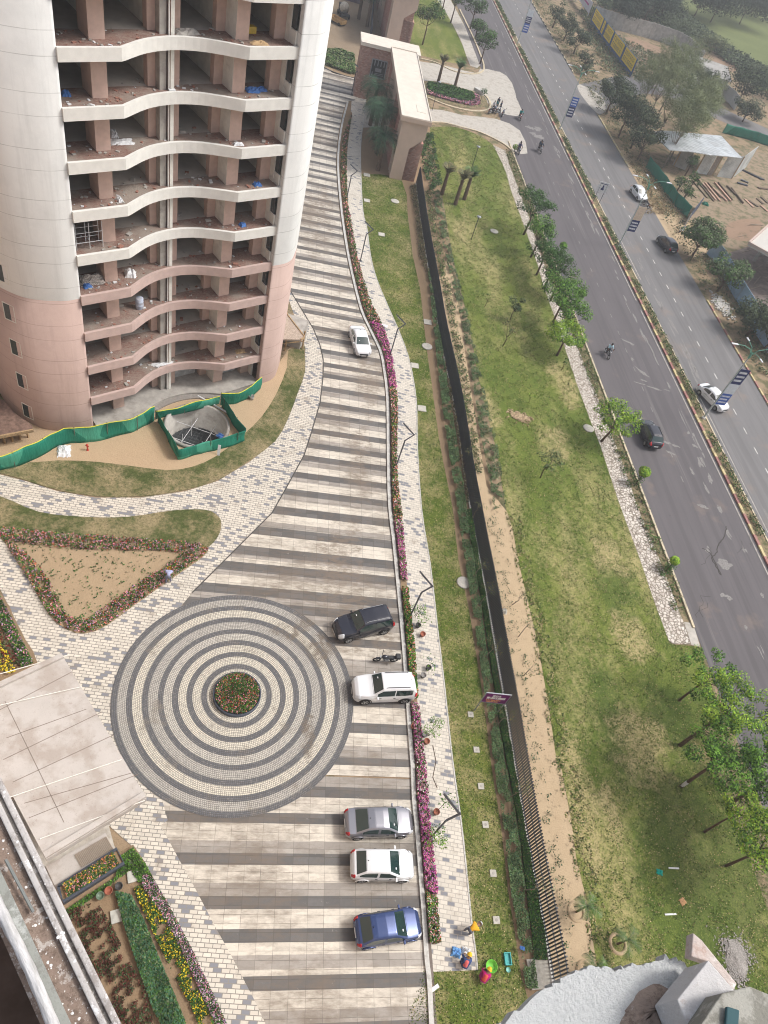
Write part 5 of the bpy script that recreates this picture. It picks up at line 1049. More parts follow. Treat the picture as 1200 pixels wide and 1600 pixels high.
rows('low_plants', 'brown tufts in the bare strip left of the black fence', gl([(641, 292), (650, 345), (655, 400), (668, 430), (688, 500), (697, 580), (712, 660), (722, 720), (730, 790)], 0, 2), gl([(650, 292), (657, 342), (665, 400), (676, 460), (690, 530), (700, 585), (712, 640), (722, 705), (734, 785)], 0, 2), 900, [LF['dry'], leafm('leaf_brown', (.10, .075, .05)), LF['dusty']], (2, 3, 2))
rows('low_plants', 'small weeds at the foot of the black fence on the sand', gl([(745, 800), (765, 900), (785, 1000), (805, 1100), (830, 1200), (868, 1400), (890, 1520)], 0, 2), gl([(775, 800), (795, 880), (805, 960), (830, 1060), (850, 1200), (885, 1400), (905, 1520)], 0, 2), 240, [LF['dusty'], LF['deep'], LF['blue']], (2, 3, 1), .18, .1, 6, .1)
rows('low_plants', 'seedlings between the black fence and the patchy hedge', gl([(662, 300), (680, 400), (705, 520), (722, 640), (740, 740)], 0, 2), gl([(672, 300), (692, 400), (716, 520), (738, 640), (752, 740)], 0, 2), 700, [LF['dusty'], LF['mid'], LF['dry']], (2, 2, 2), .3, .15)
# median hedge segments
for i, (a, b, lb) in enumerate([(38, 52, 'nearest clipped hedge on the road median'), (55, 68.5, 'median hedge beside the nearest street light'), (72, 97, 'long median hedge between two banner poles'), (99, 113, 'median hedge above the black and white sign'), (118, 139, 'median hedge at the entrance road'), (144, 180, 'median hedge beyond the second banner pole'), (186, 260, 'farthest clipped hedge on the road median')]):
    ys = np.linspace(a, b, 30); hedge(lb, [rd(dML+.35, y) for y in ys], [rd(dMR-.25, y) for y in ys], int((b-a)*120), .45, [LF['dusty'], LF['mid'], LF['deep'], LF['dry']], (3, 2, 1.5, 3 if i in (1, 2) else .8), .17, False, thin=-.9 if i in (1, 2) else -2).__setitem__('group', 'hedges on the road median')
rows('verge_weeds', 'dry weeds on the soil verge along the near kerb', [rd(dLK-1.5, y) for y in (42, 80, 125)], [rd(dLK-.2, y) for y in (42, 80, 125)], 900, [LF['dusty'], LF['dry'], LF['mid']], (2, 2, 2), .25, .15, cat='weeds')
rows('scrub', 'dry scrub on the bare ground beyond the road', [rd(dRK+1, y) for y in (40, 90, 140, 240)], [rd(dRK+6, y) for y in (40, 90, 140, 240)], 1500, [LF['dry'], LF['dusty'], LF['grey']], (3, 2, 2), .4, .25, 8, .3, cat='scrub')
rows('scrub', 'dusty scrub covering the open land below the compound wall', px([(905, 20), (925, 60), (940, 110), (1010, 130)]), px([(925, 10), (960, 55), (1010, 80), (1080, 110)]), 1200, [LF['dry'], LF['dusty'], LF['grey']], (2, 3, 3), .6, .4, 8, .5, cat='scrub')
rows('scrub', 'grey scrub between the compound wall and the far field', px([(930, 10), (1000, 30), (1080, 60), (1200, 140)]), px([(960, -10), (1040, 5), (1140, 80), (1230, 130)]), 2400, [LF['dusty'], LF['grey'], LF['dark']], (3, 2, 2), 1.2, .55, 9, .8, cat='scrub')
# entrance island planting
isl = px([(667, 130), (690, 133), (712, 138), (738, 146), (742, 156), (730, 160), (700, 154), (668, 146)])
bed('low_shrubs', 'dark green ground cover on the entrance island', polypts(isl, 5000), .35, [LF['deep'], LF['mid']], (1, 1), .25, 'shrubs')
bed('flower_bed', 'faded pink border round the entrance island', polypts(px([(667, 142), (668, 148), (700, 158), (735, 166), (750, 164), (748, 152), (741, 147), (742, 157), (730, 161), (700, 155)]), 3000), .3, [FLW['pink'], LF['dusty'], FLW['lilac']], (2, 2, 1), .22)
S('island_soil', [(664, 128), (690, 130), (715, 136), (742, 144), (758, 152), (760, 166), (735, 170), (700, 162), (664, 150)], .05, M['verge'], 2)
bed('low_shrubs', 'square of green shrubs at the far end of the drive', polypts(px([(508, 80), (530, 80), (553, 88), (555, 117), (545, 116), (508, 102)]), 7000), .5, [LF['grey'], LF['mid'], LF['olive']], (2, 2, 2), .28, 'shrubs')

# loose tufts and straw over the lawns
def tufts(name, label, pts, size, mats, w, zb=.035):
    return bed(name, label, pts, .05, mats, w, size, 'grass', zb=zb, tilt=1.0)
straw = leafm('straw', (.40, .32, .17)); gt_ = leafm('grass_tuft', (.13, .19, .035)); gd_ = leafm('grass_dark', (.06, .10, .02))
tufts('grass_tufts', 'grass tufts and straw scattered over the main lawn', clumpy(polypts(lawnB, 190000), .5, -.6), .085, [gt_, gd_, straw], (3.4, 2.4, 1.6))
tufts('grass_tufts', 'grass tufts and straw scattered over the narrow side lawn', polypts(lawnA+gl(i0[:21], 0, 2), 42000), .08, [gt_, gd_, straw], (3, 3, 1.4))
eL = gl([(791, 800), (800, 825), (812, 887), (827, 950), (841, 1012), (852, 1075), (862, 1137), (870, 1195), (877, 1200), (895, 1300), (900, 1342), (912, 1390), (922, 1440), (932, 1510)], 0, 3)
e0 = np.array(eL); e1 = e0+np.array([1.1, .3]); ee_ = e0-np.array([.35, .1])
tufts('edge_tufts', 'rough weedy grass along the edge of the sand strip', clumpy(bandpts([tuple(p) for p in ee_], [tuple(p) for p in e1], 9000), .9, .1), .12, [gt_, gd_, straw, LF['grey']], (2, 2, 3, 1))
# ------------------------------------------------------------------ black picket fence along the lawn
steel = plain('fence_black', (.026, .034, .048), .45, .5, var=.2); grey = plain('galvanised', (.30, .32, .35), .5, .5, .3)
FB = [(650, 287), (657, 342), (666, 400), (677, 462), (687, 525), (700, 587), (710, 637), (720, 700), (727, 750), (736, 800), (747, 862), (760, 930), (770, 990), (780, 1050), (790, 1107), (804, 1195), (817, 1275), (830, 1350), (844, 1425), (854, 1475), (863, 1537), (870, 1585)]
fl = gl(FB, 0, 4); flen = sum(math.dist(fl[i], fl[i+1]) for i in range(len(fl)-1)); NP_ = int(flen/2.4)
fp = resample(fl, NP_+1); fence = thing('picket_fence', 'long black steel picket fence with pointed tips dividing the two lawns', 'fence', (*fp[0], 0)); o0 = Vector((*fp[0], 0))
FHt = 2.45
for i in range(NP_):
    a, b = Vector((*fp[i], 0))-o0, Vector((*fp[i+1], 0))-o0; d = (b-a); L = d.length; d.normalize(); q = Vector((-d.y, d.x, 0)); m = MB()
    R_ = Matrix(((d.x, q.x, 0, a.x), (d.y, q.y, 0, a.y), (0, 0, 1, 0), (0, 0, 0, 1)))
    n = int(L/.175)
    for j in range(1, n):
        x = j*L/n; m.box((x-.036, -.05, .18), (x+.036, .05, FHt-.1), 0, R_)
        m.add([R_ @ Vector(v) for v in ((x-.036, -.05, FHt-.1), (x+.036, -.05, FHt-.1), (x+.036, .05, FHt-.1), (x-.036, .05, FHt-.1), (x, 0, FHt+.06))], [(0, 1, 4), (1, 2, 4), (2, 3, 4), (3, 0, 4), (0, 3, 2, 1)])
    for z in (.3, 1.25, FHt-.25): m.box((0.01, -.03, z), (L-.01, .03, z+.045), 0, R_)
    m.build('panel', steel, fence)
    MB().box((-.036, -.052, 0), (.036, .052, FHt-.02), 0, R_).build('post', steel, fence)
MB().bar([(p[0]-o0.x, p[1]-o0.y) for p in fl], .16, .0, .14, 0).build('base_kerb', M['kerb'], fence)
# ------------------------------------------------------------------ bent lamp posts along the walkway
lampm = plain('lamp_grey', (.10, .105, .12), .45, .5, .4)
def lamp(base, label, first=[None]):
    if first[0] is None:
        r = thing('bent_lamp', label, 'lamp post', (*base, 0), 0, 'zigzag lamp posts along the drive')
        MB().box((-.16, -.16, 0), (.16, .16, .07)).build('base_plate', lampm, r)
        MB().tube([(0, 0, .05), (0, 0, 3.55)], .065, 4).build('post', lampm, r)
        MB().tube([(0, 0, 3.5), (.62, .42, 4.15)], .07, 4).build('elbow_arm', lampm, r)
        MB().tube([(.55, .40, 4.12), (-.62, 1.15, 4.3)], .085, 4).build('head_arm', lampm, r)
        MB().box((-.3, -.05, -.02), (.3, .05, .0), 0, Matrix.Translation((-.15, .86, 4.15)) @ Matrix.Rotation(2.57, 4, 'Z')).build('led_panel', plain('led_white', (.7, .7, .68), .4), r)
        first[0] = r; return r
    return copy_tree(first[0], (*base, 0), 0, label)
for (x, y), lb in [((672, 1310), 'nearest zigzag lamp post, beside the silver cars'), ((640, 965), 'zigzag lamp post beside the parked dark car'), ((618, 731), 'zigzag lamp post by the middle of the long flower bed'), ((609, 557), 'zigzag lamp post just below the white sedan'),
                   ((563, 408), 'zigzag lamp post at the bend above the white sedan'), ((541, 315), 'zigzag lamp post on the upper walkway, left of the palms'), ((549, 150), 'farthest zigzag lamp post near the upper end of the bed')]:
    lamp(G(x, y), lb)
def bulb(base, h, label):
    r = thing('garden_lamp', label, 'lamp post', (*base, 0), 0, 'small round-headed lawn lamps')
    MB().tube([(0, 0, 0), (0, 0, h)], .045, 6).build('post', steel, r); MB().lathe([(0, 0), (.28, .05), (.3, .12), (.12, .2), (0, .22)], 14, cap=False).build('lamp_head', grey, r, True).location = (0, 0, h)
bulb(G(734, 272), 4.0, 'thin lamp with a round head on the upper lawn right of the tied palms'); bulb(G(736, 375), 3.2, 'thin lamp with a round head on the lawn above the dry tree')
bulb(G(675, 173), 4.4, 'dark lamp mast at the edge of the gateway roof')
# ------------------------------------------------------------------ highway street lights with banners on the median
pole_g = plain('pole_pale', (.42, .47, .46), .5, .4, .2); arm_g = plain('arm_green', (.12, .30, .22), .6)
navy = plain('banner_navy', (.02, .03, .12), .6); bblue = plain('banner_blue', (.05, .12, .42), .6); bwhite = plain('banner_white', (.66, .70, .74), .6); bcream = plain('banner_cream', (.62, .50, .38), .6)
lw = plain('letter_white', (.8, .82, .85), .6)
def street_light(y, label, style):
    b = rd((dML+dMR)/2+.2, y); a = math.atan2(dirr.y, dirr.x)
    r = thing('street_light', label, 'street light', (*b, 0), a, 'tall street lights on the median')
    MB().lathe([(0, 0), (.22, 0), (.22, .3), (.1, .35), (0, .35)], 12, cap=False).build('base', M['kerb'], r)
    MB().tube([(0, 0, .1), (0, 0, 9.4)], [.11, .06], 8).build('pole', pole_g, r)
    for sgn in (-1, 1):
        MB().tube([(0, 0, 9.1), (sgn*.5, 0, 9.6), (sgn*1.5, 0, 9.75)], .035, 6).build('arm', arm_g, r); MB().box((-.3, -.1, -.04), (.3, .1, .04)).build('lamp_head', c_w, r, bevel=.03).location = (sgn*1.75, 0, 9.74)
        MB().tube([(0, 0, 9.0), (0, sgn*.5, 9.7), (0, sgn*1.3, 10.0), (0, sgn*2.2, 10.05)], .04, 6).build('arm', arm_g, r)
        MB().box((-.12, -.38, -.05), (.12, .38, .05)).build('lamp_head', c_w, r, bevel=.03).location = (0, sgn*2.5, 10.03)
    MB().lathe([(.06, 8.6), (.13, 8.7), (.13, 9.3), (.06, 9.4)], 8).build('collar', arm_g, r)
    # banner: panels stacked on the pole, facing along the road, built of raised bars and lettering
    z = 2.3 if style != 2 else 2.6
    for (h, mt, txt) in {0: [(1.5, bblue, 'bars'), (1.3, bwhite, 'sketch'), (1.9, navy, 'bars')], 1: [(1.6, navy, 'bars'), (1.5, bblue, 'bars')], 2: [(1.6, navy, 'bars'), (.7, bcream, ''), (1.2, bcream, 'sketch')], 3: [(1.6, bblue, 'bars'), (1.2, navy, 'bars'), (1.2, bwhite, '')]}[style]:
        h *= 1.05; p = MB().box((-.02, .1, z), (.02, 1.3, z+h-.02)).build('banner', mt, r)
        m = MB(); rr_ = random.Random(int(z*10)+style)
        if txt == 'bars':
            for k in range(3):
                zz = z+h*(.18+.26*k); x = .22
                while x < 1.1:
                    w = rr_.uniform(.04, .1); m.box((-.028, x, zz), (-.021, x+w, zz+h*.13)); m.box((.021, x, zz), (.028, x+w, zz+h*.13)); x += w+.035
        elif txt == 'sketch':
            for k in range(5): m.box((-.028, .25, z+.2+k*.17), (-.021, .25+rr_.uniform(.2, .5), z+.23+k*.17))
        if m.v: m.build('print', lw if txt == 'bars' else navy, p)
        z += h
    return r
for y, lb, st in [(71.1, 'nearest median street light with a blue and white banner beside the white car', 0), (105.3, 'median street light with a cream and navy banner near the parked white car', 2), (142.4, 'median street light with a dark blue banner opposite the side road', 1), (182.9, 'median street light with a banner white at the top, near the picture top', 3), (222, 'farthest median street light at the top edge of the picture', 1)]:
    street_light(y, lb, st)
def kerb_light(base, label, a):
    r = thing('street_light', label, 'street light', (*base, 0), a, 'tall street lights beyond the road')
    MB().tube([(0, 0, 0), (0, 0, 8.2)], [.1, .06], 8).build('pole', pole_g, r)
    for k in range(4):
        t = k*math.pi/2+.4; MB().tube([(0, 0, 7.8), (math.cos(t)*.8, math.sin(t)*.8, 8.5), (math.cos(t)*1.5, math.sin(t)*1.5, 8.6)], .04, 6).build('arm', arm_g, r)
        MB().box((-.3, -.1, -.04), (.3, .1, .04), 0, Matrix.Rotation(t, 4, 'Z')).build('lamp_head', c_w, r).location = (math.cos(t)*1.75, math.sin(t)*1.75, 8.6)
(lambda *a: 0)(0) if True else kerb_light(G(1005, 330), 'green-armed street light beside the parked white hatchback', .3)
(lambda *a: 0)(0) if True else kerb_light(G(903, 135), 'green-armed street light at the side road corner', .8)
sg = thing('road_sign', 'white board with a dark emblem on two legs on the median', 'sign', (*rd(50.6, 116.8), 0), math.atan2(dirr.y, dirr.x)+1.4)
for y in (-.5, .5): MB().tube([(y, 0, 0), (y, 0, 3.4)], .04, 6).build('leg', steel, sg)
MB().box((-.75, -.03, 1.9), (.75, .03, 3.5)).build('board', c_w, sg)
MB().box((-.22, -.04, 2.3), (.22, -.031, 2.6)).box((-.1, -.04, 2.6), (.12, -.031, 3.05)).box((-.5, -.04, 3.2), (.5, -.031, 3.3)).build('emblem', navy, sg)
# ------------------------------------------------------------------ purple sign at the fence
def text(s, size, mat, parent, loc, rot, name='lettering'):
    cu = bpy.data.curves.new(name, 'FONT'); cu.body = s; cu.size = size; cu.align_x = 'CENTER'; cu.extrude = .006
    o = bpy.data.objects.new(name, cu); C.objects.link(o); dg = bpy.context.evaluated_depsgraph_get(); me = bpy.data.meshes.new_from_object(o.evaluated_get(dg))
    bpy.data.objects.remove(o); me.materials.clear(); me.materials.append(mat); o = bpy.data.objects.new(name, me); C.objects.link(o); o.parent = parent; o.location = loc; o.rotation_euler = rot; return o
zb, zt_ = 1.5, 2.9
sA, sB = Vector(G(750, 1096, zb)), Vector(G(789, 1100, zb)); sd_ = sB-sA
ps = thing('estate_sign', 'purple notice board with white and orange lettering beside the black fence', 'sign', (sA.x, sA.y, 0), math.atan2(sd_.y, sd_.x)); Ls = sd_.length
MB().box((.03, -.02, zb+.03), (Ls-.03, .02, zt_-.03)).build('board', plain('sign_purple', (.16, .012, .14), .5), ps)
MB().box((0, -.035, zb), (Ls, .035, zb+.05)).box((0, -.035, zt_-.05), (Ls, .035, zt_)).box((0, -.035, zb+.05), (.05, .035, zt_-.05)).box((Ls-.05, -.035, zb+.05), (Ls, .035, zt_-.05)).build('frame', grey, ps)
for x in (.05, Ls-.05): MB().box((x-.03, -.03, 0), (x+.03, .03, zb)).build('leg', grey, ps)
text('ENTRY', .26, plain('sign_yellow', (.75, .55, .08), .5), ps, (Ls/2, -.03, zt_-.42), (math.pi/2, 0, 0)) if False else None
for x0, x1, z, h, c in [(.32, .62, .66, .16, (.8, .8, .78)), (.14, .86, .42, .20, (.85, .85, .85)), (.16, .72, .24, .10, (.8, .35, .15)), (.2, .66, .10, .09, (.85, .42, .2))]:
    m = MB(); x = Ls*x0; rr_ = random.Random(int(z*100))
    while x < Ls*x1:
        w = rr_.uniform(.03, .075); m.box((x, -.031, zb+(zt_-zb)*z), (x+w, -.021, zb+(zt_-zb)*(z+h))); x += w+rr_.choice((.018, .018, .05))
    m.build('lettering', plain('sign_ink', c, .5), ps)
# ------------------------------------------------------------------ gateway blocks
g0 = (-14.95, 101.7); ga = math.atan2(.3, .954); gate = thing('gateway_block', 'long beige gateway with brick flanks, fins and a flat cream roof', 'gateway', (*g0, 0), ga)
# local x = across (u), local y = along; roof at 8.5
brickr = plain('red_brick', (.42, .23, .19), .9, .15, var=.2, sc=4, dirt=(.25, .17, .14), df=.6); beige = plain('beige_render', (.54, .42, .345), .85, .2, var=.05, sc=1.2); roofc = plain('roof_cream', (.66, .60, .52), .8, .2, var=.07, sc=1, dirt=(.5, .42, .35), df=.6)
def brick_mat():
    t = NT('brick_wall', .9, .15); v = t.xyz(t.pos(-ga)); c = t.comb(t.mth('ADD', v[0], v[1]), v[2])
    f, r = t.brick(.5, .16, .02, c); a = t.ramp(r, [(0, (.33, .17, .14)), (.5, (.43, .245, .20)), (1, (.50, .33, .27))]); a = t.mix(f, a, (.30, .24, .21))
    t.bump(f, .5, -.03); return t.out(a)
brickw = brick_mat()
def endprofile(w, z1, leg, notch): return [(0, 0), (leg, 0), (leg, notch-.9), (w-.15, notch+.7), (w-.15, z1), (0, z1)]
def gateblock(root, w, y0, y1, z1, leg=1.75):
    pr2 = endprofile(w, z1, leg, z1-2.6)
    for yy in (y0, y1-.35):
        n = len(pr2); tri = geometry.tessellate_polygon([[Vector((p[0], p[1], 0)) for p in pr2]]); vs = [(p[0], yy, p[1]) for p in pr2]+[(p[0], yy+.35, p[1]) for p in pr2]
        fs = [tuple(t) for t in tri]+[tuple(n+i for i in t[::-1]) for t in tri]+[(i, (i+1) % n, n+(i+1) % n, n+i) for i in range(n)]
        MB().add(vs, fs).build('end_frame', beige, root)
    MB().box((.45, y0+.36, 0), (w-.45, y1-.36, z1-.02)).build('brick_core', brickw, root)
    y = y0+.6
    while y < y1-.6:
        MB().box((.02, y, 0), (.44, y+.42, z1-.05)).build('fin', beige if int(y*2) % 2 else brickr, root); y += .95
    MB().box((-.35, y0-.35, z1), (w+.15, y1+.2, z1+.55)).build('roof_slab', [beige, roofc], root)
    MB().box((-.2, y0-.2, z1+.551), (w, y1+.05, z1+.56)).build('roof_top', roofc, root)
    MB().bar([(-.27, y0-.27), (w+.07, y0-.27), (w+.07, y1+.12), (-.27, y1+.12), (-.27, y0-.27)], .12, z1+.55, z1+.68).build('roof_kerb', roofc, root)
    MB().box((w*.55, y0+2.2, z1+.56), (w*.85, y0+4.4, z1+.60)).build('roof_hatch', roofc, root)
gateblock(gate, 3.7, 0, 24.8, 7.95)
MB().box((1.76, .36, 0), (3.6, 3.5, 5.3)).build('brick_pier', brickw, gate)
wing = thing('gateway_wing', 'low brick wing with a barred window across the end of the long gateway block', 'gateway', (*g0, 0), ga)
MB().box((-4.6, 25.9, 0), (4.3, 29.8, 7.6)).build('brick_wall', brickw, wing)
MB().box((-4.9, 25.6, 7.6), (4.6, 30.0, 8.1)).build('roof_slab', roofc, wing)
wn = MB().box((-2.6, 25.84, 3.6), (-.4, 25.9, 6.0)).build('window', W_['glass'], wing)
MB().box((-2.75, 25.8, 3.45), (-.25, 25.86, 3.6)).box((-2.75, 25.8, 6.0), (-.25, 25.86, 6.15)).box((-2.75, 25.8, 3.6), (-2.6, 25.86, 6.0)).box((-.4, 25.8, 3.6), (-.25, 25.86, 6.0)).build('frame', grey, wn)
m = MB()
for k in range(4): m.box((-2.3+k*.5, 25.8, 5.2), (-2.15+k*.5, 25.83, 5.95))
m.box((-2.0, 25.8, 4.4), (-1.0, 25.83, 4.9)).box((-2.45, 25.8, 3.75), (-2.3, 25.83, 4.3)).box((-2.0, 25.8, 3.9), (-.6, 25.83, 3.97)).box((-2.0, 25.8, 4.1), (-.6, 25.83, 4.17))
m.build('bars', grey, wn)
far = thing('gateway_block', 'second beige gateway block with a cut-away arch at the top edge of the picture', 'gateway', (*G(600, 78), 0), ga+.02)
gateblock(far, 4.6, 0, 34, 9.2, 2.4)
MB().box((2.41, .36, 0), (4.5, 4, 5.3)).build('brick_pier', brickw, far)
ben = thing('planter_box', 'white concrete planter box on the entrance island', 'planter', (*G(748, 146), 0), -.5); MB().box((-1, -.45, 0), (1, .45, .7)).build('box', M['kerb'], ben, bevel=.05)
# ------------------------------------------------------------------ canopy, planters and small things round the court
CZ = 5.4
cv = [G(-110, 1118, CZ), G(96, 1022, CZ), G(229, 1247, CZ), G(72, 1343, CZ), G(20, 1244, CZ), G(-160, 1330, CZ)]
canm = NT('canopy_concrete', .9, .15)
a_ = canm.mix(canm.noise(.9, 5, .6), (.42, .395, .37), (.53, .50, .47)); a_ = canm.mix(canm.ramp(canm.noise(.55, 6, .65, canm.pos(loc=(4, 1, 0))), [(.46, 0.0), (.60, .6)]), a_, (.32, .27, .23))
a_ = canm.mix(canm.ramp(canm.noise(2.4, 6, .8, canm.pos(loc=(1, 7, 0))), [(.6, 0.0), (.68, .5)]), a_, (.26, .20, .165)); a_ = canm.mix(canm.ramp(canm.noise(22, 2, .7), [(.66, 0.0), (.7, .7)]), a_, (.15, .12, .1))
canm.bump(canm.noise(3, 5, .6), .2, .03); canm = canm.out(a_)
c0 = Vector(cv[2]); can = thing('canopy', 'stained flat concrete porch canopy with thin white pipes on top', 'canopy', (c0.x, c0.y, 0))
loc = lambda p: (p[0]-c0.x, p[1]-c0.y)
MB().prism([loc(p) for p in cv], CZ-.45, CZ).build('roof_slab', canm, can)
MB().bar([loc(p) for p in (cv[0], cv[1])], .3, CZ+.003, CZ+.2, 0, -.18).build('upstand', canm, can); MB().bar([loc(p) for p in (cv[2], cv[3])], .3, CZ+.003, CZ+.2, 0, -.18).build('upstand', canm, can)
pw = plain('pipe_white', (.72, .71, .66), .5)
for a, b in [((-40, 1063), (108, 1022)), ((-40, 1110), (128, 1072)), ((-30, 1260), (190, 1186)), ((62, 1310), (226, 1250))]:
    p, q = G(*a, CZ+.15), G(*b, CZ+.15); MB().tube([(*loc(p), CZ+.08), (*loc(q), CZ+.08)], .028, 6).build('white_pipe', pw, can)
j = plain('joint', (.2, .165, .14), .9)
for a, b in [((0, 1109), (112, 1050)), ((10, 1153), (135, 1108)), ((5, 1187), (160, 1112)), ((20, 1222), (178, 1148)), ((38, 1255), (205, 1208)), ((8, 1096), (100, 1285)), ((45, 1278), (215, 1210))]:
    p, q = G(*a, CZ), G(*b, CZ); MB().bar([loc(p), loc(q)], .035, CZ-.01, CZ+.006).build('roof_joint', j, can)
for x, y in [(150, 1215), (60, 1240), (60, 1080), (-20, 1130)]:
    p = loc(G(x, y, CZ)); MB().box((p[0]-.3, p[1]-.3, 0), (p[0]+.3, p[1]+.3, CZ-.45)).build('column', beige, can)
# ramp with slatted cover
def poly3(name, mat, l, z0, z1, parent=None): return MB().prism([G(*p) for p in l], z0, z1).build(name, mat, parent)
tag(poly3('step_slab', canm, [(95, 1405), (72, 1355), (165, 1303), (190, 1352)], .076, .2), 'tiled porch step between the canopy edge and the planter', 'step')
r0 = Vector(G(118, 1337)); r1 = Vector(G(168, 1308)); r2 = Vector(G(179, 1327)); sl_ = MB(); dd = (r1-r0); ee = (r2-r1)
for i in range(22):
    p = r0+dd*(i/22); sl_.bar([(p.x, p.y), (p.x+ee.x, p.y+ee.y)], .05, .21, .27)
tag(sl_.build('slat_grating', plain('teak_slats', (.36, .30, .24), .7)), 'slatted ramp cover between the canopy and the dark planter', 'grating')
pl0 = Vector(G(95, 1400)); plt = thing('planter', 'dark slate planter trough full of flowers beside the porch', 'planter', (pl0.x, pl0.y, 0)); pa = [Vector(G(x, y))-pl0 for x, y in ((92, 1388), (183, 1330), (194, 1352), (100, 1412))]
slate = plain('slate_edge', (.055, .065, .085), .5, .4)
MB().bar([(p.x, p.y) for p in (*pa, pa[0])], .16, .05, .5, 0).build('rim', slate, plt); MB().sheet([(p.x, p.y) for p in pa], .4).build('soil', M['bed'], plt)
c_ = sum(pa, Vector((0, 0)))/4; pi_ = [tuple(c_+(p-c_)*.86) for p in pa]; P = polypts(pi_, 2600)
quads('flowers', leaves(np.c_[P, .42+.25*rng.random(2600)], .1, .7, .8), [LF['mid'], LF['deep'], LF['olive'], FLW['orange'], FLW['pink'], FLW['yellow']], rng.choice(6, 2600, p=[.34, .2, .2, .1, .08, .08]), plt)
for (x, y), w, lb in [((208, 1370), .62, 'square stone slab in the weeds above the marigold row'), ((183, 1432), .66, 'tilted square stone slab between the shrubs')]:
    o = MB().box((-w/2, -w/2, 0), (w/2, w/2, .12)).build('stone_slab', plain('slab_stone', (.42, .42, .38), .9, var=.2, sc=4), None, bevel=.03); put(tag(o, lb, 'slab'), (*G(x, y), .05), .6)
def pot(base, label, mat, r_=.2, h=.3, plant=0, ph=1.0, kind=('fresh', 'mid'), lean=(.0, .0), tip=False, pr3=.3):
    root = thing('plant_pot', label, 'pot', (*base, .05), 0, 'plant pots')
    b = MB().lathe([(0, 0), (r_*.7, 0), (r_, h), (r_*1.08, h), (r_*1.08, h+.03), (r_*.9, h+.03), (r_*.85, h*.8), (0, h*.8)], 16, cap=False).build('bowl', mat, root, True)
    if plant:
        MB().tube([(0, 0, h*.8), (lean[0]*.5, lean[1]*.5, ph*.5), (lean[0], lean[1], ph*.9)], .015, 5).build('stem', bark, root)
        P = rng.normal(size=(plant, 3))*[pr3, pr3, .18]+[lean[0], lean[1], ph]; quads('foliage', leaves(P, .14, .8), [LF[k] for k in kind], (rng.random(plant) > .6).astype(int), root)
    return root
terra = plain('terracotta', (.30, .10, .06), .8, dirt=(.2, .13, .1), df=.5); blackp = plain('black_pot', (.05, .05, .05), .6); greyp = plain('grey_pot', (.22, .21, .2), .8)
for (x, y), lb, mt, pl_, ph, ln in [((652, 980), 'black pot with a small green plant beside the dark car', blackp, 60, .9, (.15, .25)), ((659, 994), 'terracotta pot below the black pot, beside the dark car', terra, 0, 0, (0, 0)), ((660, 1058), 'grey pot beside the rear of the white car', greyp, 0, 0, (0, 0)),
                                   ((668, 1046), 'tiny potted plant above the grey pot', blackp, 40, .7, (.1, .25)), ((645, 1138), 'terracotta pot standing in the flower bed edge', terra, 0, 0, (0, 0)), ((662, 1150), 'grey pot in the pair on the walkway below the white car', greyp, 0, 0, (0, 0)), ((665, 1161), 'terracotta pot in the pair on the walkway below the white car', terra, 0, 0, (0, 0)),
                                   ((680, 1271), 'brown pot on the walkway beside the silver sedan', terra, 70, 1.2, (.3, .5)), ((186, 1387), 'black pot near the stone slab in the lower left garden', blackp, 0, 0, (0, 0)), ((170, 1394), 'terracotta pot between two other pots in the lower left garden', terra, 0, 0, (0, 0)), ((157, 1402), 'open glassy green pot beside the dark planter', plain('green_pot', (.12, .17, .12), .3), 0, 0, (0, 0))]:
    pot(G(x, y), lb, mt, .2, .3, pl_, ph, lean=ln)
tree(G(668, 1150), 2.2, .55, 'leafy flowering shrub over the walkway below the white car', 'sapling', 'sapling', kind=('fresh', 'mid', 'olive'), clumps=8, cs=.32, dens=90, leaf=.13, trunk=.02, z0=.35)
tree(G(672, 1318), 2.0, .8, 'leafy shrub with bright leaves at the nearest lamp post foot', 'sapling', 'sapling', kind=('fresh', 'mid', 'lime'), clumps=9, cs=.32, dens=110, leaf=.13, trunk=.02, z0=.3)
tree(G(648, 965), 1.6, .5, 'small leafy shrub at the foot of the second lamp post', 'sapling', 'sapling', kind=('fresh', 'mid', 'deep'), clumps=6, cs=.28, dens=90, leaf=.13, trunk=.02, z0=.3)
tag(MB().tube([(*G(676, 1165), .05), (*G(681, 1190), .05), (*G(676, 1215), .05), (*G(683, 1232), .05)], .025, 6).build('garden_hose', bark), 'brown hose lying along the walkway tiles', 'hose')
# round planter of the court
hp = thing('round_planter', 'round dark-rimmed planter of red flowers at the centre of the ringed paving', 'planter', (*hub, 0))
MB().lathe([(1.58, .05), (1.58, .38), (1.5, .38), (1.48, .28), (0, .3)], 44, cap=False).build('rim', slate, hp, True)
P = polypts([(1.45*math.cos(t), 1.45*math.sin(t)) for t in np.linspace(0, 6.283, 30)[:-1]], 5200); quads('flowers', leaves(np.c_[P, .32+.25*rng.random(5200)], .09, .7, .8), GR+[FLW['red'], FLW['orange'], FLW['pink'], LF['dry']], rng.choice(7, 5200, p=[.30, .27, .08, .08, .05, .12, .10]), hp)
P = rng.normal(size=(260, 3))*[.35, .35, .25]+[0, .15, .9]; quads('shrub', leaves(P, .13, .8), [LF['mid'], LF['deep']], (rng.random(260) > .5).astype(int), hp)
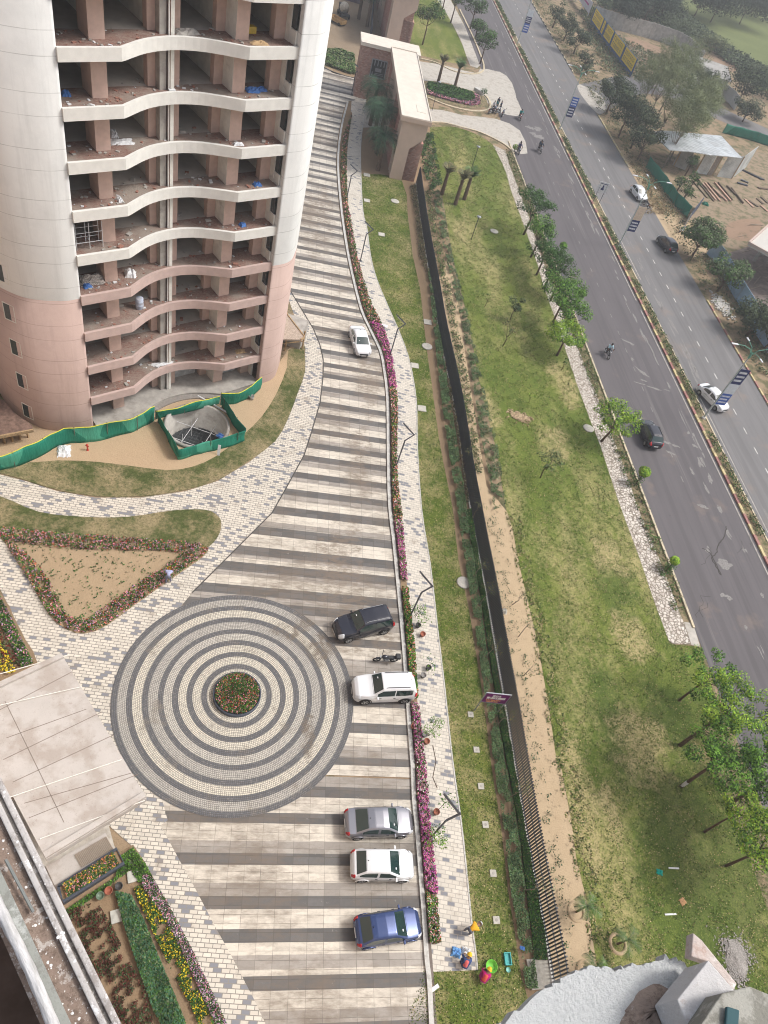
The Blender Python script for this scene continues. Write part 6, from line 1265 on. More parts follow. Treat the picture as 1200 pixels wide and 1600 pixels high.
# inspection covers and small slabs on the lawns
stone = plain('cover_concrete', (.45, .43, .38), .9, var=.15, sc=5, dirt=(.28, .25, .2), df=.55)
def cover(base, w, label, rz=.3, hole=True, grp='small concrete covers on the side lawn'):
    r = thing('drain_cover', label, 'cover', (*base, .03), rz, grp); MB().box((-w/2, -w/2, 0), (w/2, w/2, .07)).build('slab', stone, r, bevel=.02)
    if hole: MB().lathe([(0, .072), (w*.2, .072), (w*.2, .08), (0, .085)], 12, cap=False).build('lid', W_['conc'], r)
for (x, y), lb in [((735, 1117), 'small square cover in the dry grass left of the purple sign'), ((744, 1172), 'small square cover, first below the purple sign'), ((751, 1229), 'small square cover on the side lawn level with the ring edge'), ((758, 1289), 'small square cover on the side lawn beside the nearest lamp post'), ((770, 1365), 'small square cover on the side lawn beside the white hatchback'), ((775, 1438), 'small square cover on the side lawn above the gardeners')]:
    cover(G(x, y), .42, lb)
for (x, y), w, lb in [((648, 572), .8, 'white square slab at the walkway edge beside the pink petunias'), ((659, 639), .85, 'white square slab at the walkway edge below the first slab'), ((573, 274), .9, 'white slab on the grass at the palm bed'), ((573, 314), .8, 'white slab on the upper side lawn'), ((596, 367), .8, 'white slab on the side lawn near the pipe line'), ((668, 504), .9, 'pale slab in the gap of the long hedge')]:
    cover(G(x, y), w, lb, .3, False, 'pale slabs on the side lawn')
for (x, y), lb in [((617, 315), 'round pale stone cover on the upper side lawn'), ((724, 911), 'round manhole cover at the hedge beside the fence'), ((667, 542), 'round pale cover in the strip beside the hedge'), ((772, 362), 'round pale cover on the upper main lawn'), ((919, 670), 'round pink cover at the footpath edge')]:
    tag(MB().lathe([(0, 0), (.55, 0), (.6, .05), (.5, .08), (0, .08)], 22, cap=False).build('round_cover', stone, None, True), lb, 'cover', 'round covers').location = (*G(x, y), .03)
box = put(tag(MB().box((-.65, -.75, 0), (.65, .75, .12)).box((-.5, -.58, .12), (.5, .58, .14)).build('pit_cover', stone, None), 'large square pit cover at the lower end of the dark hedge', 'cover'), (*G(842, 1522), .03), .35)
o = put(tag(crumple('stone_block', .5, .4, .35, stone, 5, 3), 'pale rock beside the fence in the sand strip', 'rock'), (*G(787, 956), .03))
m = MB()
for k in range(420):
    p = np.array(G(812, 652))+rng.normal(size=2)*[.55, .3]; s_ = random.uniform(.03, .09); m.box((-s_, -s_, 0), (s_, s_, s_), random.choice((0, 1)), Matrix.Translation((*p, .03)) @ Matrix.Rotation(random.random()*3, 4, 'Z'))
tag(m.build('soil_clods', [M['sand'], M['bed']]), 'pile of dug sandy clods in a hole on the main lawn', 'soil', None, 'stuff')
# loose clutter on the lawns
put(tag(crumple('tarp', .8, .5, .1, c_w, seed=5), 'white plastic sheet on the flower bed beside the white sedan', 'tarp'), (*G(599, 511), .2))
put(tag(crumple('cloth', .42, .35, .1, plain('teal_cloth', (.0, .28, .22), .7), seed=4), 'teal cloth dropped on the dark lawn', 'cloth'), (*G(1030, 1363), .04))
put(tag(crumple('dry_leaf', .42, .4, .04, plain('brown_paper', (.50, .28, .14), .8), 6, 6), 'brown torn cardboard on the dark lawn', 'cardboard'), (*G(1066, 1409), .04), .8)
for (x, y), L, rz, lb in [((1052, 1357), .75, .28, 'upper white strip lying on the dark lawn'), ((1047, 1429), .8, .34, 'lower white strip lying on the dark lawn')]:
    put(tag(MB().box((-L/2, -.05, 0), (L/2, .05, .05)).build('white_strip', c_w), lb, 'strip', 'white strips on the dark lawn'), (*G(x, y), .04), rz)
hs = thing('gravel_heap', 'grey gravel heap on the dark lawn by the marble blocks', 'gravel', (*G(1150, 1500), .02))
m = MB()
for k in range(2600):
    a = random.random()*6.28; rr_ = abs(random.gauss(0, .5)); s_ = random.uniform(.015, .045); w_ = 1+.25*math.sin(3*a)+.15*math.sin(5*a+1); x, y = rr_*math.cos(a)*w_, rr_*math.sin(a)*1.5*w_
    m.box((-s_, -s_, -s_), (s_, s_, s_), 0, Matrix.Translation((x, y, max(0, .2-.22*rr_)+.01)) @ Matrix.Rotation(random.random()*3, 4, 'Z'))
gv = plain('gravel', (.29, .27, .25), .9, var=.35, sc=14); o = m.build('stones', gv, hs); tag(o, kind='stuff')
MB().lathe([(.85, -.01), (.6, .10), (.35, .17), (0, .2)], 26, cap=False).build('mound', gv, hs, True).scale = (.95, 1.45, 1)
# ------------------------------------------------------------------ vehicles
glassm = NT('car_glass', .08, .6); glassm.b.inputs['Coat Weight'].default_value = .6; glassm = glassm.out((.018, .04, .038))
tyre = plain('tyre', (.02, .02, .02), .85, .2, var=.1); rim = plain('alloy', (.42, .43, .44), .35, .5, .7, var=.05); blackpl = plain('black_trim', (.02, .02, .022), .5, .4, var=.1)
tail = plain('tail_lamp', (.42, .01, .015), .25, .5, var=.05); headm = plain('head_lamp', (.62, .64, .66), .15, .6, var=.05); plate = plain('number_plate', (.7, .7, .68), .5)
def paint(name, c, metal=.0, rough=.28):
    t = NT(name, rough, .5, metal); t.b.inputs['Coat Weight'].default_value = .7; t.b.inputs['Coat Roughness'].default_value = .08
    d = t.mix(t.ramp(t.noise(1.5, 5, .7, t.pos(obj=True)), [(.45, 0.0), (.8, .28 if max(c) > .3 else .10)]), c, tuple(min(1, .6*x+.16) for x in c)); return t.out(d)
def interp(xs, ys, x): return float(np.interp(x, xs, ys))
CT = {  # kind: length, width, height, top profile, roof start/end etc. (x from rear 0 to front 1)
 'hatch': dict(L=3.85, W=1.70, H=1.52, prof=[(0, .62), (.015, .88), (.04, .99), (.07, 1.02), (.20, 1.46), (.28, 1.515), (.42, 1.53), (.56, 1.47), (.74, 1.02), (.80, .98), (.92, .88), (.975, .74), (1, .55)], ws=(.57, .74), rw=(.07, .20), cab=(.10, .70)),
 'sedan': dict(L=4.3, W=1.72, H=1.48, prof=[(0, .58), (.01, .86), (.04, .97), (.14, 1.0), (.30, 1.40), (.40, 1.47), (.52, 1.46), (.60, 1.40), (.75, .98), (.82, .94), (.94, .82), (.98, .68), (1, .5)], ws=(.60, .75), rw=(.145, .30), cab=(.22, .71)),
 'suv': dict(L=4.5, W=1.84, H=1.80, prof=[(0, .72), (.01, 1.0), (.03, 1.12), (.05, 1.20), (.09, 1.70), (.14, 1.79), (.35, 1.82), (.57, 1.76), (.70, 1.22), (.76, 1.15), (.93, 1.06), (.98, .92), (1, .6)], ws=(.58, .70), rw=(.05, .09), cab=(.08, .665)),
 'compact': dict(L=3.98, W=1.76, H=1.60, prof=[(0, .65), (.012, .92), (.035, 1.04), (.06, 1.1), (.15, 1.52), (.22, 1.59), (.40, 1.61), (.57, 1.55), (.735, 1.08), (.80, 1.03), (.93, .94), (.98, .8), (1, .55)], ws=(.58, .735), rw=(.06, .15), cab=(.09, .70))}
def car(kind, base, heading, label, col, roofcol=None, group='cars parked on the plaza drive', rails=False, name='parked_car', bodyname='car'):
    s = CT[kind]; L, W, Hh = s['L'], s['W'], s['H']; px_ = [p[0] for p in s['prof']]; pz = [p[1] for p in s['prof']]
    r = thing(name, label, 'car', (*base, 0.045), heading, group)
    xs = sorted(set(list(np.linspace(0, 1, 61))+[p[0] for p in s['prof']]+list(s['ws'])+list(s['rw'])+list(s['cab'])))
    belt = lambda x: interp([0, .08, .5, .75, .93, 1], [.86, .96, .92, .9, .78, .56], x)*(Hh/1.52)**.6
    def sec(x):
        wf = interp([0, .02, .06, .2, .5, .8, .93, .975, 1], [.72, .86, .93, .985, 1, .985, .9, .78, .60], x)*W/2
        zt = interp(px_, pz, x); zb = interp([0, .03, .1, .9, .97, 1], [.42, .28, .22, .2, .26, .38], x); bl2 = min(belt(x), zt-.02)
        cabf = max(0, (zt-bl2)/(Hh-bl2+.01)); wt = wf*(.96-.20*min(1, cabf*1.05)); zm = zb+(bl2-zb)*.5
        P = [(wf*.86, zb), (wf*.96, zb+.06), (wf*1.0, zm), (wf*.995, zm+(bl2-zm)*.6), (wf*.965, bl2), (wf*.94, bl2+(zt-bl2)*.12)]
        for t in (.35, .6, .82): P.append((wf*.94+(wt-wf*.94)*t, bl2+(zt-bl2)*(.12+.88*t*.95)))
        P += [(wt*.96, zt-.015*cabf-.01), (wt*.86, zt+.012), (wt*.55, zt+.025+.008), (0, zt+.035)]
        return P
    n = len(xs); secs_ = [sec(x) for x in xs]; K = len(secs_[0])
    V = {}; groups = {'body': ([], []), 'windscreen': ([], []), 'rear_window': ([], []), 'roof': ([], []), 'side_l': ([], []), 'side_r': ([], []), 'skirt': ([], [])}
    for i in range(n-1):
        xm = (xs[i]+xs[i+1])/2
        for j in range(K-1):
            g_ = 'body'
            if 5 <= j <= 7 and s['cab'][0]+.02 < xm < s['cab'][1]-.015 and not (abs(xm-(s['cab'][0]+s['cab'][1])/2) < .012): g_ = 'side'
            if j >= 10 and s['ws'][0] < xm < s['ws'][1]: g_ = 'windscreen'
            if j >= 10 and s['rw'][0] < xm < s['rw'][1]: g_ = 'rear_window'
            if roofcol and j >= 9 and s['rw'][1] < xm < s['ws'][0]: g_ = 'roof'
            if j == 0: g_ = 'skirt'
            for sg_ in (1, -1):
                k = g_ if g_ != 'side' else ('side_l' if sg_ > 0 else 'side_r')
                vs, fs = groups[k]; b = len(vs)
                q = [(xs[i], secs_[i][j]), (xs[i+1], secs_[i+1][j]), (xs[i+1], secs_[i+1][j+1]), (xs[i], secs_[i][j+1])]
                vs += [((x-.5)*L, sg_*p[0], p[1]) for x, p in q]; fs.append((b, b+1, b+2, b+3) if sg_ < 0 else (b+3, b+2, b+1, b))
    for e, flip in ((0, 1), (n-1, 0)):       # close both ends and the floor
        P = secs_[e]; vs, fs = groups['body']; b = len(vs); x = (xs[e]-.5)*L
        ring = [(x, p[0], p[1]) for p in P]+[(x, -p[0], p[1]) for p in P[::-1][1:]]; vs += ring; fs.append(tuple(range(b, b+len(ring)))[::(1 if flip else -1)])
    for k, (vs, fs) in groups.items():
        if not fs: continue
        nm = {'side_l': 'side_window', 'side_r': 'side_window', 'roof': 'roof', 'skirt': 'sill'}.get(k, k); mt = {'body': col, 'roof': roofcol, 'skirt': blackpl}.get(k, glassm)
        if k == 'body' and False: pass
        o = MB().add(vs, fs).build(nm, mt, r)
        bm = bmesh.new(); bm.from_mesh(o.data); bmesh.ops.remove_doubles(bm, verts=bm.verts, dist=.0008); bmesh.ops.recalc_face_normals(bm, faces=bm.faces)
        for f in bm.faces: f.smooth = True
        bm.to_mesh(o.data); bm.free()
        if k == 'body':
            for p in o.data.polygons:
                if len(p.vertices) > 6: p.use_smooth = False
    wr = .33 if kind != 'suv' else .38
    for sx, x in ((.815, 1), (.185, 0)):
        for sg_ in (1, -1):
            cx, cy = (sx-.5)*L, sg_*(W/2-.10)
            w = MB(); nn = 22; pr3 = [(wr*.62, -.105), (wr*.95, -.105), (wr, -.06), (wr, .06), (wr*.95, .105), (wr*.62, .105)]
            w.lathe(pr3, nn, cap=True); R_ = Matrix.Translation((cx, cy, wr)) @ Matrix.Rotation(math.pi/2, 4, 'X')
            w.v = [tuple(R_ @ Vector(v)) for v in w.v]; o = w.build('wheel', tyre, r, True)
            d = MB(); 
            for k in range(5):
                a = k*2*math.pi/5; d.box((-.03, .03, .107), (.03, wr*.58, .118), 0, Matrix.Rotation(a, 4, 'Z'))
            d.lathe([(wr*.56, .100), (wr*.63, .112), (wr*.60, .116), (wr*.54, .104)], 20, cap=False).lathe([(0, .120), (.06, .118), (.06, .106), (0, .106)], 10, cap=False)
            R2 = Matrix.Translation((cx, cy, wr)) @ Matrix.Rotation(-sg_*math.pi/2, 4, 'X'); d.v = [tuple(R2 @ Vector(v)) for v in d.v]; d.build('rim', rim, o)
            a = MB(); m = []                   # dark arch lip standing 5 mm proud of the flank
            for k in range(15):
                t = math.pi*k/14; m.append((cx+math.cos(t)*(wr+.07), sg_*(W/2*.985+.012), wr+math.sin(t)*(wr+.06)))
            a.tube(m, .035, 6).build('wheel_arch', blackpl if kind == 'suv' or col is BODY.get('black') else col, r, True)
            v = [(cx+math.cos(t)*(wr+.06), sg_*(W/2*.985+.008), wr+math.sin(t)*(wr+.05)) for t in np.linspace(0, math.pi, 15)]
    def patch(name, x0, x1, y0, y1, z0, z1, mt, th=.02, bev=.015):
        for sg_ in (1, -1): MB().box((min(x0, x1), min(sg_*y0, sg_*y1), z0), (max(x0, x1), max(sg_*y0, sg_*y1), z1)).build(name, mt, r, bevel=bev)
    zl = pz[1]; zf = interp(px_, pz, .93)
    def lampmesh(name, x0, x1, rear):         # lamp shells follow the body surface
        for sg_ in (1, -1):
            vs, fs = [], []; X = np.linspace(x0, x1, 7); J = (3, 4, 5, 8, 10) if rear else (3, 4, 5, 9, 10)
            for x in X:
                P = sec(x); c = P[2][0]
                for jj in J: vs.append(((x-.5)*L+(-.012 if rear else .012), sg_*(P[jj][0]+.012), P[jj][1]+.008))
            m = len(J); fs = [(a*m+b, (a+1)*m+b, (a+1)*m+b+1, a*m+b+1) for a in range(len(X)-1) for b in range(m-1)]
            if rear: fs = [f for f in fs]
            o = MB().add(vs, fs).build(name, tail if rear else headm, r, True); md = o.modifiers.new('s', 'SOLIDIFY'); md.thickness = .02
    lampmesh('tail_light', .004, .055 if kind != 'sedan' else .05, True); lampmesh('headlight', .905, .985, False)
    xm = s['ws'][1]-.045
    for sg_ in (1, -1):
        yb = sec(xm)[4][0]; o = MB().box((-.09, -.02, -.04), (.02, .2, .09)).build('mirror', col if col is not BODY.get('black') else blackpl, r, bevel=.03)
        o.location = ((xm-.5)*L, sg_*(yb+.0), belt(xm)+.02); o.scale = (1, sg_, 1)
        MB().tube([((x-.5)*L, sg_*(sec(x)[3][0]+.004), interp([0, 1], [.70, .70], x)) for x in (.30, .62)], .012, 4).build('trim_strip', blackpl, r)
        for hx in (.36, .58): MB().box(((hx-.5)*L, sg_*(sec(hx)[3][0])-.02, .80*(Hh/1.52)**.6), ((hx-.5)*L+.15, sg_*(sec(hx)[3][0])+.02, .83*(Hh/1.52)**.6)).build('door_handle', blackpl, r)
    if rails:
        for sg_ in (1, -1):
            y = sec(.35)[9][0]*.86; MB().tube([((x-.5)*L, sg_*y, interp(px_, pz, x)+dz) for x, dz in ((.16, .03), (.18, .08), (.5, .085), (.53, .03))], .022, 6).build('roof_rail', rails, r)
    # seams: panel gaps as thin dark lines on bonnet and tailgate, front grille, plates, wipers, antenna
    gx = (1-.5)*L; MB().box((gx-.05, -.45, .42), (gx+.012, .45, .60)).build('grille', blackpl, r, bevel=.02); MB().box((gx+.0, -.25, .34), (gx+.02, .25, .44)).build('number_plate', plate, r)
    MB().box((-gx-.02, -.25, .60), (-gx+.02, .25, .71)).build('number_plate', plate, r)
    def surf(x, t, up=.006):
        P = sec(x); y = t*P[10][0]; a = np.interp(abs(y), [0, P[11][0], P[10][0], P[9][0]], [P[12][1], P[11][1], P[10][1], P[9][1]]); return ((x-.5)*L, y, float(a)+up)
    m = MB(); m.tube([surf(s['ws'][1]+.012, t) for t in np.linspace(-1, 1, 9)], .007, 4); m.build('bonnet_seam', blackpl, r)
    m = MB(); m.tube([surf(s['rw'][1]+.008, t) for t in np.linspace(-1, 1, 9)], .006, 4); m.build('tailgate_seam', blackpl, r)
    for t0 in (-.75, .05): MB().tube([surf(s['ws'][1]-.005, t0, .015), surf(s['ws'][1]-.05, t0+.55, .015)], .009, 4).build('wiper', blackpl, r)
    a0 = surf(s['rw'][1]+.03, 0); MB().lathe([(0, 0), (.035, 0), (.02, .05), (0, .06)], 8, cap=False).build('antenna', blackpl, r).location = a0
    b = surf(s['ws'][1]-.07, -.55, .008); MB().box((-.05, -.06, 0), (.05, .06, .004)).build('sticker', c_w, r).location = b
    return r
BODY = dict(white=paint('paint_white', (.70, .71, .72)), silver=paint('paint_silver', (.27, .27, .30), .6, .3), blue=paint('paint_blue', (.035, .062, .175), .4, .25), black=paint('paint_black', (.016, .017, .028), .2, .2), dark=paint('paint_grey', (.10, .10, .105), .3, .3))
def ctr(a, b, z=.9): p, q = Vector(G(*a, z)), Vector(G(*b, z)); return (p+q)/2, math.atan2((q-p).y, (q-p).x)
def pcar(kind, rear, front, label, col, z=.8, **k):
    c, h = ctr(rear, front, z); return car(kind, (c.x, c.y), h, label, col, **k)
pcar('sedan', (544, 1285), (641, 1282), 'silver car parked nose-in at the kerb, uppermost of the three cars below the ring', BODY['silver'])
pcar('hatch', (548, 1350), (648, 1351), 'white hatchback parked between the silver car and the blue car', BODY['white'])
pcar('hatch', (554, 1457), (659, 1440), 'blue hatchback parked at an angle, lowest car on the drive', BODY['blue'])
pcar('suv', (648, 1073), (552, 1075), 'white car with roof rails backed to the kerb beside the ringed paving', BODY['white'], rails=blackpl)
pcar('suv', (616, 963), (518, 985), 'dark navy car with silver roof rails backed to the kerb above the motorbike', BODY['black'], rails=rim)
pcar('sedan', (557, 512), (569, 550), 'white sedan standing on the striped drive beside the magenta flowers', BODY['white'], group='cars standing on the estate drive')
pcar('compact', (1026, 698), (1007, 655), 'black car driving on the near road past the footpath trees', BODY['black'], group='cars on the road', rails=blackpl, name='moving_car')
pcar('sedan', (1101, 605), (1130, 634), 'white car on the far carriageway behind the blue and white banner', BODY['white'], group='cars on the road', name='moving_car')
pcar('hatch', (991, 291), (1007, 311), 'small white hatchback standing at the far kerb by the dry heap', BODY['white'], group='cars at the far kerb', roofcol=None)
pcar('compact', (1052, 391), (1034, 370), 'black car standing at the far kerb beside the dense round tree', BODY['black'], group='cars at the far kerb')
# ------------------------------------------------------------------ motorbikes
def bike(base, heading, label, col, scooter=False, lean=.0, box=False, name='motorbike', group='motorbikes'):
    r = thing(name, label, 'motorbike', (*base, .045), heading, group); r.rotation_euler = (lean, 0, heading)
    wr = .3 if not scooter else .24; x0, x1 = -.62, .66
    for x in (x0, x1):
        m = MB(); N, n = 20, 8; vs = []
        for i in range(N):
            a = 2*math.pi*i/N
            for j in range(n):
                b = 2*math.pi*j/n; q = wr-.05+.05*math.cos(b); vs.append((x+q*math.cos(a), .05*math.sin(b), wr+q*math.sin(a)))
        fs = [(i*n+j, ((i+1) % N)*n+j, ((i+1) % N)*n+(j+1) % n, i*n+(j+1) % n) for i in range(N) for j in range(n)]; m.add(vs, fs)
        w = m.build('wheel', tyre, r, True); h = MB().tube([(x, -.06, wr), (x, .06, wr)], .05, 8)
        for k in range(5):
            a = k*math.pi/2.5; h.tube([(x, 0, wr), (x+(wr-.08)*math.cos(a), 0, wr+(wr-.08)*math.sin(a))], .012, 4)
        h.build('hub', rim, w)
    m = MB().tube([(x1, 0, wr), (x1-.18, 0, .72), (x1-.28, 0, .98)], .035, 6).tube([(x0, 0, wr), (-.1, 0, .42), (x1-.3, 0, .8)], .04, 6).tube([(x0+.1, 0, .62), (x1-.25, 0, .78)], .04, 6); m.build('frame', blackpl, r)
    if scooter:
        MB().lathe([(0, -.3), (.17, -.24), (.2, 0), (.15, .25), (0, .32)], 12, cap=False).build('body', col, r, True).matrix_local = Matrix.Translation((-.45, 0, .55)) @ Matrix.Rotation(math.pi/2, 4, 'Y')
        MB().box((-.12, -.17, .26), (.32, .17, .32)).build('footboard', col, r, bevel=.03); MB().box((.32, -.2, .3), (.40, .2, .9)).build('front_shield', col, r, bevel=.05)
    else:
        MB().box((-.22, -.14, .25), (.2, .14, .55)).build('engine', rim, r, bevel=.04)
        t = MB().lathe([(0, -.26), (.10, -.22), (.16, 0), (.14, .18), (0, .26)], 12, cap=False).build('tank', col, r, True); t.matrix_local = Matrix.Translation((.16, 0, .82)) @ Matrix.Rotation(math.pi/2, 4, 'Y')
        MB().tube([(-.2, -.18, .3), (-.75, -.2, .34)], .045, 8).build('exhaust', rim, r)
    MB().box((-.68, -.13, .76), (.02, .13, .86)).build('seat', blackpl, r, bevel=.04)
    MB().tube([(x1-.42, -.36, 1.02), (x1-.27, -.2, 1.04), (x1-.27, .2, 1.04), (x1-.42, .36, 1.02)], .02, 6).build('handlebar', blackpl, r)
    MB().lathe([(0, 0), (.09, 0), (.1, .08), (0, .1)], 12, cap=False).build('headlight', headm, r, True).matrix_local = Matrix.Translation((x1-.2, 0, .88)) @ Matrix.Rotation(math.pi/2, 4, 'Y')
    MB().box((x0-.14, -.06, .70), (x0-.06, .06, .78)).build('tail_light', tail, r)
    MB().box((x1-.3, -.07, wr*2+.02), (x1+.12, .07, wr*2+.05)).build('mudguard', col, r, bevel=.02)
    for sg_ in (-1, 1): MB().tube([(x1-.33, sg_*.28, 1.03), (x1-.3, sg_*.34, 1.2)], .012, 5).box((x1-.33, sg_*.34-.05, 1.18), (x1-.31, sg_*.34+.05, 1.26)).build('mirror', blackpl, r)
    if box: MB().box((-.95, -.2, .82), (-.6, .2, 1.1)).build('top_box', blackpl, r, bevel=.05)
    MB().tube([(-.1, .15, .3), (-.15, .33, .02)], .015, 5).build('stand', blackpl, r)
    return r
pr_ = paint('paint_red', (.28, .02, .02)); pb_ = paint('paint_navy', (.03, .05, .12))
c, h = ctr((622, 1029), (584, 1028), .5); bike((c.x, c.y), h, 'black motorbike with a rear box parked between the dark car and the white car', BODY['black'], box=True, lean=-.12)
# ------------------------------------------------------------------ people: one continuous body grown over a posed skeleton
skin = plain('skin_brown', (.20, .105, .06), .6, .3, var=.08)
def skinmesh(name, chains, mat, parent, sub=1):
    vs, es, rs = [], [], []; key = {}
    def vid(p, r):
        k = tuple(round(c, 3) for c in p)
        if k not in key: key[k] = len(vs); vs.append(p); rs.append(r)
        return key[k]
    for ch in chains:
        ids = [vid(p, r) for p, r in ch]; es += [(a, b) for a, b in zip(ids, ids[1:]) if a != b]
    me = bpy.data.meshes.new(name); me.from_pydata(vs, es, []); me.materials.append(mat); o = bpy.data.objects.new(name, me); C.objects.link(o); o.parent = parent
    o.modifiers.new('skin', 'SKIN'); sv = me.skin_vertices[0].data
    for i, q in enumerate(rs): sv[i].radius = q if isinstance(q, tuple) else (q, q)
    sv[0].use_root = True
    s = o.modifiers.new('sub', 'SUBSURF'); s.levels = s.render_levels = sub
    me.polygons.foreach_set('use_smooth', []) if False else None
    o.modifiers['skin'].use_smooth_shade = True
    return o
def L_(a, b, t): return tuple(a[i]+(b[i]-a[i])*t for i in range(3))
def person(base, heading, label, pose, shirt, legs, cap=None, hair=None, group=None, scale=1.0, parent=None, vest=None):
    # pose: dict of joints in metres (x forward, y left, z up)
    J = pose; r = thing('person', label, 'person', (*base, .045), heading, group) if parent is None else parent
    pel, chest, neck, head = J['pel'], J['chest'], J['neck'], J['head']; ch = [[(pel, (.13, .16)), (L_(pel, chest, .5), (.12, .14)), (chest, (.13, .17)), (neck, .06), (head, (.085, .095)), (L_(head, (head[0]+(head[0]-neck[0])*.5, head[1], head[2]+(head[2]-neck[2])*.5), 1.0), .06)]]
    fx = L_(head, (head[0]+J['face'][0], head[1]+J['face'][1], head[2]+J['face'][2]), 1.0); ch.append([(head, (.085, .095)), (fx, .018)])
    for s_ in ('l', 'r'):
        sh, el, wr_ = J['sh'+s_], J['el'+s_], J['wr'+s_]; hp_, kn, an, to = J['hip'+s_], J['kn'+s_], J['an'+s_], J['to'+s_]
        ch.append([(chest, (.13, .17)), (sh, .06), (el, .042), (wr_, .028)])
        d = np.array(wr_)-np.array(el); d /= np.linalg.norm(d)+1e-9; sd2 = np.cross(d, [0, 0, 1.]); sd2 = sd2/np.linalg.norm(sd2) if np.linalg.norm(sd2) > .1 else np.array([0, 1., 0]); nn = np.cross(sd2, d)
        palm = tuple(np.array(wr_)+d*.07); ch.append([(wr_, .028), (palm, (.022, .034))])
        for k, (o_, ln) in enumerate([(-.03, .065), (-.01, .08), (.01, .075), (.03, .06)]):
            a = np.array(palm)+sd2*o_+d*.02; b = a+d*ln*.55-nn*.012; c2 = b+d*ln*.4-nn*.03; ch.append([(palm, (.022, .034)), (tuple(a), .010), (tuple(b), .009), (tuple(c2), .008)])
        a = np.array(wr_)+d*.03+sd2*.035*(1 if s_ == 'l' else -1); ch.append([(wr_, .028), (tuple(a), .011), (tuple(a+d*.045+sd2*.02*(1 if s_ == 'l' else -1)), .009)])
        ch.append([(pel, (.13, .16)), (hp_, .085), (kn, .058), (an, .038), (to, .035)])
    skinmesh('body', ch, skin, r)
    up = lambda p, k: p
    skinmesh('shirt', [[(L_(pel, chest, -.12), (.155, .19)), (L_(pel, chest, .5), (.15, .175)), (chest, (.16, .20)), (L_(chest, neck, .75), .085)]]+[[(chest, (.16, .20)), (J['sh'+s_], .085), (J['el'+s_], .062), (L_(J['el'+s_], J['wr'+s_], .35), .055)] for s_ in 'lr'], shirt, r)
    skinmesh('trousers', [[(L_(pel, chest, .1), (.145, .175)), (pel, (.15, .18))]]+[[(pel, (.15, .18)), (J['hip'+s_], .105), (J['kn'+s_], .078), (L_(J['kn'+s_], J['an'+s_], .9), .06)] for s_ in 'lr'], legs, r)
    if vest: skinmesh('vest', [[(L_(pel, chest, .05), (.17, .205)), (L_(pel, chest, .5), (.165, .19)), (chest, (.175, .215)), (L_(chest, neck, .5), .12)]], vest, r)
    hd = np.array(head)+(np.array(head)-np.array(neck))*.28
    if cap is not None:
        o = MB().lathe([(.155, -.02), (.15, 0), (.125, .02), (.12, .06), (.09, .11), (.04, .135), (0, .14)], 18, cap=False).build('hard_hat', cap, r, True)
    else:
        o = MB().lathe([(.10, -.05), (.108, 0), (.10, .05), (.06, .09), (0, .10)], 16, cap=False).build('hair', hair or plain('hair_black', (.012, .01, .01), .6), r, True)
    dv = (Vector(head)-Vector(neck)).normalized(); o.rotation_euler = dv.to_track_quat('Z', 'Y').to_euler(); o.location = tuple(hd)
    return r
SQUAT = dict(pel=(-.1, 0, .28), chest=(.22, 0, .62), neck=(.34, 0, .76), head=(.44, 0, .86), face=(.11, 0, -.03), hipl=(-.08, .12, .27), hipr=(-.08, -.12, .27), knl=(.3, .24, .46), knr=(.3, -.24, .46), anl=(.05, .2, .08), anr=(.05, -.2, .08), tol=(.22, .22, .04), tor=(.22, -.22, .04),
             shl=(.24, .2, .66), shr=(.24, -.2, .66), ell=(.42, .26, .42), elr=(.42, -.24, .42), wrl=(.58, .12, .24), wrr=(.58, -.1, .22))
BEND = dict(pel=(0, 0, .88), chest=(.36, 0, 1.02), neck=(.54, 0, 1.0), head=(.66, 0, .95), face=(.06, 0, -.1), hipl=(0, .11, .86), hipr=(0, -.11, .86), knl=(.05, .14, .48), knr=(.05, -.14, .48), anl=(-.05, .15, .08), anr=(.12, -.15, .08), tol=(.12, .16, .04), tor=(.28, -.16, .04),
            shl=(.38, .2, 1.0), shr=(.38, -.2, 1.0), ell=(.5, .24, .74), elr=(.52, -.24, .72), wrl=(.62, .16, .5), wrr=(.66, -.12, .48))
RIDE = dict(pel=(-.25, 0, .92), chest=(-.1, 0, 1.36), neck=(-.04, 0, 1.52), head=(0, 0, 1.66), face=(.11, 0, -.01), hipl=(-.22, .13, .9), hipr=(-.22, -.13, .9), knl=(.18, .24, .78), knr=(.18, -.24, .78), anl=(.02, .24, .36), anr=(.02, -.24, .36), tol=(.18, .25, .32), tor=(.18, -.25, .32),
            shl=(-.08, .2, 1.4), shr=(-.08, -.2, 1.4), ell=(.1, .3, 1.16), elr=(.1, -.3, 1.16), wrl=(.22, .33, 1.06), wrr=(.22, -.33, 1.06))
STAND = dict(pel=(0, 0, .92), chest=(.02, 0, 1.32), neck=(.02, 0, 1.5), head=(.03, 0, 1.63), face=(.11, 0, -.01), hipl=(0, .11, .9), hipr=(0, -.11, .9), knl=(.04, .12, .5), knr=(-.02, -.12, .5), anl=(0, .12, .08), anr=(-.08, -.12, .08), tol=(.15, .13, .04), tor=(.07, -.13, .04),
             shl=(.02, .19, 1.38), shr=(.02, -.19, 1.38), ell=(.04, .25, 1.12), elr=(.04, -.25, 1.12), wrl=(.14, .24, .9), wrr=(.14, -.24, .9))
cl = lambda n, c: plain(n, c, .85, .1, var=.15, sc=9)
hat = plain('hat_yellow', (.72, .45, .02), .45); hatw = plain('hat_white', (.72, .72, .72), .45)
gd = 'gardeners working at the lower end of the walkway'
person(G(752, 1532), 1.35, 'gardener in a magenta top and yellow cap squatting at the round green tub', SQUAT, cl('cloth_magenta', (.45, .02, .16)), cl('cloth_plum', (.28, .02, .14)), hat, group=gd, vest=cl('vest_coral', (.62, .10, .08)))
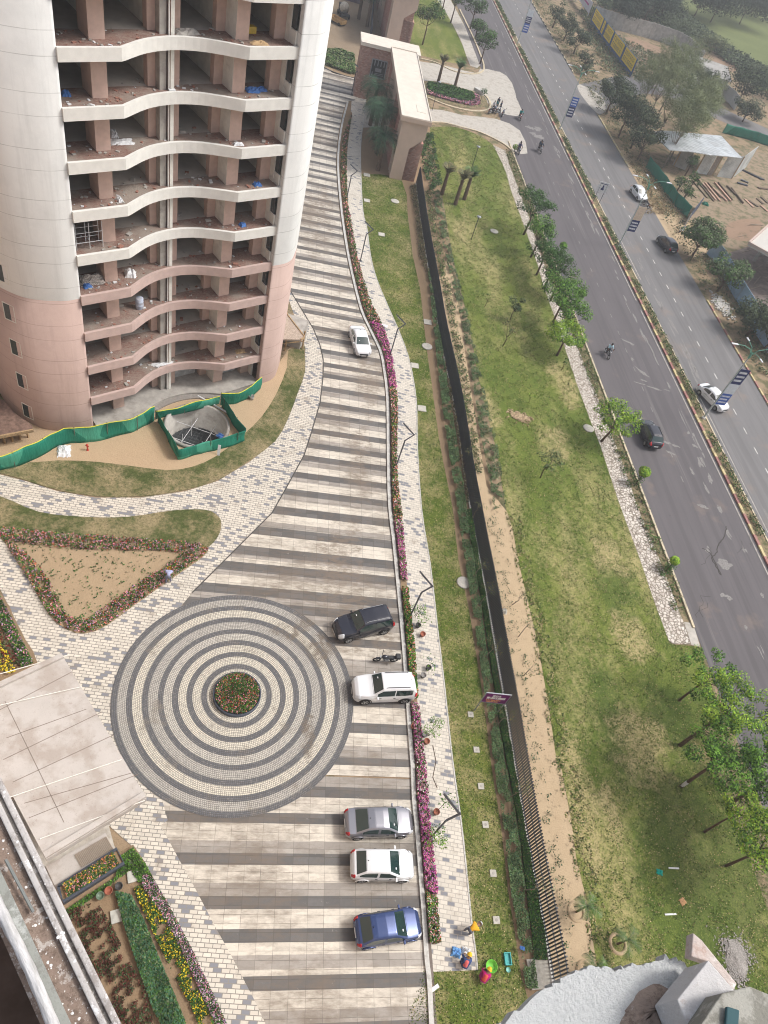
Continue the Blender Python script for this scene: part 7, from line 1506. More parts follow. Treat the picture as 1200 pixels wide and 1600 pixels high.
person(G(723, 1510), 1.5, 'gardener in a pink vest and yellow cap squatting between the blue and white cloths', SQUAT, cl('cloth_denim', (.05, .08, .2)), cl('cloth_navy', (.04, .06, .14)), hat, group=gd, vest=cl('vest_pink', (.62, .14, .14)))
person(G(727, 1458), .75, 'gardener in a yellow shirt bending over the lawn edge with a white cap', BEND, cl('cloth_yellow', (.68, .36, .03)), cl('cloth_grey', (.14, .15, .18)), hatw, group=gd)
person(G(263, 912), 1.9, 'worker in a pale blue shirt and yellow cap beside the triangular bed', BEND, cl('cloth_paleblue', (.36, .38, .55)), cl('cloth_slate', (.18, .19, .26)), hat, group=None)
def shallow(base, label, mat, r_, h, name='tub', cat='tub'):
    o = MB().lathe([(0, 0), (r_*.8, 0), (r_, h), (r_*1.06, h+.01), (r_*.95, h-.01), (r_*.78, .03), (0, .03)], 24, cap=False).build(name, mat, None, True); return put(tag(o, label, cat), (*base, .05))
shallow(G(766, 1511), 'round bright green tub beside the gardener in magenta', plain('green_plastic', (.16, .50, .06), .4), .33, .2)
put(tag(MB().box((-.2, -.32, 0), (.2, .32, .05)).box((-.2, -.32, .05), (-.16, .32, .18)).box((.16, -.32, .05), (.2, .32, .18)).box((-.16, -.32, .05), (.16, -.28, .18)).box((-.16, .28, .05), (.16, .32, .18)).build('crate', plain('teal_plastic', (.04, .36, .36), .4), None), 'teal plastic crate lying on the side lawn right of the green tub', 'crate'), (*G(792, 1499), .04), .3)
shallow(G(793, 1516), 'small pale teal bowl below the teal crate', plain('pale_teal', (.2, .48, .42), .4), .13, .08, 'bowl', 'bowl')
put(tag(crumple('cloth_bundle', .55, .5, .3, cl('cloth_blue', (.14, .32, .62)), seed=2), 'light blue cloth bundle left of the gardener in the pink vest', 'cloth'), (*G(712, 1488), .05))
put(tag(crumple('cloth_bundle', .5, .45, .3, c_w, seed=9), 'white sack in front of the gardener in the pink vest', 'sack'), (*G(727, 1487), .05))
put(tag(MB().box((-.25, -.1, 0), (.25, .1, .06)).build('brick', c_w), 'pale broken brick on the lawn corner below the walkway', 'brick'), (*G(679, 1544), .04), .8)
put(tag(crumple('cloth', .3, .2, .08, c_b, seed=12), 'blue scrap caught at the hedge above the pit cover', 'scrap'), (*G(811, 1484), .5))
# riders on the road
up_ = math.atan2(dirr.y, dirr.x)
def rider(px_b, heading, lb_b, lb_p, col, shirt, legs, two=None, sc_=False):
    b = G(*px_b); bike(b, heading, lb_b, col, sc_, name='motorbike', group='motorbikes on the road'); person(b, heading, lb_p, RIDE, cl(lb_p[:12], shirt), cl(lb_p[:12]+'b', legs), group='riders on the road')
    if two:
        P2 = {k: ((v[0]-.42, v[1], v[2]+.04) if k != 'face' else v) for k, v in RIDE.items()}; P2['wrl'] = (-.2, .18, 1.08); P2['wrr'] = (-.2, -.18, 1.08); P2['ell'] = (-.4, .28, 1.12); P2['elr'] = (-.4, -.28, 1.12)
        person(b, heading, two[0], P2, cl(two[0][:12], two[1]), cl(two[0][:12]+'b', two[2]), group='riders on the road')
rider((947, 556), up_, 'dark motorbike in the middle of the near road under a rider in pale blue', 'rider in a pale blue shirt alone in the middle of the near road', BODY['black'], (.42, .60, .68), (.03, .035, .05))
rider((811, 187), up_, 'red motorbike under the rider in green, near the road entrance', 'rider in a teal green shirt on the upper near road', pr_, (.0, .26, .24), (.03, .04, .05))
rider((842, 238), up_+.1, 'motorbike with a pale tank carrying two dark-clothed riders', 'front rider in dark clothes on the road right of the kerb bike', BODY['silver'], (.02, .04, .07), (.03, .03, .05), ('rear passenger in dark clothes behind the front rider', (.03, .05, .08), (.02, .02, .03)))
rider((809, 240), up_-.1, 'motorbike at the corner kerb carrying two people in white and maroon', 'front rider in dark blue at the corner kerb', pb_, (.06, .06, .14), (.05, .05, .08), ('rear passenger in a white top and maroon trousers at the corner kerb', (.66, .62, .64), (.26, .03, .05)))
# bikes and people gathered at the island nose
for i, (x, y, hd, lb, cc) in enumerate([(766, 178, 1.2, 'leftmost dark motorbike of the cluster at the island nose', BODY['black']), (772, 176, 1.4, 'second motorbike of the cluster at the island nose', pb_), (777, 178, 1.1, 'silver-tanked motorbike of the cluster at the island nose', BODY['silver']), (785, 182, 1.45, 'single navy motorbike standing just right of the cluster', pb_)]):
    bike(G(x, y), hd, lb, cc, lean=-.1, group='motorbikes at the island nose')
for i, (x, y, hd, lb, c1) in enumerate([(769, 174, 4, 'standing man in a white shirt in the cluster at the island nose', (.55, .56, .6)), (774, 172, 3.6, 'standing man in teal in the cluster at the island nose', (.02, .2, .22)), (780, 174, 2.8, 'standing man in dark clothes at the right of the island nose cluster', (.03, .04, .07)), (776, 168, 4.4, 'standing man in navy at the back of the island nose cluster', (.03, .05, .12))]):
    person(G(x, y), hd, lb, STAND, cl('cl%d' % i, c1), cl('cm%d' % i, (.03, .035, .06)), group='people at the island nose')
bike(G(1008, 324), up_+3.4, 'dark motorbike standing behind the white hatchback at the far kerb', BODY['black'], group='motorbikes parked beyond the road')
c, h = ctr((1060, 361), (1072, 356), .5); bike((c.x, c.y), h, 'white scooter parked beside the dense round tree', BODY['white'], True, name='scooter', group='motorbikes parked beyond the road')
# ------------------------------------------------------------------ beyond the road
wallm = plain('compound_wall', (.42, .40, .37), .9, .1, var=.2, sc=1.5, dirt=(.24, .22, .2), df=.5)
def lineal(name, label, cat, line, w, h, mat, part, z0=0.0, posts=None, pm=None, extra=None):
    o0_ = G(*line[0]); r = thing(name, label, cat, (*o0_, 0)); L = [(G(*p)[0]-o0_[0], G(*p)[1]-o0_[1]) for p in line]
    MB().bar(L, w, z0, h).build(part, mat, r)
    if posts:
        tot = sum(math.dist(L[i], L[i+1]) for i in range(len(L)-1)); n = max(2, int(tot/posts)); R_ = resample(L, n)
        for i in range(n): MB().box((R_[i][0]-w*.8, R_[i][1]-w*.8, 0), (R_[i][0]+w*.8, R_[i][1]+w*.8, h+.1)).build('post', pm or mat, r)
    return r, L
lineal('compound_wall', 'long pale precast compound wall running behind the yellow hoarding', 'wall', [(925, 34), (940, 40), (979, 51), (1018, 61), (1050, 72), (1068, 82), (1090, 104)], .2, 3.4, wallm, 'wall_panels', posts=3.2)
hy_, HL = lineal('hoarding', 'blue hoarding with four yellow painted panels along the open plot', 'hoarding', [(921.6, 37), (938, 61), (957, 86), (984, 121)], .12, 3.6, plain('hoarding_blue', (.04, .10, .22), .7, dirt=(.15, .15, .15), df=.55), 'backing', posts=6)
hR = resample(HL, 101); hyel = plain('hoarding_yellow', (.80, .58, .05), .6, dirt=(.6, .45, .12), df=.7)
for k, (a, b) in enumerate([(2, 24), (27, 50), (53, 75), (78, 99)]):
    A, B = Vector(hR[a]), Vector(hR[b]); d = (B-A); L = d.length; d.normalize(); q = Vector((d.y, -d.x)); q = q if q.x*(-1)+q.y*(-1) > 0 else -q
    R_ = Matrix(((d.x, q.x, 0, A.x), (d.y, q.y, 0, A.y), (0, 0, 1, 0), (0, 0, 0, 1)))
    p = MB().box((0, .065, 1.0), (L, .1, 3.55), 0, R_).build('painted_panel', hyel, hy_); m = MB(); rr_ = random.Random(k)
    for z, hh in ((2.45, .75), (1.35, .75)):
        x = .6
        while x < L-.9:
            w = rr_.uniform(.35, .6); m.box((x, .101, z), (x+.1, .115, z+hh), 0, R_).box((x, .101, z+hh-.1), (x+w, .115, z+hh), 0, R_); m.box((x+w-.1, .101, z), (x+w, .115, z+hh*.6), 0, R_) if rr_.random() < .7 else None; x += w+.4
    m.build('lettering', navy, p)
wb_, WL_ = lineal('hoarding', 'pale lilac hoarding with a pink line at the top of the picture', 'hoarding', [(886, -20), (901, 5), (917, 28)], .12, 3.4, plain('hoarding_lilac', (.55, .54, .62), .6, dirt=(.4, .4, .4)), 'board', 1.0, posts=5)
w1, w2 = Vector(WL_[1]), Vector(WL_[2]); d = (w2-w1).normalized(); MB().bar([tuple(w1+d*1+Vector((-.09, -.03))), tuple(w2-d*2+Vector((-.09, -.03)))], .03, 2.1, 2.5).build('pink_line', FLW['magenta'], wb_)
# farmhouse
fa, fb, fc = Vector(G(1061, 112)), Vector(G(1081, 136)), Vector(G(1126, 152)); fh = thing('farmhouse', 'white farm building with a grey gabled sheet roof among the trees', 'house', (fb.x, fb.y, 0))
u = fa-fb; v = fc-fb; pts = [Vector((0, 0)), v, v+u, u]; fw = plain('farm_white', (.56, .55, .52), .8, dirt=(.35, .33, .3), df=.55); fr = plain('sheet_roof', (.36, .35, .33), .6, .3, var=.2, sc=1.2, dirt=(.22, .2, .19), df=.5)
MB().prism([tuple(p) for p in pts], 0, 3.6).build('wall', fw, fh)
m_ = MB(); e = .35; a, b, c2, d2 = pts; r1_, r2_ = (a+d2)/2, (b+c2)/2; k = lambda p, z: (p.x, p.y, z)
ex = (b-a).normalized()*.4; ey = (d2-a).normalized()*.5
m_.add([k(a-ex-ey, 3.5), k(b+ex-ey, 3.5), k(r2_+ex, 5.0), k(r1_-ex, 5.0), k(c2+ex+ey, 3.5), k(d2-ex+ey, 3.5)], [(0, 1, 2, 3), (3, 2, 4, 5)]); o = m_.build('roof', fr, fh); md = o.modifiers.new('s', 'SOLIDIFY'); md.thickness = .1
MB().add([k(a, 3.6), k(d2, 3.6), k(r1_, 4.9)], [(0, 1, 2)]).add([k(b, 3.6), k(c2, 3.6), k(r2_, 4.9)], [(0, 1, 2)]).build('gable', fw, fh)
for t in (.25, .6): p = a+(d2-a)*t; MB().box((p.x-.5, p.y-.5, .9), (p.x+.3, p.y+.3, 2.2)).build('window', W_['glass'], fh)
ln_, LL = lineal('boundary_wall', 'short white wall stepping down from the farm building', 'wall', [(1126, 150), (1140, 162), (1147, 172)], .25, 2.6, fw, 'wall_panels')
# metal shed
SZ = 4.2; sp = [(1017, 206), (1040, 204), (1127, 212), (1136, 222), (1160, 247), (1135, 244), (1110, 242), (1081, 237), (1046, 234)]
s0 = Vector(G(1060, 262)); shed = thing('metal_shed', 'patched corrugated metal shed beside the timber yard', 'shed', (s0.x, s0.y, 0)); tin = NT('corrugated_tin', .45, .5, .5)
v_ = tin.xyz(tin.pos(math.radians(10))); c_ = tin.ramp(tin.noise(.5, 4, .7), [(.3, (.34, .37, .39)), (.5, (.62, .66, .68)), (.7, (.75, .78, .80))]); c_ = tin.mix(tin.ramp(tin.vor(.35, None, 'F1', 'Color'), [(.3, 0.0), (.9, .4)]), c_, (.28, .27, .26))
tin.bump(tin.mth('SINE', tin.mth('MULTIPLY', v_[0], 22.0)), .5, .04); tin = tin.out(c_)
l2 = lambda p, z=0: (G(*p, z)[0]-s0.x, G(*p, z)[1]-s0.y)
MB().prism([l2(p, SZ) for p in sp], SZ-.12, SZ).build('roof', tin, shed)
base = [l2((1052, 262)), l2((1086, 270)), l2((1112, 274)), l2((1143, 279))]
for i, (a, b, mt) in enumerate([((1086, 270), (1104, 273), tin), ((1105, 273), (1113, 274), plain('brown_tin', (.26, .22, .18), .7, var=.3)), ((1120, 276), (1143, 279), tin), ((1050, 258), (1070, 266), W_['conc'])]):
    MB().bar([l2(a), l2(b)], .06, 0, SZ-.13).build('wall_sheet', mt, shed)
MB().bar([l2((1143, 279)), l2((1165, 262))], .06, 0, SZ-.13).build('wall_sheet', tin, shed)
for p in ((1086, 270), (1113, 274), (1143, 279), (1052, 260)): q = l2(p); MB().box((q[0]-.09, q[1]-.09, 0), (q[0]+.09, q[1]+.09, SZ-.13)).build('post', c_t, shed)
# nets and sheet fences
netfence('net_fence', 'green net along the side road beyond the timber yard', [G(*p) for p in [(1128, 208), (1160, 216), (1200, 228), (1260, 248)]], 1.9, False)
netfence('net_fence', 'dark green net fence between the dry heap and the timber planks', [G(*p) for p in [(1008, 262), (1030, 290), (1050, 318), (1072, 340)]], 2.0, False)
bsheet = plain('blue_sheet', (.30, .45, .62), .6, .3, .0, var=.15, sc=1.5, dirt=(.2, .22, .25), df=.6)
lineal('sheet_fence', 'pale blue sheet-metal fence along the building site', 'fence', [(1104, 396), (1120, 415), (1140, 452), (1160, 486), (1182, 524), (1215, 575)], .05, 2.5, bsheet, 'sheets', posts=2.5, pm=grey)
lineal('sheet_gate', 'dark blue sheet gate behind the parked scooter', 'gate', [(1070, 352), (1080, 338), (1090, 326)], .08, 1.9, plain('dark_sheet', (.035, .055, .10), .6), 'sheet', posts=3, pm=M['kerb'])
# site slab at the right edge
us = thing('site_building', 'unfinished concrete building with a pale flat slab at the right edge', 'building', (*G(1200, 420), 0)); u0 = Vector(G(1200, 420)); UZ = 5.2
up2 = [Vector(G(x, y, UZ))-u0 for x, y in ((1169, 381), (1200, 353), (1290, 330), (1330, 440), (1200, 398))]
MB().prism([(p.x, p.y) for p in up2], UZ-.25, UZ).build('roof_slab', plain('site_slab', (.52, .50, .46), .85, var=.1, dirt=(.35, .33, .3), df=.6), us); MB().bar([(p.x, p.y) for p in (*up2, up2[0])], .25, UZ+.003, UZ+.35).build('parapet', plain('site_edge', (.50, .40, .35), .85), us)
for x, y in ((1178, 408), (1200, 412), (1215, 420), (1190, 400), (1230, 400)):
    p = Vector(G(x, y))-u0; MB().box((p.x-.2, p.y-.2, 0), (p.x+.2, p.y+.2, UZ-.25)).build('column', W_['conc'], us)
S('site_ground', [(1140, 395), (1170, 385), (1300, 400), (1300, 600), (1215, 560), (1185, 515), (1160, 470), (1135, 425)], .02, plain('dark_site_earth', (.17, .135, .12), .95, var=.3, sc=1.5, dirt=(.3, .25, .2), df=.5), 1)
rr = random.Random(11); ypole = sorted(rr.uniform(335, 520) for _ in range(16))
for k in range(16):                          # bamboo props lying and leaning round the unfinished building
    x, y = rr.uniform(1145, 1205), ypole[k]
    if (x-1135) < (y-395)*.42: x = 1140+(y-395)*.42+rr.uniform(6, 30)
    L = rr.uniform(2.5, 5); o = MB().tube([(-L/2, 0, .06), (L/2, 0, .06)], .045, 6).build('bamboo_pole', plain('bamboo', (.30, .25, .19), .8) if k == 0 else bpy.data.materials['bamboo'])
    put(tag(o, ordw(k)+' bamboo pole from the picture top on the building site at the right edge', 'pole', 'bamboo poles on the building site'), (*G(x, y), .03), rr.uniform(.5, 1.3))
# timber yard
tcols = [plain('timber_dark', (.13, .095, .07), .9, var=.3), plain('timber_pink', (.42, .27, .20), .9, var=.2), plain('steel_section', (.06, .06, .075), .6)]
def board(a, b, label, mat, w=.28, h=.12, group='timber boards laid out in the yard', cat='board', name='timber_board', z=.03):
    p, q = Vector(G(*a)), Vector(G(*b)); c = (p+q)/2; d = q-p; o = MB().box((-d.length/2, -w/2, 0), (d.length/2, w/2, h)).build(name, mat)
    return put(tag(o, label, cat, group), (c.x, c.y, z), math.atan2(d.y, d.x))
Z4 = lambda x, y: (1000+x/5.926, 170+y/5.926)
for i, (a, b, mt) in enumerate([((440, 760), (520, 830), 0), ((450, 690), (500, 760), 0), ((470, 780), (510, 820), 1), ((480, 665), (620, 830), 0), ((520, 660), (680, 860), 0), ((545, 655), (700, 850), 1), ((560, 690), (640, 770), 0), ((600, 690), (740, 860), 1), ((625, 690), (750, 830), 0), ((650, 720), (790, 850), 0), ((670, 740), (800, 860), 1), ((690, 690), (835, 860), 1), ((720, 690), (850, 850), 0), ((800, 720), (880, 800), 0), ((840, 740), (950, 880), 0)]):
    board(Z4(*a), Z4(*b), ordw(i)+(' dark' if mt == 0 else ' pinkish')+' timber board from the left in the yard below the metal shed', tcols[mt], .34 if mt else .22, .1+.012*i)
for i in range(9):
    board(Z4(895+i*26, 548+i*13), Z4(985+i*20, 590+i*9), ordw(i)+' dark steel section from the left in the stack right of the metal shed', tcols[2], .3, .22, 'dark steel sections stacked in the yard', 'steel section', 'steel_section')
for i, (a, b, mt) in enumerate([((970, 840), (1050, 915), 1), ((1000, 850), (1095, 910), 0), ((1080, 835), (1140, 885), 0), ((1120, 820), (1185, 880), 0), ((1115, 900), (1180, 955), 1), ((1090, 735), (1185, 750), 0), ((930, 660), (1000, 690), 2), ((900, 690), (990, 715), 2)]):
    board(Z4(*a), Z4(*b), ['pale plank', 'dark plank', 'short dark plank', 'dark plank by the yard edge', 'pinkish plank', 'long thin dark plank', 'short steel piece', 'lower short steel piece'][i]+' on the bare ground right of the timber boards', tcols[mt], .5, .1+.012*i, 'odd planks at the right of the yard')
put(tag(crumple('net_bundle', 1.1, .9, .5, netm, seed=21), 'green net bundle above the dense round tree', 'bundle'), (*G(1102, 320), .05))
m = MB()
for k in range(500):
    p = np.array(G(1127, 478))+rng.normal(size=2)@np.array([[.5, -.9], [.3, .5]]); s_ = random.uniform(.08, .17); m.box((-s_, -s_*.7, 0), (s_, s_*.7, s_), 0, Matrix.Translation((*p, .02)) @ Matrix.Rotation(random.random()*3, 4, 'Z'))
tag(m.build('stone_heap', plain('pale_stone', (.48, .46, .43), .9, var=.3, sc=8)), 'heap of pale broken stones beside the far kerb', 'stones', None, 'stuff')
S('dry_heap_ground', [(968, 236), (985, 240), (1020, 275), (1050, 320), (1068, 340), (1056, 348), (1020, 345), (1000, 320), (985, 275)], .022, M['sand'], 2)
rows('dry_grass_heap', 'dry brown scrub on the heap behind the white hatchback', px([(975, 240), (1000, 290), (1010, 335)]), px([(1000, 248), (1040, 305), (1062, 335)]), 500, [LF['dry'], leafm('leaf_straw', (.30, .22, .12))], (1, 2), .3, .2, 8, .25, 'dry grass')
# parked mixer and skip beyond the drive
mx = thing('concrete_mixer', 'small concrete mixer truck parked on the muddy yard at the top', 'mixer', (*G(536, 26), 0), .5); 
o = MB().lathe([(.3, -1.1), (.8, -.6), (.95, 0), (.7, .8), (.35, 1.2)], 18).build('drum', plain('drum_cream', (.55, .50, .42), .7, dirt=(.3, .25, .2), df=.5), mx, True); o.matrix_local = Matrix.Translation((0, 0, 1.6)) @ Matrix.Rotation(1.1, 4, 'X')
MB().box((-.8, -1.6, .45), (.8, 1.5, .7)).box((-.7, 1.0, .7), (.7, 1.9, 1.9)).build('chassis', plain('mixer_dark', (.05, .05, .055), .7), mx, bevel=.05)
for x in (-.85, .85):
    for y in (-1.1, 1.1): MB().tube([(x-.12, y, .42), (x+.12, y, .42)], .42, 14).build('wheel', tyre, mx, True)
tb = thing('tipper_tray', 'orange-brown tipping tray standing below the mixer', 'tray', (*G(527, 37), 0), -.4); MB().box((-1.6, -.8, .4), (1.6, .8, .5)).box((-1.6, -.8, .5), (-1.5, .8, 1.0)).box((1.5, -.8, .5), (1.6, .8, 1.0)).box((-1.5, -.8, .5), (1.5, -.7, 1.0)).box((-1.5, .7, .5), (1.5, .8, 1.0)).build('tray', plain('tray_orange', (.45, .28, .12), .7, dirt=(.3, .22, .15), df=.5), tb)
for x in (-1, 1): MB().tube([(x, -.85, .3), (x, .85, .3)], .3, 12).build('wheel', tyre, tb, True)
put(tag(MB().box((-4, -.4, 0), (4, .4, 2.6)).build('tarp_wall', plain('plum_sheet', (.10, .075, .10), .8), None), 'dark plum sheeted stack behind the mixer', 'stack'), (*G(535, -2), 0), .2)
MBn = MB().bar([G(584, -5), G(580, 30), G(578, 66)], .1, 0, 2.2); tag(MBn.build('screen_fence', plain('screen_dark', (.03, .04, .06), .7)), 'dark screen fence standing before the far gateway block', 'fence')
# ------------------------------------------------------------------ the building the photograph was taken from
LZ = 42.0; P0 = Vector(G(0, 1212, LZ)); P1 = Vector(G(190, 1600, LZ)); du = (P1-P0).normalized(); dn = Vector((du.y, -du.x)); dn = dn if dn.dot(Vector(G(0, 1450, LZ))-P0) > 0 else -dn
uv = lambda x, y, z=LZ: ((Vector(G(x, y, z))-P0).dot(du), (Vector(G(x, y, z))-P0).dot(dn))
vg0, vg1, vr0, vr1 = [uv(x, 1500)[1] for x in (107, 67, 50, 27)]
own = thing('own_building', 'building of the photographer, its weathered ledge in the lower left corner', 'building', (P0.x, P0.y, 0), math.atan2(du.y, du.x)); sg = 1 if Vector((-du.y, du.x)).dot(dn) > 0 else -1
def obox(u0, u1, v0, v1, z0, z1, name, mat, bevel=0): a, b = sorted((sg*v0, sg*v1)); return MB().box((u0, a, z0), (u1, b, z1)).build(name, mat, own, bevel=bevel)
def weather(name, base, dark, lite, sc=14, lo=.5):
    t = NT(name, .92, .15); a = t.mix(t.noise(sc*.4, 6, .7), tuple(x*.8 for x in base), base); a = t.mix(t.ramp(t.noise(sc, 6, .8), [(lo, 0.0), (lo+.08, .9)]), a, dark)
    a = t.mix(t.ramp(t.noise(sc*.7, 5, .75, t.pos(loc=(2, 5, 1))), [(.55, 0.0), (.62, .95)]), a, lite); a = t.mix(t.ramp(t.noise(sc*6, 3, .8), [(.6, 0.0), (.7, .6)]), a, dark)
    t.bump(t.noise(sc*1.5, 7, .75), .8, .012); return t.out(a)
ledw = weather('ledge_weathered', (.52, .49, .47), (.30, .27, .25), (.72, .70, .69), 9); ledg = weather('ledge_gravel', (.30, .225, .18), (.17, .125, .10), (.48, .43, .39), 26, .5)
obox(-60, 60, .12, .27, 0, 41.2, 'facade_wall', beige); obox(-60, 60, .275, 14, 0, 38.3, 'lower_storeys', beige)
obox(-14, 14, 0, vg0*.42, LZ-.5, LZ-.012, 'ledge_rim', ledw, .008); obox(-14, 14, vg0*.42+.001, vg0*.62, LZ-.5, LZ-.035, 'ledge_groove', weather('groove', (.3, .28, .26), (.15, .13, .12), (.5, .48, .46), 20)); obox(-14, 14, vg0*.62+.001, vg0, LZ-.5, LZ+.004, 'ledge_rib', ledw, .006)
obox(-14, 14, vg0+.001, vr1+.02, LZ-.5, LZ-.03, 'gravel_bed', ledg)
obox(-14, 14, vr1+.02, 14, 38.4, 38.6, 'lower_slab', plain('dark_floor', (.16, .12, .10), .95, .05, var=.3, sc=3)); obox(-14, 14, 1.9, 2.1, 38.6, 41.2, 'inner_wall', W_['in'])
MB().box((-14, sg*(.10) if sg > 0 else -.125, 36), (14, sg*.125 if sg > 0 else -.10, 41.5)).build('lower_band', ledw, own)
# plastic-wrapped pipe lying on the ledge
ua, ub = uv(-60, 1240)[0], uv(100, 1750)[0]; vc = (vr0+vr1)/2; m = MB(); n = 90; k = 20; vs = []; r0_ = (vr1-vr0)/2*.95; rq = random.Random(3)
for i in range(n):
    uu = ua-1+(ub-ua+2)*i/(n-1)
    for j in range(k):
        t = 2*math.pi*j/k; r_ = r0_*(1+.07*math.sin(j*2.1+i*.9)+.05*math.sin(i*1.9-j)+rq.uniform(-.025, .025)); vs.append((uu, sg*(vc+r_*math.cos(t)+.004*math.sin(i*.35)), LZ+.035+r_*math.sin(t)))
pl = thing('wrapped_pipe', 'pipe wrapped in crinkled white plastic lying along the ledge', 'pipe', (P0.x, P0.y, 0), math.atan2(du.y, du.x))
wrapm = NT('plastic_wrap', .35, .5); st = wrapm.n('ShaderNodeMapping'); wrapm.set(st.inputs[0], wrapm.pos(math.atan2(du.y, du.x))); st.inputs['Scale'].default_value = (6, 40, 40)
a = wrapm.mix(wrapm.ramp(wrapm.noise(1.0, 5, .7, st.outputs[0]), [(.35, 0.0), (.65, 1.0)]), (.38, .37, .36), (.66, .65, .65)); wrapm.bump(wrapm.noise(1.3, 5, .7, st.outputs[0]), .9, .01); wrapm = wrapm.out(a)
m.add(vs, [(i*k+j, (i+1)*k+j, (i+1)*k+(j+1) % k, i*k+(j+1) % k) for i in range(n-1) for j in range(k)]).build('wrap', wrapm, pl, True)
a, b = sorted((sg*(vg1+.004), sg*(vr0+.01))); MB().box((ua, a, LZ-.028), (ub, b, LZ-.012)).build('pale_strip', weather('dusty_strip', (.34, .35, .32), (.24, .24, .22), (.46, .47, .45), 10), pl)
MB().tube([(uv(10, 1345)[0], sg*uv(10, 1345)[1], LZ+.02), (uv(52, 1425)[0], sg*uv(52, 1425)[1], LZ-.0)], .007, 6).build('bracket', plain('bracket_grey', (.2, .21, .2), .6), pl)
m = MB(); rs = random.Random(9)
for i in range(420):
    x, y = rs.uniform(-5, 195), rs.uniform(1200, 1610); u_, v_ = uv(x, y)
    if not (0.004 < v_ < vg1+.01): continue
    if v_ < vg0 and rs.random() < .5: continue
    s_ = rs.choice((.0015, .002, .002, .003, .004, .007)); z = LZ-.012 if v_ < vg0*.42 else (LZ-.035 if v_ < vg0*.62 else (LZ+.004 if v_ < vg0 else LZ-.03))
    q = P0+du*u_+dn*v_; n_ = 7; m.add([(q.x+s_*math.cos(t)*rs.uniform(.7, 1.2), q.y+s_*math.sin(t)*rs.uniform(.7, 1.2), z) for t in np.linspace(0, 6.28, n_+1)[:-1]]+[(q.x, q.y, z+s_*.35)], [(j, (j+1) % n_, n_) for j in range(n_)])
tag(m.build('plaster_splashes', plain('plaster_drop', (.72, .71, .70), .8)), 'white plaster splashes dried on the gravelly ledge', 'splashes', None, 'stuff')
# lower right corner: plaster ledge, broken masonry and marble blocks, about two metres below the lens
BZ = 44.0
def gp(l, z): return [G(*p, z) for p in l]
def rough_edge(l, z, amp, n=8):
    P = [Vector(G(*p, z)) for p in l]; out = []; r_ = random.Random(4)
    for a, b in zip(P, P[1:]):
        for i in range(n):
            p = a.lerp(b, i/n); out.append((p.x+r_.gauss(0, amp), p.y+r_.gauss(0, amp)))
    out.append(tuple(P[-1])); return out
plas = NT('rough_plaster', .9, .15); a = plas.mix(plas.noise(12, 6, .7), (.60, .61, .60), (.74, .75, .74)); a = plas.mix(plas.ramp(plas.noise(60, 4, .8), [(.6, 0.0), (.72, .5)]), a, (.36, .37, .37)); a = plas.mix(plas.ramp(plas.noise(90, 4, .7), [(.38, .35), (.5, 0.0)]), a, (.44, .45, .45)); plas.bump(plas.noise(75, 6, .75), 1.0, .014); plas = plas.out(a)
q0 = Vector(G(930, 1560, BZ)); pll = thing('plaster_ledge', 'rough white plastered ledge filling the bottom of the picture, right of the fence', 'ledge', (q0.x, q0.y, 0))
ed = rough_edge([(740, 1640), (785, 1598), (860, 1538), (895, 1520), (930, 1510), (965, 1514), (1000, 1508), (1040, 1498), (1062, 1500), (1090, 1530), (1120, 1600)], BZ, .0035)
bt = gp([(1130, 1800), (740, 1800)], BZ); MB().prism([(p[0]-q0.x, p[1]-q0.y) for p in ed+bt], 43.95, BZ).build('plaster_slab', plas, pll)
rock = weather('broken_masonry', (.36, .28, .23), (.20, .15, .12), (.48, .42, .37), 22)
def lump(name, label, poly, z0, z1, mat, amp, cat):
    P = [Vector(G(*p, z1)) for p in poly]; c = sum(P, Vector((0, 0)))/len(P); rr_ = random.Random(len(poly)); vs = []; R = 7; n = 36; out = resample([tuple(p) for p in P]+[tuple(P[0])], n+1)[:-1]
    for r in range(R+1):
        t = r/R
        for i in range(n): vs.append(((out[i][0]-c.x)*(1-t*.97)+rr_.gauss(0, amp), (out[i][1]-c.y)*(1-t*.97)+rr_.gauss(0, amp), z0+(z1-z0)*math.sin(min(1, t*1.7)*math.pi/2)+rr_.gauss(0, amp)*(r > 0)))
    fs = [(r*n+i, r*n+(i+1) % n, (r+1)*n+(i+1) % n, (r+1)*n+i) for r in range(R) for i in range(n)]+[tuple(range(R*n, R*n+n))]
    o = MB().add(vs, fs).build(name, mat, None, True); o.location = (c.x, c.y, 0); return tag(o, label, cat)
lump('broken_masonry', 'brown broken masonry lump on the white plaster ledge', [(950, 1640), (985, 1572), (1005, 1545), (1022, 1535), (1040, 1534), (1058, 1545), (1066, 1570), (1050, 1600), (1060, 1650)], BZ-.002, BZ+.018, rock, .0016, 'masonry')
marb = weather('white_marble', (.60, .585, .58), (.42, .36, .33), (.70, .69, .69), 8, .62)
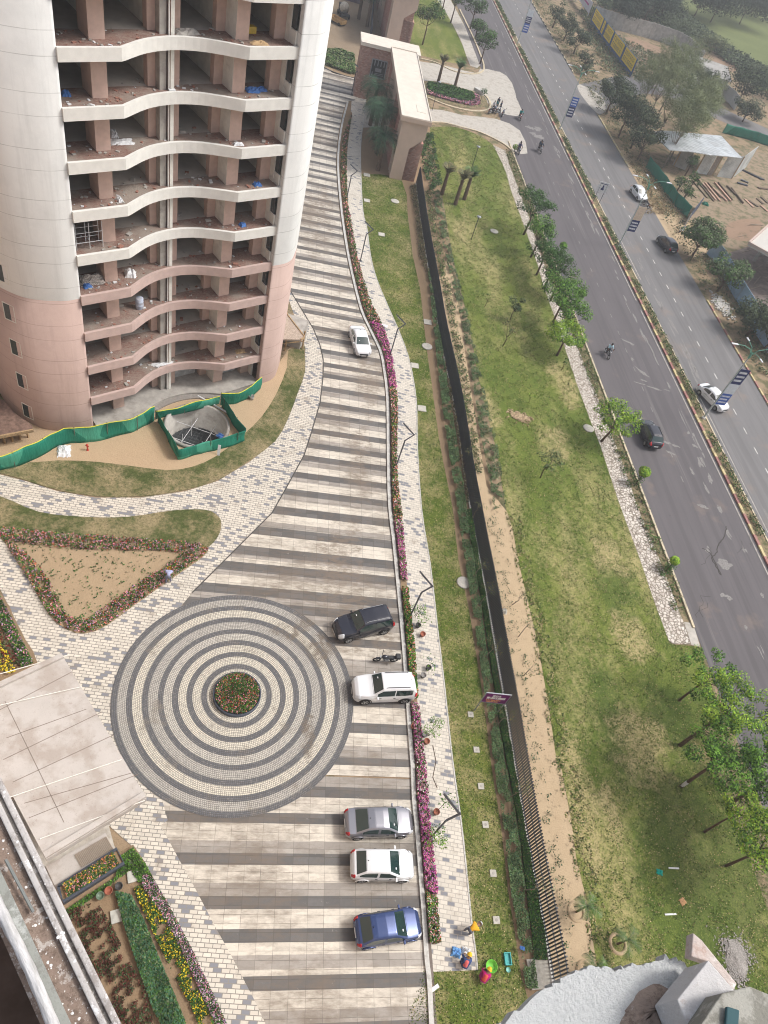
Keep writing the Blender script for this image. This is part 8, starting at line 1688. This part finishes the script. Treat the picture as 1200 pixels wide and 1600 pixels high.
def slab4(name, label, top, zt, th, mat, cat='block', grp=None):
    T = [Vector((*G(*p, zt), zt)) for p in top]; c = sum(T, Vector())/len(T); n = len(T); vs = [tuple(t-c) for t in T]+[tuple(t-c-Vector((0, 0, th))) for t in T]
    area = sum(T[i].x*T[(i+1) % n].y-T[(i+1) % n].x*T[i].y for i in range(n)); f = [tuple(range(n)), tuple(range(2*n-1, n-1, -1))]+[(i, n+i, n+(i+1) % n, (i+1) % n) for i in range(n)]
    if area < 0: f = [q[::-1] for q in f]
    o = MB().add(vs, f).build(name, mat, None, bevel=.003); o.location = c; return tag(o, label, cat, grp)
slab4('marble_block', 'white marble block lying tilted in the bottom right corner', [(1058, 1562), (1107, 1500), (1152, 1552), (1110, 1630), (1090, 1640)], 44.13, .11, marb)
slab4('marble_sliver', 'pointed pinkish stone sliver behind the marble block', [(1080, 1494), (1083, 1457), (1097, 1469), (1152, 1537), (1146, 1548), (1108, 1503)], 44.06, .035, weather('pink_stone', (.56, .48, .44), (.44, .33, .28), (.66, .63, .61), 10, .55))
slab4('corner_block', 'grey-green smooth stone at the bottom right corner', [(1092, 1606), (1128, 1552), (1172, 1541), (1208, 1556), (1260, 1640), (1230, 1700), (1100, 1700)], 44.2, .1, weather('grey_green_stone', (.26, .25, .215), (.19, .18, .155), (.36, .35, .31), 9, .58))
slab4('glass_piece', 'small dark teal glass piece on the grey-green corner stone', [(1136, 1572), (1156, 1578), (1154, 1610), (1134, 1604)], 44.215, .01, plain('teal_glass', (.05, .10, .11), .75, .1), 'glass')
# ------------------------------------------------------------------ haze
hz = MB().box((-260, -80, -4), (420, 520, 53)).build('haze', None); hm = bpy.data.materials.new('haze_air'); hm.use_nodes = True; ht = hm.node_tree
for n_ in list(ht.nodes):
    if n_.type != 'OUTPUT_MATERIAL': ht.nodes.remove(n_)
pv = ht.nodes.new('ShaderNodeVolumePrincipled'); pv.inputs['Color'].default_value = (.92, .94, .97, 1); pv.inputs['Density'].default_value = .00075; pv.inputs['Anisotropy'].default_value = .2
ht.links.new(pv.outputs[0], ht.nodes['Material Output'].inputs['Volume']); hz.data.materials.clear(); hz.data.materials.append(hm); tag(hz, kind='stuff')
